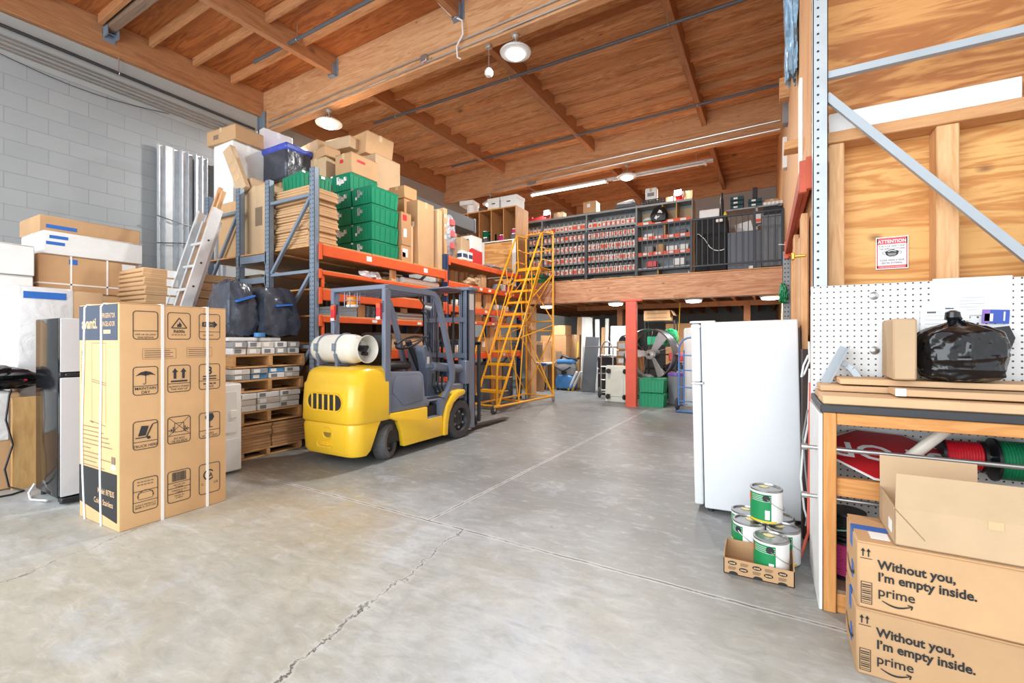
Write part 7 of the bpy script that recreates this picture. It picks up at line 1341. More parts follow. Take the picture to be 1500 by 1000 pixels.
tag(B().box(-0.2, 0.2, -0.1, 0.1, 0, 0.2, 0.01).o('green_crate', GREEN2, None, (gx(958, 10.8), 11.1, 1.185)), 'green crate on the black shelving behind the fan', 'crate')
tag(blob(0.26, 0.18, 0.42, 9, 0.6, 0.12, 2.5, 8, 0.2, 0.05).o('dark_bag', BAG, None, (gx(922, 10.7), 10.75, 1.0)), 'dark bag piled left of the fan behind the red column', 'bag')
carton('brown carton under the dark bag behind the red column', gx(922, 10.7) - 0.2, gx(922, 10.7) + 0.27, 10.68, 11.1, 0, 0.998, KRAFT_D)
tag(blob(0.2, 0.18, 0.5, 14, 0.5, 0.08, 2.5, 8, 0.1, 0.04).o('grey_bag', GREYBAG, None, (gx(946, 10.6), 10.6, 0)), 'pale bag on the floor behind the fan', 'bag')
tag(blob(0.2, 0.2, 0.75, 15, 0.5, 0.08, 2.5, 8, 0.1, 0.04).o('black_sack', BAG, None, (gx(983, 10.35), 10.42, 0)), 'black sack standing right of the green totes', 'sack')
t = thing('bucket', 'grey bucket with a purple lid behind the blue hand truck', 'bucket', (gx(991, 9.6), 9.6, 0)); B().lathe([(0.13, 0), (0.15, 0.02), (0.165, 0.58), (0.01, 0.58)], 24).o('pail', GREYP, t); B().lathe([(0.17, 0.58), (0.175, 0.60), (0.16, 0.64), (0.01, 0.645)], 24).o('lid', paint('purple_lid', (110, 80, 170), 0.4), t)
for k, z in enumerate((0.66, 0.86)): tag(B().box(-0.14, 0.14, -0.12, 0.12, 0, 0.17, 0.02).o('tool_box', REDP if k else BLACK, None, (gx(991, 10.0), 10.0, z)), ('red' if k else 'black') + ' tool box in the pile above the purple lidded bucket', 'tool box')
carton('brown carton holding the tool boxes behind the blue hand truck', gx(992, 10.0) - 0.12, gx(992, 10.0) + 0.18, 9.84, 10.15, 0, 0.658, KRAFT_D)
tag(B().lathe([(0.20, 0), (0.21, 0.02), (0.21, 1.5), (0.19, 1.54), (0.01, 1.55)], 28).o('white_cylinder', WHITEP, None, (gx(1018, 9.6), 9.6, 0)), 'tall white cylinder behind the blue hand truck', 'cylinder')
tag(B().tube([(gx(996, 10.2), 10.2, 2.1), (gx(995, 10.2) - 0.0, 10.2, 1.7), (gx(992, 10.2), 10.2, 1.3)], 0.008, 6).o('yellow_rope', YELP), 'yellow rope hanging from the mezzanine above the fan', 'rope')
carton('brown panel carton behind the yellow rope under the mezzanine', gx(975, 12.0), gx(1012, 12.0), 12.0, 12.2, 0, 1.72, KRAFT_D)
carton('brown carton stack at the back below the mezzanine right of the fan', gx(1000, 12.6), gx(1060, 12.6), 12.6, 13.2, 0, 1.2, KRAFT_D)
tag(B().tube([(MX0 + 0.1, 9.6, 2.14), (0.2, 9.6, 2.14)], 0.012, 6).o('ceiling_conduit', CONDUIT), 'thin conduit under the mezzanine joists behind the beam', 'conduit')
# ------------------------------------------------------------------ the right-hand partition: studs, plate, rack frame, pegboard
for x0, x1 in ((0.329, 0.408), (0.822, 0.918), (1.35, 1.44)):
    struct(B().box(x0, x1, 3.345, 3.478, 0, 2.49, 0.006).o('partition_stud_beam', STUD))
struct(B().box(0.30, 4.5, 3.33, 3.478, 2.49, 2.557, 0.005).o('partition_plate_beam', STUDX))
tag(B().box(0.335, 1.168, 3.375, 3.40, 2.558, 2.685, 0.004).o('white_carton', WHITEB), 'long white flat carton standing on the timber plate of the partition', 'carton')
t = thing('rack_upright', 'pale grey rack frame with punched post and diagonal brace against the plywood partition', 'rack upright', (0.277, 3.255, 0), 0)
b = B(); b.box(-0.037, 0.037, -0.035, -0.031, 0, 6.3); b.box(-0.037, -0.033, -0.035, 0.04, 0, 6.3); b.box(0.033, 0.037, -0.035, 0.04, 0, 6.3); b.o('near_post', POSTN, t)
b = B(); b.box(-0.037, 0.037, -0.035, -0.031, 0, 6.3); b.box(-0.037, -0.033, -0.035, 0.04, 0, 6.3); b.box(0.033, 0.037, -0.035, 0.04, 0, 6.3); b.o('far_post', POSTN, t, (1.05, 0, 0))
for z in (2.862,): b = B(); b.box(0.037, 1.013, -0.02, -0.016, z - 0.02, z + 0.02); b.box(0.037, 1.013, -0.016, 0.02, z - 0.02, z - 0.016); b.o('strut', STEEL_L, t)
B().bar((0.03, -0.005, 2.745), (1.02, -0.005, 1.52), 0.042, 0.03, (0, 1, 0)).o('diagonal_brace', STEEL_L, t)
PBX, PBY = 0.226, 3.17
t = thing('pegboard_wall', 'white pegboard panel on a frame behind the workbench', 'pegboard', (PBX, PBY, 0.20)); B().box(0, 2.2, 0, 0.006, 0, 1.412).o('board_face', PEG, t); B().box(0.0, 2.2, 0.006, 0.04, 1.36, 1.405, 0.003).o('top_rail', STUDX, t); B().box(0.0, 0.03, 0.006, 0.04, -0.20, 1.40, 0.003).o('side_rail', STUD, t); B().box(2.1, 2.14, 0.006, 0.04, -0.20, 1.40, 0.003).o('side_rail', STUD, t)
for k, (u, v) in enumerate(((1280, 433), (1281, 513))): p = ony(u, v, PBY - 0.002); b = B(); b.lathe([(0.003, 0.012), (0.012, 0.010), (0.022, 0.004), (0.022, 0.0), (0.003, 0.0)], 18, Matrix.Translation(p) @ Matrix.Rotation(R(90), 4, 'X')); tag(b.o('washer_bolt', CONDUIT), 'round washer bolt fixing the pegboard, %s one' % ('upper', 'lower')[k], 'bolt')
# mask notice
q0, q1 = ony(1283, 395, 3.468), ony(1333, 342, 3.468); sw, sh = 0.152, 0.192; sx0, sz0 = q0.x, q0.z
t = thing('mask_notice', 'red and white attention mask notice on the plywood partition', 'sign', (sx0 + sw / 2, 3.472, sz0)); h = sw / 2; B().box(-h, h, -0.002, 0, 0, sh).o('sign_sheet', PAPER, t); SM = face_M('-y', 0, -0.002, 0, 0.0012)
PINKR = paint('notice_red', (220, 84, 96), 0.6)
i = Ink(SM); w_ = 0.005; i.rect(-h + .005, .005, -h + .005 + w_, sh - .005); i.rect(h - .005 - w_, .005, h - .005, sh - .005); i.rect(-h + .005, sh - 0.043, h - .005, sh - .005); i.rect(-h + .005, .005, h - .005, 0.022); i.o('red_frame', PINKR, t)
SM2 = lambda x, z: face_M('-y', x, -0.002, z, 0.0022)
text('sign_words', 'ATTENTION', 0.027, PAPER, SM2(0, sh - 0.036), t, 0.02, 0.88, 'CENTER'); text('sign_words', 'FOR YOUR SAFETY AND\nTHE SAFETY OF OTHERS', 0.0135, INK, SM2(0, sh - 0.060), t, 0.0, 0.82, 'CENTER', line=1.15); text('sign_words', 'PLEASE WEAR A MASK\nBEFORE ENTERING', 0.0145, INK, SM2(0, 0.048), t, 0.0, 0.80, 'CENTER', line=1.15); text('sign_words', 'THANK YOU FOR YOUR COOPERATION', 0.0075, PAPER, SM2(0, 0.010), t, 0.01, 0.85, 'CENTER')
i = Ink(SM); i.poly([(-0.033, 0.105), (-0.005, 0.117), (0.005, 0.117), (0.033, 0.105), (0.028, 0.085), (0.012, 0.074), (-0.012, 0.074), (-0.028, 0.085)]); i.ring((-0.036, 0.097), 0.009, 0.0025, 12, 60, 300); i.ring((0.036, 0.097), 0.009, 0.0025, 12, -120, 120); i.o('mask_symbol', INK, t)
i = Ink(SM2(0, 0)); i.poly([(-0.02, 0.106), (0.0, 0.112), (0.02, 0.106), (0.018, 0.103), (0.0, 0.108), (-0.018, 0.103)]); [i.rect(-0.02 + 0.002 * k, 0.092 - 0.006 * k, 0.02 - 0.002 * k, 0.0935 - 0.006 * k) for k in range(3)]; i.o('mask_folds', PAPER, t)
# orange beams receding along the partition, far grey post, stray lumber, plastic
for k, (x, dz, l) in enumerate(((0.235, 0.0, 'near'), (0.20, -0.02, 'far'))):
    t = thing('rack_beam', 'faded orange rack beam running back along the partition wall, %s face' % l, 'rack beam', (x, 3.42, 2.30 + dz), 0); B().box(-0.016, 0.016, 0.0, 2.6, 0, 0.12, 0.003).o('beam_body', ORANGE_R if k == 0 else paint('old_orange', (168, 66, 42), 0.6, var=0.15), t)
    B().box(-0.02, 0.02, 2.6, 2.66, -0.05, 0.15, 0.003).o('end_connector', ORANGE, t); B().box(-0.02, 0.02, -0.04, 0.0, -0.05, 0.15, 0.003).o('end_connector', ORANGE_R, t)
t = thing('rack_upright', 'grey punched rack post behind the tall white fridge', 'rack upright', (0.20, 6.10, 0)); b = B(); b.box(-0.04, 0.04, -0.03, -0.026, 0, 2.32); b.box(-0.04, -0.036, -0.03, 0.03, 0, 2.32); b.box(0.036, 0.04, -0.03, 0.03, 0, 2.32); b.o('post', perf('post_steel_mid', (132, 136, 140), [-0.016, 0.016], 0.05, 0.008, 'xz'), t); B().box(-0.06, 0.06, -0.05, 0.05, 0, 0.01).o('foot_plate', STEEL, t)
for k, (y, z0, z1, x, w_, m, l) in enumerate(((3.9, 0, 2.2, 0.235, 0.09, STUD, 'nearest'), (4.3, 0, 2.1, 0.24, 0.12, KRAFT_L, 'second'), (4.9, 0, 2.25, 0.235, 0.10, STUD, 'third'), (5.4, 0, 2.05, 0.24, 0.14, STUD, 'farthest'))):
    tag(B().box(-0.02, 0.02, -w_, w_, 0, z1 - z0, 0.004).o('timber_board', m, None, (x, y, z0)), 'upright timber board against the side of the partition below the orange beam, %s' % l, 'timber board', 'timber boards on the partition side')
for (u, v0, v1, Y, dx, m, nm, l) in ((1152, 112, 142, 7.2, 0.10, STUDX, 'lumber_end', 'short lumber end sticking out of the partition under the ceiling'), (1166, 204, 216, 4.6, 0.12, PALLETX, 'lumber_end', 'pale lumber end sticking out beside the orange beam'), (1150, 150, 180, 7.6, 0.05, GREYP, 'plastic_scrap', 'grey scrap hanging on the far edge of the partition'), (1150, 200, 245, 8.0, 0.04, WHITEP, 'plastic_scrap', 'white strip hanging on the far edge of the partition')):
    a, c = ony(u, v0, Y), ony(u, v1, Y); tag(B().box(-dx, 0.02, 0, 0.16, 0, a.z - c.z, 0.004).o(nm, m, None, (0.252, Y, c.z)), l, 'scrap')
a, c = ony(1163, -20, 5.2), ony(1163, 112, 5.2); t = blob(0.05, 0.16, a.z - c.z, 21, 0.1, 0.25, 2.0, 12, -0.3, 0.1).o('plastic_sheet', film('blue_film', (150, 186, 214), 0.25, 0.7, 6, 1.0, 0.35), None, (0.21, 5.25, c.z)); tag(t, 'bundle of bluish clear plastic sheeting hanging high on the partition edge', 'plastic sheet')
t = tag(blob(0.04, 0.10, 0.22, 23, 0.5, 0.35, 4, 8, 0.3, 0.1).o('green_rag', GREENW, None, (0.165, 6.02, 1.72)), 'green rag tied to the grey post behind the fridge', 'rag')
t = tag(B().box(0, 0.02, -0.05, 0.1, 0, 0.62, 0.004).o('orange_tag', paint('worn_label', (232, 226, 220), 0.6), None, (0.19, 3.6, 2.42)), 'white worn strip on the beam end beside the near rack post', 'strip')
t = thing('hook_clamp', 'small brass clamp on the timber beside the near rack post', 'clamp', (0.20, 3.62, 1.86)); B().box(-0.05, 0.03, -0.02, 0.02, 0, 0.016, 0.004).o('clamp_arm', paint('brass', (206, 162, 70), 0.35, 0.6), t); B().box(-0.055, -0.035, -0.03, 0.03, -0.015, 0.03, 0.004).o('clamp_jaw', paint('brass2', (206, 162, 70), 0.35, 0.6), t)
t = thing('wall_shelf', 'tiny wooden ledge on the partition edge holding a blue can', 'shelf', (0.225, 4.28, 1.32)); B().box(-0.05, 0.04, -0.12, 0.12, 0, 0.018, 0.003).o('ledge', STUDX, t); B().box(0.0, 0.04, -0.02, 0.02, -0.06, 0).o('ledge_bracket', STUD, t)
tag(B().lathe([(0.017, 0), (0.018, 0.006), (0.018, 0.095), (0.012, 0.105), (0.012, 0.118), (0.006, 0.118)], 16).o('spray_can', paint('blue_can', (50, 90, 190), 0.35), None, (0.225, 4.28, 1.339)), 'blue spray can on the tiny ledge beside the pegboard', 'spray can')
def cord(label, pts, r, m, name='hanging_cable'): tag(B().tube(pts, r, 7).o(name, m), label, 'cord')
cp = lambda us, Y: [ony(u, v, Y) for u, v in us]
cord('white cord loop hanging at the pegboard edge above the bench', cp([(1184, 520), (1177, 535), (1174, 552), (1178, 548), (1186, 528), (1185, 500)], 3.35), 0.006, WHITEP)
cord('white cord hanging down the bench end', cp([(1186, 540), (1184, 620), (1176, 660), (1173, 700), (1178, 745), (1184, 765)], 3.30), 0.006, WHITEP)
cord('grey cord hanging down the bench end beside the white one', cp([(1183, 600), (1176, 640), (1180, 690), (1186, 740), (1180, 770)], 3.25), 0.005, GREYP)
cord('red twisted cord hanging down the bench end to the floor', cp([(1187, 560), (1186, 660), (1185, 720), (1184, 780), (1182, 786)], 3.2) + [Vector((0.16, 3.1, 0.01)), Vector((0.14, 3.2, 0.01))], 0.008, paint('red_cord', (206, 92, 70), 0.5))
cord('thin white wire along the far rail post', cp([(1140, 358), (1152, 358), (1160, 352)], 6.0), 0.004, WHITEP)
# ------------------------------------------------------------------ workbench
BX0, BX1, BY0, BY1, BZ = 0.226, 2.25, 2.625, 3.165, 0.992
t = thing('workbench', 'wooden workbench with a black top in front of the pegboard', 'workbench', (BX0, BY0, 0)); L = BX1 - BX0; D = BY1 - BY0
B().box(0, L, 0, D, BZ - 0.038, BZ, 0.004).o('bench_top', paint('bench_black', (52, 53, 56), 0.5, var=0.1, scale=12), t)
for x in (0.012, L - 0.06):
    B().box(x, x + 0.052, 0.005, 0.09, 0, BZ - 0.038, 0.004).o('bench_leg', BENCHW, t); B().box(x, x + 0.052, D - 0.10, D - 0.012, 0, BZ - 0.038, 0.004).o('bench_leg', BENCHW, t)
B().box(0.064, L - 0.06, 0.012, 0.05, BZ - 0.095, BZ - 0.038, 0.004).o('front_apron', BENCHX, t)
B().box(0.064, L - 0.06, 0.03, 0.07, 0.553, 0.64, 0.004).o('middle_rail', BENCHX, t); B().box(0.064, L - 0.06, 0.02, 0.06, 0.0, 0.09, 0.004).o('bottom_rail', BENCHX, t); B().box(0.064, L - 0.06, 0.02, D - 0.1, 0.09, 0.108, 0.003).o('lower_shelf', paint('shelf_brown', (140, 112, 92), 0.7, var=0.15), t)
B().box(-0.006, 0.010, 0.01, D, 0.0, BZ - 0.045, 0.003).o('end_board', WHITEP, t)
for k, (y, z, x0, x1, l) in enumerate(((2.712, 0.765, -0.06, 1.2, 'upper'), (2.712, 0.522, -0.06, 1.2, 'lower'), (2.78, 0.545, 0.14, 1.2, 'short lower'))):
    b = B(); b.cyl((x0, 0, 0), (x1, 0, 0), 0.011, n=12); b.cyl((x0 - 0.012, 0, 0), (x0 + 0.012, 0, 0), 0.016, n=12); tag(b.o('steel_rod', CONDUIT, None, (BX0, y, z)), 'round steel rod laid through the bench end, %s one' % l, 'rod')
# stop sign upside down, leaning on the pegboard under the top
SR = 0.272; t = thing('stop_sign', 'upside down red stop sign lying on the rail under the bench top', 'road sign', (0.535, 2.895, 0.722), (R(17), R(3), R(2)))
oc = lambda r: [(math.cos(R(22.5 + 45 * k)) * r, math.sin(R(22.5 + 45 * k)) * r) for k in range(8)]
b = B(); b.prism(oc(SR), -0.002, 0.002, 'xy'); b.o('sign_plate', PAPER, t); b = B(); b.prism(oc(SR * 0.955), 0.002, 0.004, 'xy'); b.o('red_field', STOPRED, t)
text('sign_word', 'STOP', 0.22, PAPER, Matrix.Translation((0, 0, 0.0052)) @ Matrix.Rotation(R(180), 4, 'Z') @ Matrix.Translation((0, -0.078, 0)), t, 0.012, 0.92, 'CENTER')
b = B(); b.lathe([(0.020, 0), (0.025, 0), (0.025, 0.30), (0.020, 0.30), (0.019, 0.02)], 20); tag(b.o('pvc_pipe', PVC, None, (0.535, 2.84, 0.66), (R(12), R(38), 0)), 'short beige plastic pipe sticking up in front of the stop sign', 'pipe')
tag(B().cyl((0, 0, 0), (1.4, 0, 0), 0.010).o('spool_rod', CONDUIT, None, (0.76, 2.99, 0.745)), 'steel rod carrying the red and green wire spools', 'rod')
spool('spool of red wire under the bench top behind the open carton', 0, 0, 0, REDW, 0.075, 0.16, 'wire_spool', core=BLACK, loc=(0.745, 2.99, 0.742), rot=(0, R(90), 0)); spool('spool of green wire under the bench top behind the open carton', 0, 0, 0, GREENW, 0.10, 0.2, 'wire_spool', core=BLACK, loc=(0.93, 2.99, 0.735), rot=(0, R(90), 0))
spool('black spool standing on the lower bench shelf, upper', 0, 0, 0, BLACK, 0.085, 0.13, loc=(0.355, 2.86, 0.30), core=BLACK); spool('pink wire spool on the lower bench shelf under the black one', 0, 0, 0, PINK, 0.085, 0.185, loc=(0.355, 2.84, 0.11), core=BLACK)
tag(B().tube([(0.33 + 0.06 * math.cos(k * 0.6), 2.80 + 0.03 * math.sin(k * 0.6), 0.305 + 0.006 * k) for k in range(14)], 0.004, 5).o('green_wire', paint('pale_green_wire', (120, 190, 160), 0.5)), 'loose pale green wire round the black spool', 'wire')
# ------------------------------------------------------------------ on the bench
z = BZ + 0.001
carton('long flat carton lying at the front of the bench', 0.236, 1.75, 2.64, 2.86, z, z + 0.046, KRAFT_L, tape=None, seam=False)
carton('long flat carton lying at the back of the bench, lower', 0.24, 1.5, 2.87, 3.10, z, z + 0.040, KRAFT_L, tape=None, seam=False)
carton('long flat carton stacked on the back cartons of the bench', 0.245, 1.45, 2.865, 3.06, z + 0.042, z + 0.078, KRAFT_L, tape=None, seam=False)
carton('long flat carton with a white end label on the front bench carton', 0.52, 1.8, 2.70, 2.845, z + 0.048, z + 0.084, KRAFT_L, tape=None, seam=False, stickers=[('-y', 0.0, 0.03, 0.02, 0.98, PAPER, 'white_label')])
carton('long flat carton on top of the bench cartons below the black bag', 0.33, 1.7, 2.87, 3.12, z + 0.080, z + 0.114, KRAFT_L, tape=None, seam=False)
zb_ = z + 0.116
carton('tan carton standing beside the black bag on the bench', 0.533, 0.622, 2.80, 3.07, zb_, zb_ + 0.30, KRAFT_PALE, rot=R(-1), tape=None, seam=False)
t = thing('rubbish_bag', 'tied shiny black rubbish bag on the bench', 'bag', (0.802, 2.945, zb_)); bb = blob(0.142, 0.125, 0.265, 31, 0.62, 0.05, 2.2, 34, 0.0, 0.03)
for v in bb.bm.verts:
    an = math.atan2(v.co.y * 1.6, v.co.x); f = v.co.z / 0.27; k = 1 + (0.012 + 0.055 * max(0, f - 0.35)) * math.sin(an * 13 + 3 * math.sin(f * 5)) + 0.018 * math.sin(an * 5 + f * 9); k *= (1 - 0.55 * max(0, (f - 0.84) / 0.16)) * (1 + 0.10 * max(0, 0.5 - f)); v.co.x *= k; v.co.y *= k; v.co.z += 0.02 * max(0, f - 0.55) * math.sin(an * 9)
    if v.co.y < 0: v.co.y -= 0.009 * (math.exp(-((v.co.x - 0.004) / 0.007) ** 2) * (0.15 < f < 0.7) + math.exp(-((v.co.z - 0.105 - 0.1 * v.co.x) / 0.008) ** 2) + 0.7 * math.exp(-((v.co.z - 0.055) / 0.006) ** 2))
bb.o('bag_body', BAG, t, ang=80)
b = B(); b.lathe([(0.085, 0.235), (0.045, 0.262), (0.026, 0.274), (0.018, 0.285), (0.03, 0.30), (0.028, 0.325), (0.012, 0.335)], 14, Matrix.Translation((-0.02, 0, 0))); b.ico((-0.035, 0.0, 0.295), 0.022, 0.02, 0.014, 1, 0.2); b.ico((0.0, 0.01, 0.30), 0.02, 0.02, 0.018, 1, 0.2); b.o('knot', BAG, t)
tag(B().prism([(-0.11, 0), (0.09, 0), (0.15, 0.20), (0.13, 0.26), (-0.12, 0.22)], 0, 0.012, 'xz').o('black_folder', BLACK, None, (0.90, 3.09, zb_ + 0.002), (R(-4), 0, 0)), 'black folder standing behind the rubbish bag', 'folder')
t = thing('angle_bracket', 'two grey metal hinge brackets leaning on the pegboard at the bench end', 'bracket', (0.31, 3.06, zb_ - 0.05)); b = B(); b.bar((-0.03, -0.02, 0.0), (0.07, 0.06, 0.20), 0.045, 0.008, (0, -1, 0.3)); b.bar((-0.012, -0.045, 0.0), (0.088, 0.04, 0.20), 0.008, 0.05, (0, -1, 0.3)); b.o('leaning_arm', STEEL_L, t)
b = B(); b.bar((0.06, 0.05, 0.115), (0.10, 0.03, 0.08), 0.03, 0.01, (0, -1, 0)); b.bar((0.10, 0.03, 0.08), (0.145, 0.0, 0.0), 0.03, 0.01, (0, -1, 0)); b.cyl((0.065, 0.03, 0.11), (0.065, 0.06, 0.11), 0.014); b.o('curved_arm', STEEL_L, t)
# papers on the pegboard
def paper(label, u0, u1, v0, v1, m=PAPER, off=0.004, skew=0, name='paper_sheet', lines=0, extra=None):
    p, q = ony(u0, v1, PBY - off), ony(u1, v0, PBY - off); t = thing(name, label, 'paper', (p.x, PBY - off, p.z), (0, R(skew), 0)); w_, h_ = q.x - p.x, q.z - p.z; B().box(0, w_, -0.001, 0.001, 0, h_).o('sheet', m, t)
    if lines:
        i = Ink(face_M('-y', 0, -0.001, 0, 0.001))
        for k in range(lines): i.rect(w_ * 0.1, h_ * (0.9 - 0.8 * k / lines), w_ * (0.85 - 0.25 * (k % 3 == 1)), h_ * (0.9 - 0.8 * k / lines) + 0.0018)
        i.o('printed_lines', paint('ink_pale_%s' % u0, (168, 172, 184), 0.8, var=0.0), t)
    if extra:
        for (a0, c0, a1, c1, em) in extra: i = Ink(face_M('-y', 0, -0.001, 0, 0.0015)); i.rect(w_ * a0, h_ * c0, w_ * a1, h_ * c1); i.o('printed_block', em, t)
    return t
paper('large white paper pinned at the top of the pegboard', 1366, 1483, 403, 462, lines=7)
paper('white paper below the large pinned sheet, left one', 1350, 1420, 442, 470, off=0.006, lines=4, extra=[(0.5, 0.55, 0.68, 0.7, BLUED)]); paper('clear sleeve with small print pinned left of the blue booklet', 1400, 1450, 432, 462, CLEAR, 0.008, lines=5)
paper('white paper tucked behind the rubbish bag with a dark line', 1348, 1415, 452, 490, off=0.010, lines=5, extra=[(0.15, 0.85, 0.35, 0.92, GREYD)])
paper('blue and violet booklet pinned above the black folder', 1438, 1478, 452, 473, paint('booklet_blue', (54, 84, 176), 0.4, var=0.05), 0.012, 3, 'booklet', extra=[(0.0, 0.0, 0.28, 1.0, paint('booklet_violet', (142, 104, 190), 0.4)), (0.08, 0.15, 0.4, 0.7, PAPER), (0.78, 0.2, 0.84, 0.85, PAPER)])
# ------------------------------------------------------------------ parcels with printed slogans, open carton
def slogan_box(label, x0, x1, y0, y1, z0, h, rz):
    t = carton(label, x0, x1, y0, y1, z0, z0 + h, KRAFT, rot=R(rz), tape='x', tm=BLUETAPE, name='parcel_box'); a, c = (x1 - x0) / 2, (y1 - y0) / 2
    tx = lambda s, u, v, sz, bold=0.03, sx=1.0: text('printed_words', s, sz, INKDARK, face_M('-y', -a + u, -c, v), t, bold, sx)
    tx('Without you,\nI\u2019m empty inside.', 0.062, 0.165, 0.047, 0.028, 0.86); tx('prime', 0.062, 0.062, 0.05, 0.010, 0.93)
    i = Ink(face_M('-y', -a, -c, 0)); n = 14
    P = [(0.075 + 0.085 * k / n, 0.045 - 0.014 * math.sin(math.pi * k / n)) for k in range(n + 1)]
    for k in range(n): i.line(P[k], P[k + 1], 0.006 * (0.5 + math.sin(math.pi * (k + .5) / n) * 0.6))
    i.line((0.150, 0.049), (0.164, 0.047), 0.004); i.line((0.164, 0.048), (0.160, 0.034), 0.004)
    i.o('printed_smile', INKDARK, t); i = Ink(face_M('-y', -a, -c, 0))
    for dx in (0.017, 0.034): i.rect(dx - 0.002, h - 0.055, dx + 0.002, h - 0.030); i.poly([(dx - 0.007, h - 0.036), (dx + 0.007, h - 0.036), (dx, h - 0.023)])
    i.rect(0.008, h - 0.064, 0.045, h - 0.0615); i.o('handling_arrows', INKDARK, t); i = Ink(face_M('-y', -a, -c, 0)); i.rr(0.010, 0.02, 0.045, 0.105, 0.001, 0.0022)
    for k in range(9): i.rect(0.014, 0.027 + k * 0.008, 0.041, 0.027 + k * 0.008 + (0.004 if k % 3 else 0.002))
    i.o('printed_bars', INKDARK, t)
    b = B(); b.box(-a - 0.003, -a, -0.05, -0.02, h * 0.25, h * 0.5); b.o('blue_tape', BLUETAPE, t)
    pts = [(-0.12 + 0.2 * k / 10, 0.10 - 0.03 * math.sin(math.pi * k / 10)) for k in range(11)]; i = Ink(face_M('-x', -a, 0, 0)); [i.line(p, q, 0.012) for p, q in zip(pts, pts[1:])]; i.line((0.065, 0.13), (0.085, 0.10), 0.01); i.o('printed_smile', INKDARK, t)
    return t
AX0, AX1, AY0, AY1, AH = 0.312, 0.93, 2.198, 2.52, 0.258
slogan_box('lower parcel carton with a printed slogan at the right front', AX0 - 0.004, AX1, AY0, AY1 - 0.005, 0, AH, -1)
up = slogan_box('upper parcel carton with a printed slogan and white label on top', AX0, AX1, AY0, AY1, AH + 0.002, AH, -1)
B().box(-0.26, -0.20, -0.11, -0.04, AH + 0.0005, AH + 0.0025).o('shipping_label', PAPER, up)
zc0 = 2 * AH + 0.004; ox0, ox1, oy0, oy1, oh = 0.428, 1.06, 2.215, 2.515, 0.142
t = thing('open_carton', 'open tan carton with raised flaps on top of the slogan parcels', 'box', ((ox0 + ox1) / 2, (oy0 + oy1) / 2, zc0), R(-1)); a, c = (ox1 - ox0) / 2, (oy1 - oy0) / 2; e = 0.004
b = B(); b.box(-a, a, -c, c, 0, e); b.box(-a, a, -c, -c + e, 0, oh); b.box(-a, a, c - e, c, 0, oh); b.box(-a, -a + e, -c, c, 0, oh); b.box(a - e, a, -c, c, 0, oh); b.o('box_body', KRAFT_PALE, t)
B().box(-a + 0.002, a, 0, e, 0, 0.135, 0, Matrix.Translation((0, -c, oh)) @ Matrix.Rotation(R(6), 4, 'X')).o('front_flap', KRAFT_PALE, t); B().box(-a + 0.002, a - 0.32, -e, 0, 0, 0.135, 0, Matrix.Translation((0, c, oh)) @ Matrix.Rotation(R(-3), 4, 'X')).o('back_flap', KRAFT_PALE, t)
B().box(0, e, -c, c, 0, 0.14, 0, Matrix.Translation((-a, 0, oh)) @ Matrix.Rotation(R(140), 4, 'Y')).o('side_flap', KRAFT_PALE, t); B().box(-e, 0, -c, c, 0, 0.14, 0, Matrix.Translation((a, 0, oh)) @ Matrix.Rotation(R(25), 4, 'Y')).o('side_flap', KRAFT_PALE, t)
B().box(-a - 0.002, -a, -0.10, -0.05, 0.03, 0.075).o('white_label', PAPER, t); B().box(-0.06, -0.02, -c - 0.002, -c, oh - 0.03, oh, 0).o('clear_tape', TAPE, t)
# ------------------------------------------------------------------ tall white refrigerator
t = thing('refrigerator', 'tall white refrigerator standing alone with its side to the camera', 'refrigerator', (-0.115, 4.08, 0), (0, R(-1.2), R(1)))
B().box(-0.30, 0.33, -0.36, 0.36, 0.03, 1.44, 0.012, None, 3).o('cabinet', WHITE, t)
B().box(-0.372, -0.308, -0.355, 0.355, 0.985, 1.432, 0.014, None, 3).o('freezer_door', WHITE, t); B().box(-0.372, -0.308, -0.355, 0.355, 0.05, 0.970, 0.014, None, 3).o('lower_door', WHITE, t)
b = B(); b.box(-0.38, -0.20, -0.35, -0.28, 1.437, 1.453, 0.005); b.o('top_hinge', WHITEP, t); b = B(); b.box(-0.375, -0.295, -0.366, -0.352, 0.970, 0.985, 0.002); b.cyl((-0.29, -0.362, 0.97), (-0.29, -0.362, 0.99), 0.008, n=8); b.o('middle_hinge', CONDUIT, t)
B().cyl((-0.31, -0.364, 1.41), (-0.31, -0.358, 1.41), 0.008, n=8).o('hinge_screw', CONDUIT, t)
for sx, sy in ((-0.26, -0.32), (0.29, -0.32), (-0.26, 0.32), (0.29, 0.32)): B().cyl((sx, sy, 0.0), (sx, sy, 0.035), 0.02, n=10).o('foot', FDARK, t)
B().box(0.33, 0.345, -0.33, 0.33, 0.1, 1.38, 0.003).o('rear_panel', FDARK, t)
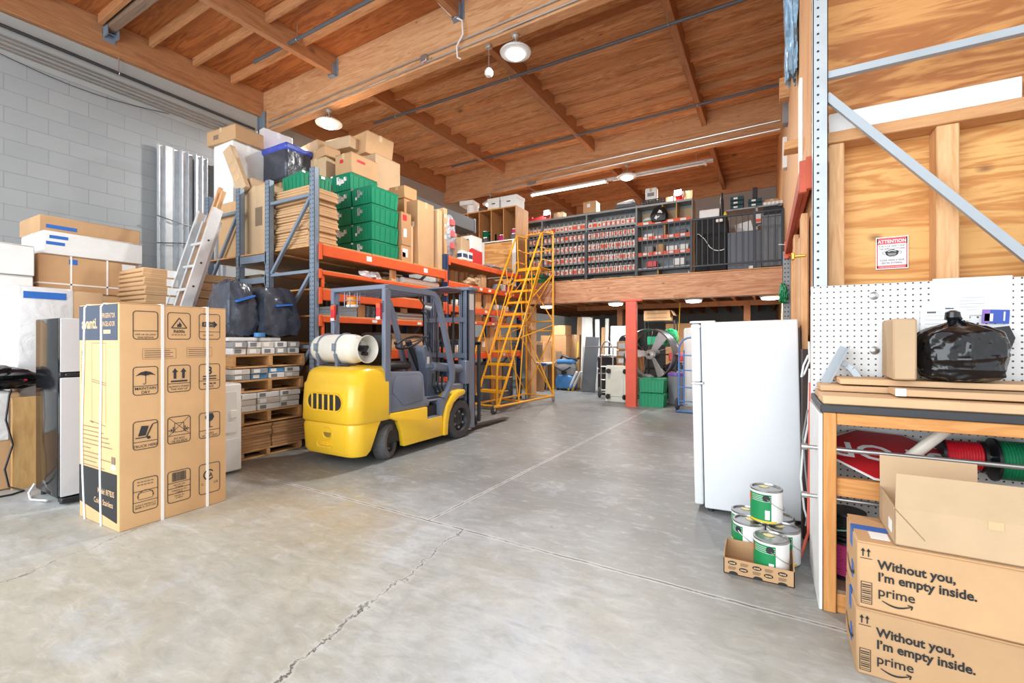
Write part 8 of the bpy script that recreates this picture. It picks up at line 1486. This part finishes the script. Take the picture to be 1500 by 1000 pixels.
# ------------------------------------------------------------------ paint cans and their tray
def can_proto():
    t = thing('paint_can', 'x', 'paint can'); r, h = 0.087, 0.202
    B().lathe([(0.01, 0.002), (r - 0.004, 0.0), (r, 0.004), (r, h - 0.012), (r + 0.002, h - 0.010), (r + 0.002, h - 0.002), (r - 0.004, h), (r - 0.010, h), (r - 0.012, h - 0.008), (0.01, h - 0.008)], 40).o('can_body', CANM, t)
    b = B(); n = 30; a0, a1 = R(-210), R(-45)
    ring = lambda z, rr, s, e, n: [(math.cos(s + (e - s) * k / n) * rr, math.sin(s + (e - s) * k / n) * rr, z) for k in range(n + 1)]
    b.loft([ring(0.012, r + 0.0008, R(180), R(280), n), ring(h - 0.022, r + 0.0008, R(180), R(280), n)], cap=False, closed=False); l1 = b.o('green_label', PAINTG, t, flat=True)
    b = B(); b.loft([ring(0.012, r + 0.0008, R(280), R(400), n), ring(h - 0.022, r + 0.0008, R(280), R(400), n)], cap=False, closed=False); b.o('white_label', PAPER, t, flat=True)
    b = B(); b.loft([ring(h - 0.024, r + 0.0012, R(170), R(410), n), ring(h - 0.012, r + 0.0012, R(170), R(410), n)], cap=False, closed=False); b.o('top_band', PAPER, t, flat=True)
    b = B(); b.loft([ring(0.010, r + 0.0012, R(180), R(300), n), ring(0.022, r + 0.0012, R(180), R(300), n)], cap=False, closed=False); b.o('yellow_band', YELP, t, flat=True)
    b = B(); 
    for k in range(4): b.loft([ring(0.135 + k * 0.01, r + 0.0014, R(205), R(278), 12), ring(0.137 + k * 0.01, r + 0.0014, R(205), R(278), 12)], cap=False, closed=False)
    b.loft([ring(0.03, r + 0.0014, R(258), R(274), 6), ring(0.085, r + 0.0014, R(258), R(274), 6)], cap=False, closed=False); b.o('label_print', PAPER, l1, flat=True)
    b = B(); b.loft([ring(0.12, r + 0.0014, R(180), R(197), 6), ring(0.165, r + 0.0014, R(180), R(197), 6)], cap=False, closed=False); b.o('red_print', LABELO, l1, flat=True)
    for s in (262, 82): b = B(); p = Vector((math.cos(R(s)), math.sin(R(s)), 0)); b.cyl(p * r + Vector((0, 0, 0.155)), p * (r + 0.006) + Vector((0, 0, 0.155)), 0.020, 0.016, 18); b.cyl(p * (r + 0.005) + Vector((0, 0, 0.155)), p * (r + 0.010) + Vector((0, 0, 0.155)), 0.006, n=8); b.o('bail_ear', FDARK, t)
    b = B(); pts = []
    for k in range(13):
        a = R(262 + 180 * k / 12); pts.append((math.cos(a) * (r + 0.008), math.sin(a) * (r + 0.008), 0.155 - 0.075 * math.sin(math.pi * k / 12)))
    b.tube(pts, 0.0022, 5); b.o('wire_bail', CONDUIT, t)
    B().ico((-0.01, 0.03, h - 0.006), 0.03, 0.02, 0.003, 2, 0.25).o('paint_drip', paint('paint_drip', (236, 224, 160), 0.4), t)
    return t
pc = can_proto()
spots = [((0.022, 2.905, 0.006), 4, 'green labelled paint can inside the low cardboard tray'), ((-0.095, 3.130, 0), -30, 'paint can on the floor behind the tray, front left of the four'), ((0.085, 3.105, 0), 20, 'paint can on the floor behind the tray, front right of the four'),
         ((-0.115, 3.305, 0), -10, 'paint can on the floor at the back of the cluster, left one'), ((0.063, 3.285, 0), 10, 'paint can on the floor at the back of the cluster, right one'), ((-0.002, 3.17, 0.203), 8, 'paint can with a green label on top of the other cans')]
for k, (loc, rz, lab) in enumerate(spots):
    o = pc if k == 0 else dup(pc); o.location = loc; o.rotation_euler = (0, 0, R(rz)); o['label'] = lab; o['group'] = 'gallon paint cans'
tx0, tx1, ty0, ty1 = -0.21, 0.128, 2.792, 3.02
t = thing('cardboard_tray', 'low cardboard tray with printed oval logos holding one paint can', 'tray', ((tx0 + tx1) / 2, (ty0 + ty1) / 2, 0)); a, c = (tx1 - tx0) / 2, (ty1 - ty0) / 2; e = 0.004
b = B(); b.box(-a, a, -c, c, 0, e); b.box(-a, a, -c, -c + e, 0, 0.085); b.box(-a, a, c - e, c, 0, 0.105); b.prism([(-c, 0), (c, 0), (c, 0.115), (-c * 0.5, 0.115), (-c, 0.09)], -a, -a + e, 'yz'); b.prism([(-c, 0), (c, 0), (c, 0.115), (-c * 0.5, 0.115), (-c, 0.09)], a - e, a, 'yz'); b.o('tray_body', KRAFT, t)
i = Ink(face_M('-y', 0, -c, 0)); j = Ink(face_M('-y', 0, -c, 0))
for (x, z_) in ((-0.125, 0.064), (-0.07, 0.036), (-0.005, 0.062), (0.05, 0.034), (0.115, 0.060), (-0.12, 0.008), (0.0, 0.008), (0.115, 0.006)):
    n = 18; i.poly([(x + math.cos(2 * math.pi * k / n) * 0.022, max(0.001, z_ + math.sin(2 * math.pi * k / n) * 0.011)) for k in range(n)])
for (x, z_) in ((-0.125, 0.036), (-0.065, 0.064), (-0.005, 0.034), (0.052, 0.062), (0.115, 0.032)):
    for k in range(3): j.rect(x - 0.02, z_ - 0.007 + k * 0.006, x + 0.018 - 0.006 * (k == 0), z_ - 0.005 + k * 0.006)
i.o('printed_ovals', INKDARK, t); j.o('printed_lines', INK, t)
i = Ink(face_M('-y', 0, -c, 0, 0.0045))
for (x, z_) in ((-0.125, 0.064), (-0.07, 0.036), (-0.005, 0.062), (0.05, 0.034), (0.115, 0.060)):
    for k in range(4): i.rect(x - 0.014 + k * 0.0075, z_ - 0.004, x - 0.0085 + k * 0.0075, z_ + 0.004)
i.o('oval_marks', KRAFT_L, t)
tag(B().box(0, 0.055, 0, 0.16, 0, 1.24, 0.003).o('gap_shade_strip', paint('gap_shade', (58, 44, 38), 0.7, var=0.2), None, (0.205, 3.51, 0)), 'dark strip painted as shade in the gap between white refrigerator and pegboard', 'board')  # added dark strip standing for the deep shade in this gap
